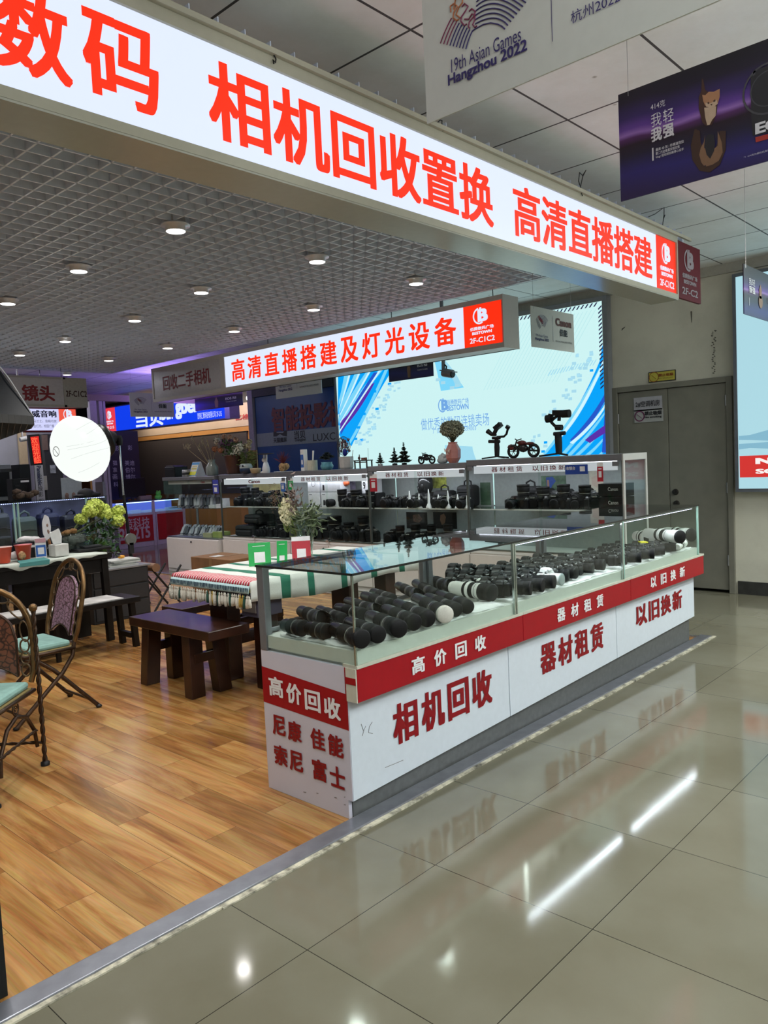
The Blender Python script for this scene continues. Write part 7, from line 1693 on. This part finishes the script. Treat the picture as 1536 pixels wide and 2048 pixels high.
# ================================================================ BAG COUNTER AT THE FAR SIDE
YC = 10.0
bc = thing('display_counter', 'blue-lit glass counter of backpacks behind the lime hydrangeas', 'display counter', (4.3, YC+.3, 0))
X0, X1 = 2.6, 5.24; ZC = 1.135
MB().bb(X0, X1, YC+.01, YC+.55, .002, .40).build('base', M('counter_dark', (.03, .03, .05), .5), bc)
MB().bb(X0, X1, YC+.54, YC+.55, .40, ZC-.02).build('back_panel', M('counter_back', (.13, .13, .24), .5, var=.4, nscale=3), bc)
MB().bb(X0, X1, YC, YC+.006, .40, ZC-.012).build('front_glass', GLASS, bc)
MB().bb(X0, X1, YC-.004, YC+.56, ZC-.012, ZC).build('top_glass', GLASST, bc)
MB().bb(X1-.005, X1, YC+.01, YC+.54, .4, ZC-.012).build('end_glass', GLASS, bc)
for x in (3.98, 4.03, 4.93): MB().bb(x, x+.02, YC-.006, YC+.02, .40, ZC-.012).build('divider', EDGE, bc)
mb = MB(); k = X0
while k < X1-.03: mb.box((k, YC+.012, ZC-.02), (.012, .01, .008)); k += .026
mb.build('led_strip', EM('led_blue', (.45, .50, 1.0), 3.2), bc)
arealight('bag_counter_led', ((X0+X1)/2, YC+.1, ZC-.04), X1-X0-.1, 5, (.60, .64, 1.0), (0, 0, 0), sy=.04)
def backpack(px0, px1, ytop, col, lab, flap=0):
    a = PY(YC+.15, px0, 1060).x; b = PY(YC+.15, px1, 1060).x; zt = PY(YC+.15, (px0+px1)/2, ytop).z; z0 = .402; w = b-a; h = zt-z0
    t = thing('backpack', lab, 'backpack', ((a+b)/2, YC+.26, z0), group='backpacks in the blue-lit counter')
    MB().box((0, 0, h*.48), (w*.96, .20, h*.96)).build('body', col, t, bevel=.06, local=True)
    MB().box((0, -.115, h*.28), (w*.74, .06, h*.42)).build('front_pocket', col, t, bevel=.025, local=True)
    MB().tube([(-w*.22, 0, h*.92), (-w*.18, -.02, h*1.03), (0, -.03, h*1.09), (w*.18, -.02, h*1.03), (w*.22, 0, h*.92)], .016, 8).build('handle', col, t, local=True)
    MB().tube([(-w*.40, -.1, h*.62), (0, -.108, h*.66), (w*.40, -.1, h*.62)], .005, 6).build('zip', DARK, t, local=True)
backpack(-14, 26, 1022, M('bag_greyblack', (.025, .028, .03), .6), 'dark grey shoulder bag stack at the left edge of the blue-lit counter')
backpack(33, 80, 1030, M('bag_greygreen', (.055, .075, .065), .6), 'grey-green backpack in the blue-lit counter')
backpack(82, 126, 1022, M('bag_navy', (.006, .008, .035), .55), 'navy backpack with round handle in the blue-lit counter')
backpack(129, 170, 1026, M('bag_indigo', (.004, .004, .014), .55), 'black-blue backpack with silver tag, rightmost in the blue-lit counter')
# cap / cloth on it
t = thing('black_cap', 'crumpled black cap lying on the blue-lit counter', 'hat', PY(YC+.2, 172, 993)+Vector((0, 0, 0))); t.location.z = ZC+.001
mb = MB(); mb.ball((0, 0, .03), (.12, .1, .085), 10); mb.ball((.08, 0, .02), (.14, .09, .04), 10); mb.ball((-.1, -.03, .015), (.1, .08, .02), 10); mb.build('cap', BAG, t, local=True)
t = thing('roll_up_poster', 'silver roll-up price poster standing behind the blue-lit counter', 'poster', (PY(YC+.75, 145, 1000).x, YC+.75, 0)); MB().box((0, 0, .72), (.30, .012, 1.36)).build('sheet', M('poster_silver', (.42, .44, .48), .3, .3), t, bevel=.003, local=True); MB().box((0, 0, .02), (.32, .12, .04)).build('base', SILVER, t, local=True); mb = MB(); [mb.ball((dx, -.008, 1.15-dz), (.03, .004, .04), 8) for dx in (-.08, .02, .1) for dz in (0, .2)]; mb.build('portrait_print', M('poster_brown2', (.20, .12, .10), .6), t, local=True)

# ================================================================ NEIGHBOURING SHOPS
GREYW = wall_mat('shop_wall_grey', (.34, .33, .34), (.27, .27, .27)); BEIGEW = wall_mat('shop_wall_beige', (.50, .42, .34), (.44, .36, .28)); ORANGEW = wall_mat('shop_wall_ochre', (.50, .25, .07), (.42, .20, .055))
struct(MB().bb(-3, 6.15, 13.0, 13.15, 0, 3.12).build('wall_left', GREYW))
struct(MB().bb(9.6, 9.75, 9.0, 21, 0, 2.24).build('wall_far', ORANGEW)); struct(MB().bb(9.59, 9.75, 9.0, 21, 2.24, 2.70).build('wall_far', BEIGEW)); struct(MB().bb(9.6, 9.75, 9, 21, 2.70, 3.12).build('wall_far', M('dull_green_grey', (.05, .052, .05), .6)))
struct(MB().bb(DWALL+.2, 9.6, 9.72, 9.8, 0, 3.12).build('wall_far', BEIGEW)); struct(MB().bb(-3, 16, 20.9, 21, 0, 3.12).build('wall_far', M('far_dark', (.04, .035, .05), .7)))
struct(MB().bb(6.15, 6.25, 13.0, 21, 0, 3.12).build('wall_left', GREYW))
F = FX(9.586); a0, b1 = F.px(470, 829); mb = MB(); mb.text('亿格瑞', F, F.px(469, 829)[0], F.px(490, 839)[1], F.px(514, 829)[0], F.px(490, 828)[1], .03); tag(mb.build('wall_lettering', M('letter_red', (.32, .02, .03), .5)), 'red Chinese shop name on the beige band of the far wall', 'lettering')
t = thing('wall_screen', 'huge dark grey projection screen on the ochre wall behind the cabinets', 'screen', (9.57, 14.5, .94)); ya, yb_ = -FX(9.57).px(275, 930)[0], -FX(9.57).px(497, 930)[0]
MB().bb(9.565, 9.595, yb_, ya, .9, 2.12).build('screen', M('screen_grey', (.045, .040, .042), .6), t); MB().bb(9.56, 9.598, yb_-.02, ya+.02, 2.12, 2.14).build('frame', BLACK, t)
# door posts of the neighbouring shop
mb = thing('door_post', 'white metal folding-door posts left of the dark shop banner', 'post', (6.3, 12.0, 0))
for x0_, x1_, y_ in ((6.10, 6.22, 12.0), (6.27, 6.33, 12.02), (6.36, 6.40, 12.05)): MB().bb(x0_, x1_, y_, y_+.10, 0, 2.62).build('rail', M('post_lilac', (.40, .36, .42), .4), mb, bevel=.004)
MB().bb(6.05, 8.6, 12.0, 12.12, 2.62, 2.72).build('lintel', M('lintel_brown', (.20, .15, .13), .5), mb)
MB().bb(6.22, 6.27, 11.985, 12.0, 1.0, 1.3).build('latch', SILVER, mb)
MB().bb(6.10, 6.25, 11.99, 12.10, .95, 1.30).build('track', M('post_brown', (.13, .11, .10), .5), mb)
# dark vertical banner with brand columns
yv = 14.2; F = FY(yv); a0, b0 = F.px(224, 1010); a1, b1 = F.px(275, 862)
t = thing('banner_stand', 'dark navy upright banner with columns of white characters behind the light stand', 'banner', ((a0+a1)/2, yv, 0)); MB().bb(a0, a1, yv, yv+.02, .9, b1).build('sheet', M('banner_navy', (.012, .012, .032), .4), t); MB().bb((a0+a1)/2-.02, (a0+a1)/2+.02, yv, yv+.04, 0, .9).build('pole', DARK, t)
mb = MB()
for st_, x, y in [('影', 228, 897), ('彩', 255, 896), ('猫', 225, 926), ('准', 225, 940), ('画', 225, 954), ('科', 227, 969), ('美迪', 249, 926), ('伯尔', 250, 940), ('博尔', 251, 954), ('POLK', 251, 969)]: w_ = 20 if len(st_) > 1 else 9.5; mb.tpx(st_, F, (x, y-5), (x+w_, y+4.5), .0)
mb.build('lettering', M('dull_white', (.42, .42, .46), .5), t)
# 215 counter with red panel, facing -Y
YN = 13.4; F = FY(YN)
def n_counter(pxa, pxb, lab, txt):
    a = F.px(pxa, 1050)[0]; b = F.px(pxb, 1050)[0]
    t = thing('display_counter', lab, 'display counter', ((a+b)/2, YN+.25, 0), group='red and white counters of the neighbouring shop')
    MB().bb(a, b, YN+.004, YN+.5, .002, .64).build('base', M('base_white', (.5, .46, .48), .4), t)
    MB().bb(a+.03, b-.06, YN-.002, YN+.004, .10, .60).build('red_panel', M('panel_red', (.40, .012, .02), .4), t)
    MB().bb(a, b, YN+.48, YN+.5, .64, .86).build('back_panel', EM('case_back_glow', (.10, .16, .75), .9), t)  # blue case light put into the panel as its own glow
    MB().bb(a, b, YN, YN+.006, .64, .86).build('front_glass', GLASS, t); MB().bb(a, b, YN, YN+.5, .86, .87).build('top_glass', GLASST, t)
    MB().bb(a, b, YN+.01, YN+.03, .845, .86).build('led_strip', EM('led_blue2', (.35, .5, 1.0), 4), t); MB().bb(b-.06, b, YN-.004, YN+.02, .0, .87).build('end_post', M('base_white', (.5, .46, .48), .4), t)
    for k in range(3): MB().bb(a+.1+k*.28, a+.3+k*.28, YN+.15, YN+.3, .645, .68+.02*(k % 2)).build('white_goods', EM('goods_blue_glow', (.30, .45, .9), .5), t)  # blue light on the goods put into their colour as glow
    if txt:
        mb = MB(); f2 = FY(YN-.002); mb.tpx('策科技', f2, (248, 1038), (300, 1056), .01); mb.tpx('2F-215', f2, (238, 1058), (301, 1075), .03); mb.build('lettering', M('panel_pale', (.55, .42, .44), .5), t)
n_counter(236, 312, 'neighbour counter with red panel reading 215, behind the light stand', 1); n_counter(313, 372, 'neighbour counter with red panel partly behind the accessory cabinet', 0)
q = PY(YN+.25, 266, 1003); t = thing('monitor', 'black flat monitor standing on the neighbouring blue-lit counter', 'monitor', (q.x, YN+.25, .871)); MB().box((0, 0, .26), (.55, .03, .36)).build('screen', BLACK, t, bevel=.004, local=True); MB().box((0, 0, .01), (.2, .15, .018)).box((0, 0, .06), (.05, .02, .1)).build('stand', DARK, t, local=True)
q = PY(YN+.2, 317, 1000); t = thing('frog_figurine', 'small bright green frog-like figurine on the neighbouring counter', 'figurine', (q.x, YN+.2, .871)); mb = MB(); mb.ball((0, 0, .05), (.08, .06, .05), 10); mb.ball((0, -.01, .12), (.055, .05, .045), 10); mb.ball((-.03, -.02, .16), .018, 8); mb.ball((.03, -.02, .16), .018, 8); mb.build('body', M('frog_green', (.10, .42, .04), .4), t, local=True)
tag(MB().box((q.x-.28, YN+.25, .92), (.26, .16, .09)).build('paper_bag_pile', M('brown_goods', (.18, .12, .09), .7), bevel=.02), 'low brown bundle left of the green figurine', 'bundle')
# hifi shop goods on the left
F = FY(12.2)
t = thing('led_sign', 'vertical red scrolling LED sign hanging left of the round lantern', 'sign', PY(11.0, 72, 900)); P = lambda x, y: PY(11.0, x, y)-Vector(t.location)
A_ = [P(57, 870), P(79, 868), P(86, 929), P(65, 931)]; mb = MB(); mb.add(A_+[v+Vector((0, .06, 0)) for v in A_], [(0, 1, 2, 3), (7, 6, 5, 4), (0, 4, 5, 1), (1, 5, 6, 2), (2, 6, 7, 3), (3, 7, 4, 0)]); mb.build('case', BLACK, t, local=True)
B_ = [P(60.5, 874), P(77, 872.5), P(83, 926), P(68, 927.5)]; mb = MB(); mb.add([v+Vector((0, -.004, 0)) for v in B_], [(0, 1, 2, 3)]); mb.build('led_face', EM('led_red_face', (.75, .02, .015), .9), t, local=True)
mb = MB(); f2 = Fr(Vector((0, -.006, 0)), (1, 0, 0), (0, 0, 1))
for k, ch in enumerate('欢迎光临'):
    c_ = P(68.5+k*2.0, 881+k*13); mb.text(ch, f2, c_.x-.045, c_.z-.045, c_.x+.045, c_.z+.045, .0, off=0)
mb.build('characters', EM('led_red_char', (1.0, .12, .05), 1.6), t, local=True)
for x_, y0_, y1_, w_, col, nm, lab, cat_ in [(77, 930, 1000, 12, M('strip_white', (.42, .42, .46), .4), 'sign_strip', 'white vertical strip sign with blue and black lettering below the red LED sign', 'sign')]:
    c_ = PY(11.2, x_, y0_); d_ = PY(11.2, x_+3, y1_); t = thing(nm, lab, cat_, (c_.x, 11.2, d_.z)); MB().bb(c_.x-.06, c_.x+.06, 11.2, 11.23, d_.z, c_.z).build('board', col, t)
    f2 = FY(11.2); mb = MB()
    for k, ch in enumerate('松下投影'): mb.text(ch, f2, c_.x-.035, d_.z+.30-k*.085, c_.x+.035, d_.z+.37-k*.085, .0)
    mb.build('lettering', INK, t); 
    mb = MB(); g_ = Fr(Vector((c_.x, 11.199, 0)), (0, 0, -1), (1, 0, 0)); mb.text('Panasonic', Fr(Vector((c_.x, 11.199, c_.z)), (0, 0, -1), (1, 0, 0)), .01, -.03, .30, .03, .02, off=.002); mb.build('lettering', NAVY, t)
def bgbox(nm, lab, cat_, tl, br, yv, d, mat, feats=()):
    a = PY(yv, *tl); b = PY(yv, *br); t = thing(nm, lab, cat_, ((a.x+b.x)/2, yv, 0)); MB().bb(a.x, b.x, yv, yv+d, b.z, a.z).build('body', mat, t, bevel=.004); MB().bb(a.x+.01, b.x-.01, yv+.01, yv+d-.005, .002, b.z).build('plinth', DARK, t)
    for nm2, tl2, br2, m2_ in feats: c = PY(yv-.004, *tl2); e = PY(yv-.004, *br2); MB().bb(c.x, e.x, yv-.006, yv-.0005, e.z, c.z).build(nm2, m2_, t)
    return t
def legs_down(t): pass
bgbox('speaker_box', 'black boxed television carton with small white print in the hifi shop', 'box', (24, 958), (62, 1003), 11.4, .2, BLACK, [('print', (41, 961), (58, 964), CTXT), ('print', (30, 970), (40, 973), DARK)])
bgbox('shelf_unit', 'grey-framed shelf with dark glass at the far left of the hifi shop', 'shelf', (-20, 930), (27, 1000), 12.0, .5, M('shelf_grey', (.22, .24, .25), .5), [('dark_glass', (-10, 945), (22, 992), BLACK), ('goods_row', (0, 938), (24, 943), M('goods_dark', (.03, .03, .03), .4))])
bgbox('wall_panel', 'beige wall panel behind the red LED sign', 'panel', (36, 862), (58, 935), 12.9, .05, M('panel_beige', (.50, .38, .22), .6))
bgbox('speaker_cabinet', 'tall black cabinet left of the white strip sign', 'cabinet', (38, 929), (64, 985), 11.8, .3, BLACK)
bgbox('wall_panel', 'orange-brown wall panel right of the silver poster', 'panel', (182, 950), (203, 1000), 12.4, .05, ORANGEW)
bgbox('product_box', 'pale upright box between strip sign and silver poster', 'box', (87, 952), (96, 980), 11.6, .12, M('pale_box', (.34, .33, .30), .5))
bgbox('shelf_unit', 'dark shelf of white and black goods behind the round lantern', 'shelf', (86, 868), (130, 1000), 12.3, .4, M('shelf_dark', (.03, .03, .03), .6), [('white_goods', (100, 930), (112, 946), M('goods_pale', (.35, .37, .38), .5, var=.5, nscale=20)), ('white_goods', (104, 905), (118, 922), M('goods_pale', (.35, .37, .38), .5)), ('brown_goods', (83, 870), (97, 900), M('brown_goods', (.18, .12, .09), .7))])
t = thing('security_camera', 'small white dome-style security camera hanging left of the red LED sign', 'camera', PY(11.3, 45, 877)); MB().tube([(0, 0, .0), (0, 0, 3.12-t.location.z)], .012, 6).build('bracket', WPLAS, t, local=True); MB().tube([(-.05, -.03, -.02), (.05, -.03, .0)], .035, 10).build('housing', WPLAS, t, local=True)
mb = MB(); random.seed(8)
t = thing('stuffed_bag_heap', 'heap of brown fur-like goods on the far left counter behind the backpacks', 'goods', (PY(10.5, 45, 990).x, 10.45, 1.14)); mb = MB(); [mb.ball((random.uniform(-.13, .13), random.uniform(-.05, .05), .04+random.uniform(0, .07)), (.07, .05, .045), 7) for k in range(8)]; mb.build('heap', M('fur_brown', (.07, .045, .03), .9, var=.6, nscale=40), t, local=True)
# purple-lit tiny stool near threshold
q = PZ(0, 338, 1148)
# small white spotlight on the pale corner post
q = PX(DWALL-.02, 508, 795); t = thing('spotlight', 'small glowing round spotlight beside the pale corner post', 'lamp', (DWALL-.02, 9.86, q.z)); MB().ball((0, 0, 0), .045, 12).build('bulb', EM('spot_glow', (1, .96, .9), 6), t, local=True); MB().cyl((0, 0, .04), (0, 0, 3.12-q.z), .01, n=8).build('stem', WPLAS, t, local=True)
# ================================================================ LIGHTS
DLP = [(351, 453), (157, 535), (634, 516), (402, 579), (832, 561), (15, 601), (269, 636), (627, 614), (130, 678), (468, 658), (39, 706), (217, 717), (335, 692), (134, 746)]
names = ['nearest the long fascia sign', 'second row at left', 'upper middle, above the hanging lit sign', 'centre of the louvre', 'rightmost in the louvre', 'at the left edge of the photo', 'mid left, above the round lantern', 'just above the hanging lit sign, middle', 'left, fourth row back', 'left of the hanging lit sign', 'far left, fifth row back', 'far, above the blue sign', 'far, right column', 'farthest, at the louvre corner']
DLZ = 2.868
def make_dl():
    t = thing('recessed_downlight', 'round recessed downlight in the open cell ceiling', 'ceiling light', (0, 0, DLZ), group=None)
    MB().lathe([(.056, -.028), (.060, -.03), (.060, .0), (.084, .002), (.086, .010), (.062, .016), (.055, .07), (.0001, .07)], n=24).build('bezel', M('bezel_satin', (.62, .64, .68), .3, .3), t, local=True)
    MB().lathe([(.0001, -.032), (.054, -.030), (.055, -.024)], n=24).build('diffuser', EM('downlight_glow', (1, .98, .95), 5), t, local=True)
    return t
dl0 = None
for (x, y), nm in zip(DLP, names):
    p = PZ(DLZ, x, y); lab = 'round recessed downlight in the louvre ceiling, ' + nm
    if dl0 is None: dl0 = make_dl(); dl0.location = p; dl0['label'] = lab; dl0['group'] = 'recessed downlights in the louvre ceiling'
    else: dup(dl0, lab, p)
    o = None
    DLL = 11.0
    l = bpy.data.lights.new('downlight_beam', 'SPOT'); l.energy = DLL*3.8; l.spot_size = radians(125); l.spot_blend = .8; l.shadow_soft_size = .05; l.color = (1, .975, .945)
    o = bpy.data.objects.new('downlight_beam', l); COL.objects.link(o); o.location = p-Vector((0, 0, .06))
for x, y in [(1.5, 2.8), (1.5, 4.0), (.4, 2.8), (.4, 4.0), (2.65, 2.85), (3.8, 2.85), (1.5, 5.2), (1.5, 6.5)]:
    l = bpy.data.lights.new('downlight_beam', 'SPOT'); l.energy = 42; l.spot_size = radians(125); l.spot_blend = .8; l.shadow_soft_size = .05; l.color = (1, .975, .945)
    o = bpy.data.objects.new('downlight_beam', l); COL.objects.link(o); o.location = (x, y, DLZ-.03)
# added fill lamps without fixtures: aisle behind the viewer and neighbouring shops
for x, y in [(.5, -1.3), (2.6, -1.5), (5.0, -1.5)]: arealight('aisle_ceiling_fill', (x, y, 2.3), 1.3, 105, (.93, .97, 1), (pi, 0, 0), sy=.4)  # unseen lamps added to brighten the hall ceiling
for x, y, pw in [(.5, -1.6, 42), (4.0, -1.2, 44), (6.8, -.2, 125)]:
    if pw: arealight('aisle_fill', (x, y, 3.05), 1.2, pw, (.95, 1.0, .93), (0, 0, 0), sy=.2)  # unseen lamps added as fill for counter fronts and end wall
arealight('neighbour_fill', (4.6, 12.0, 3.0), 1.5, 34, (.85, .88, 1.0), (0, 0, 0), sy=.3)  # added fill over the hifi shop
arealight('neighbour_fill', (8.8, 12.0, 3.0), 1.5, 14, (.55, .45, 1.0), (0, 0, 0), sy=.3)  # added violet fill beyond the corner post
arealight('neighbour_fill', (9.1, 14.0, 2.75), 0.2, 34, (1, .80, .6), (0, radians(-38), 0), sy=4.5)  # added warm fill aimed at the ochre wall
arealight('purple_wash', (7.6, 11.6, 2.2), .8, 45, (.38, .25, 1.0), (pi, 0, 0), sy=.8)  # added lamp that washes the far ceiling purple
w = bpy.data.worlds.new('world'); S.world = w; w.use_nodes = True
bg = w.node_tree.nodes['Background']; bg.inputs[0].default_value = (.60, .62, .57, 1); bg.inputs[1].default_value = .30
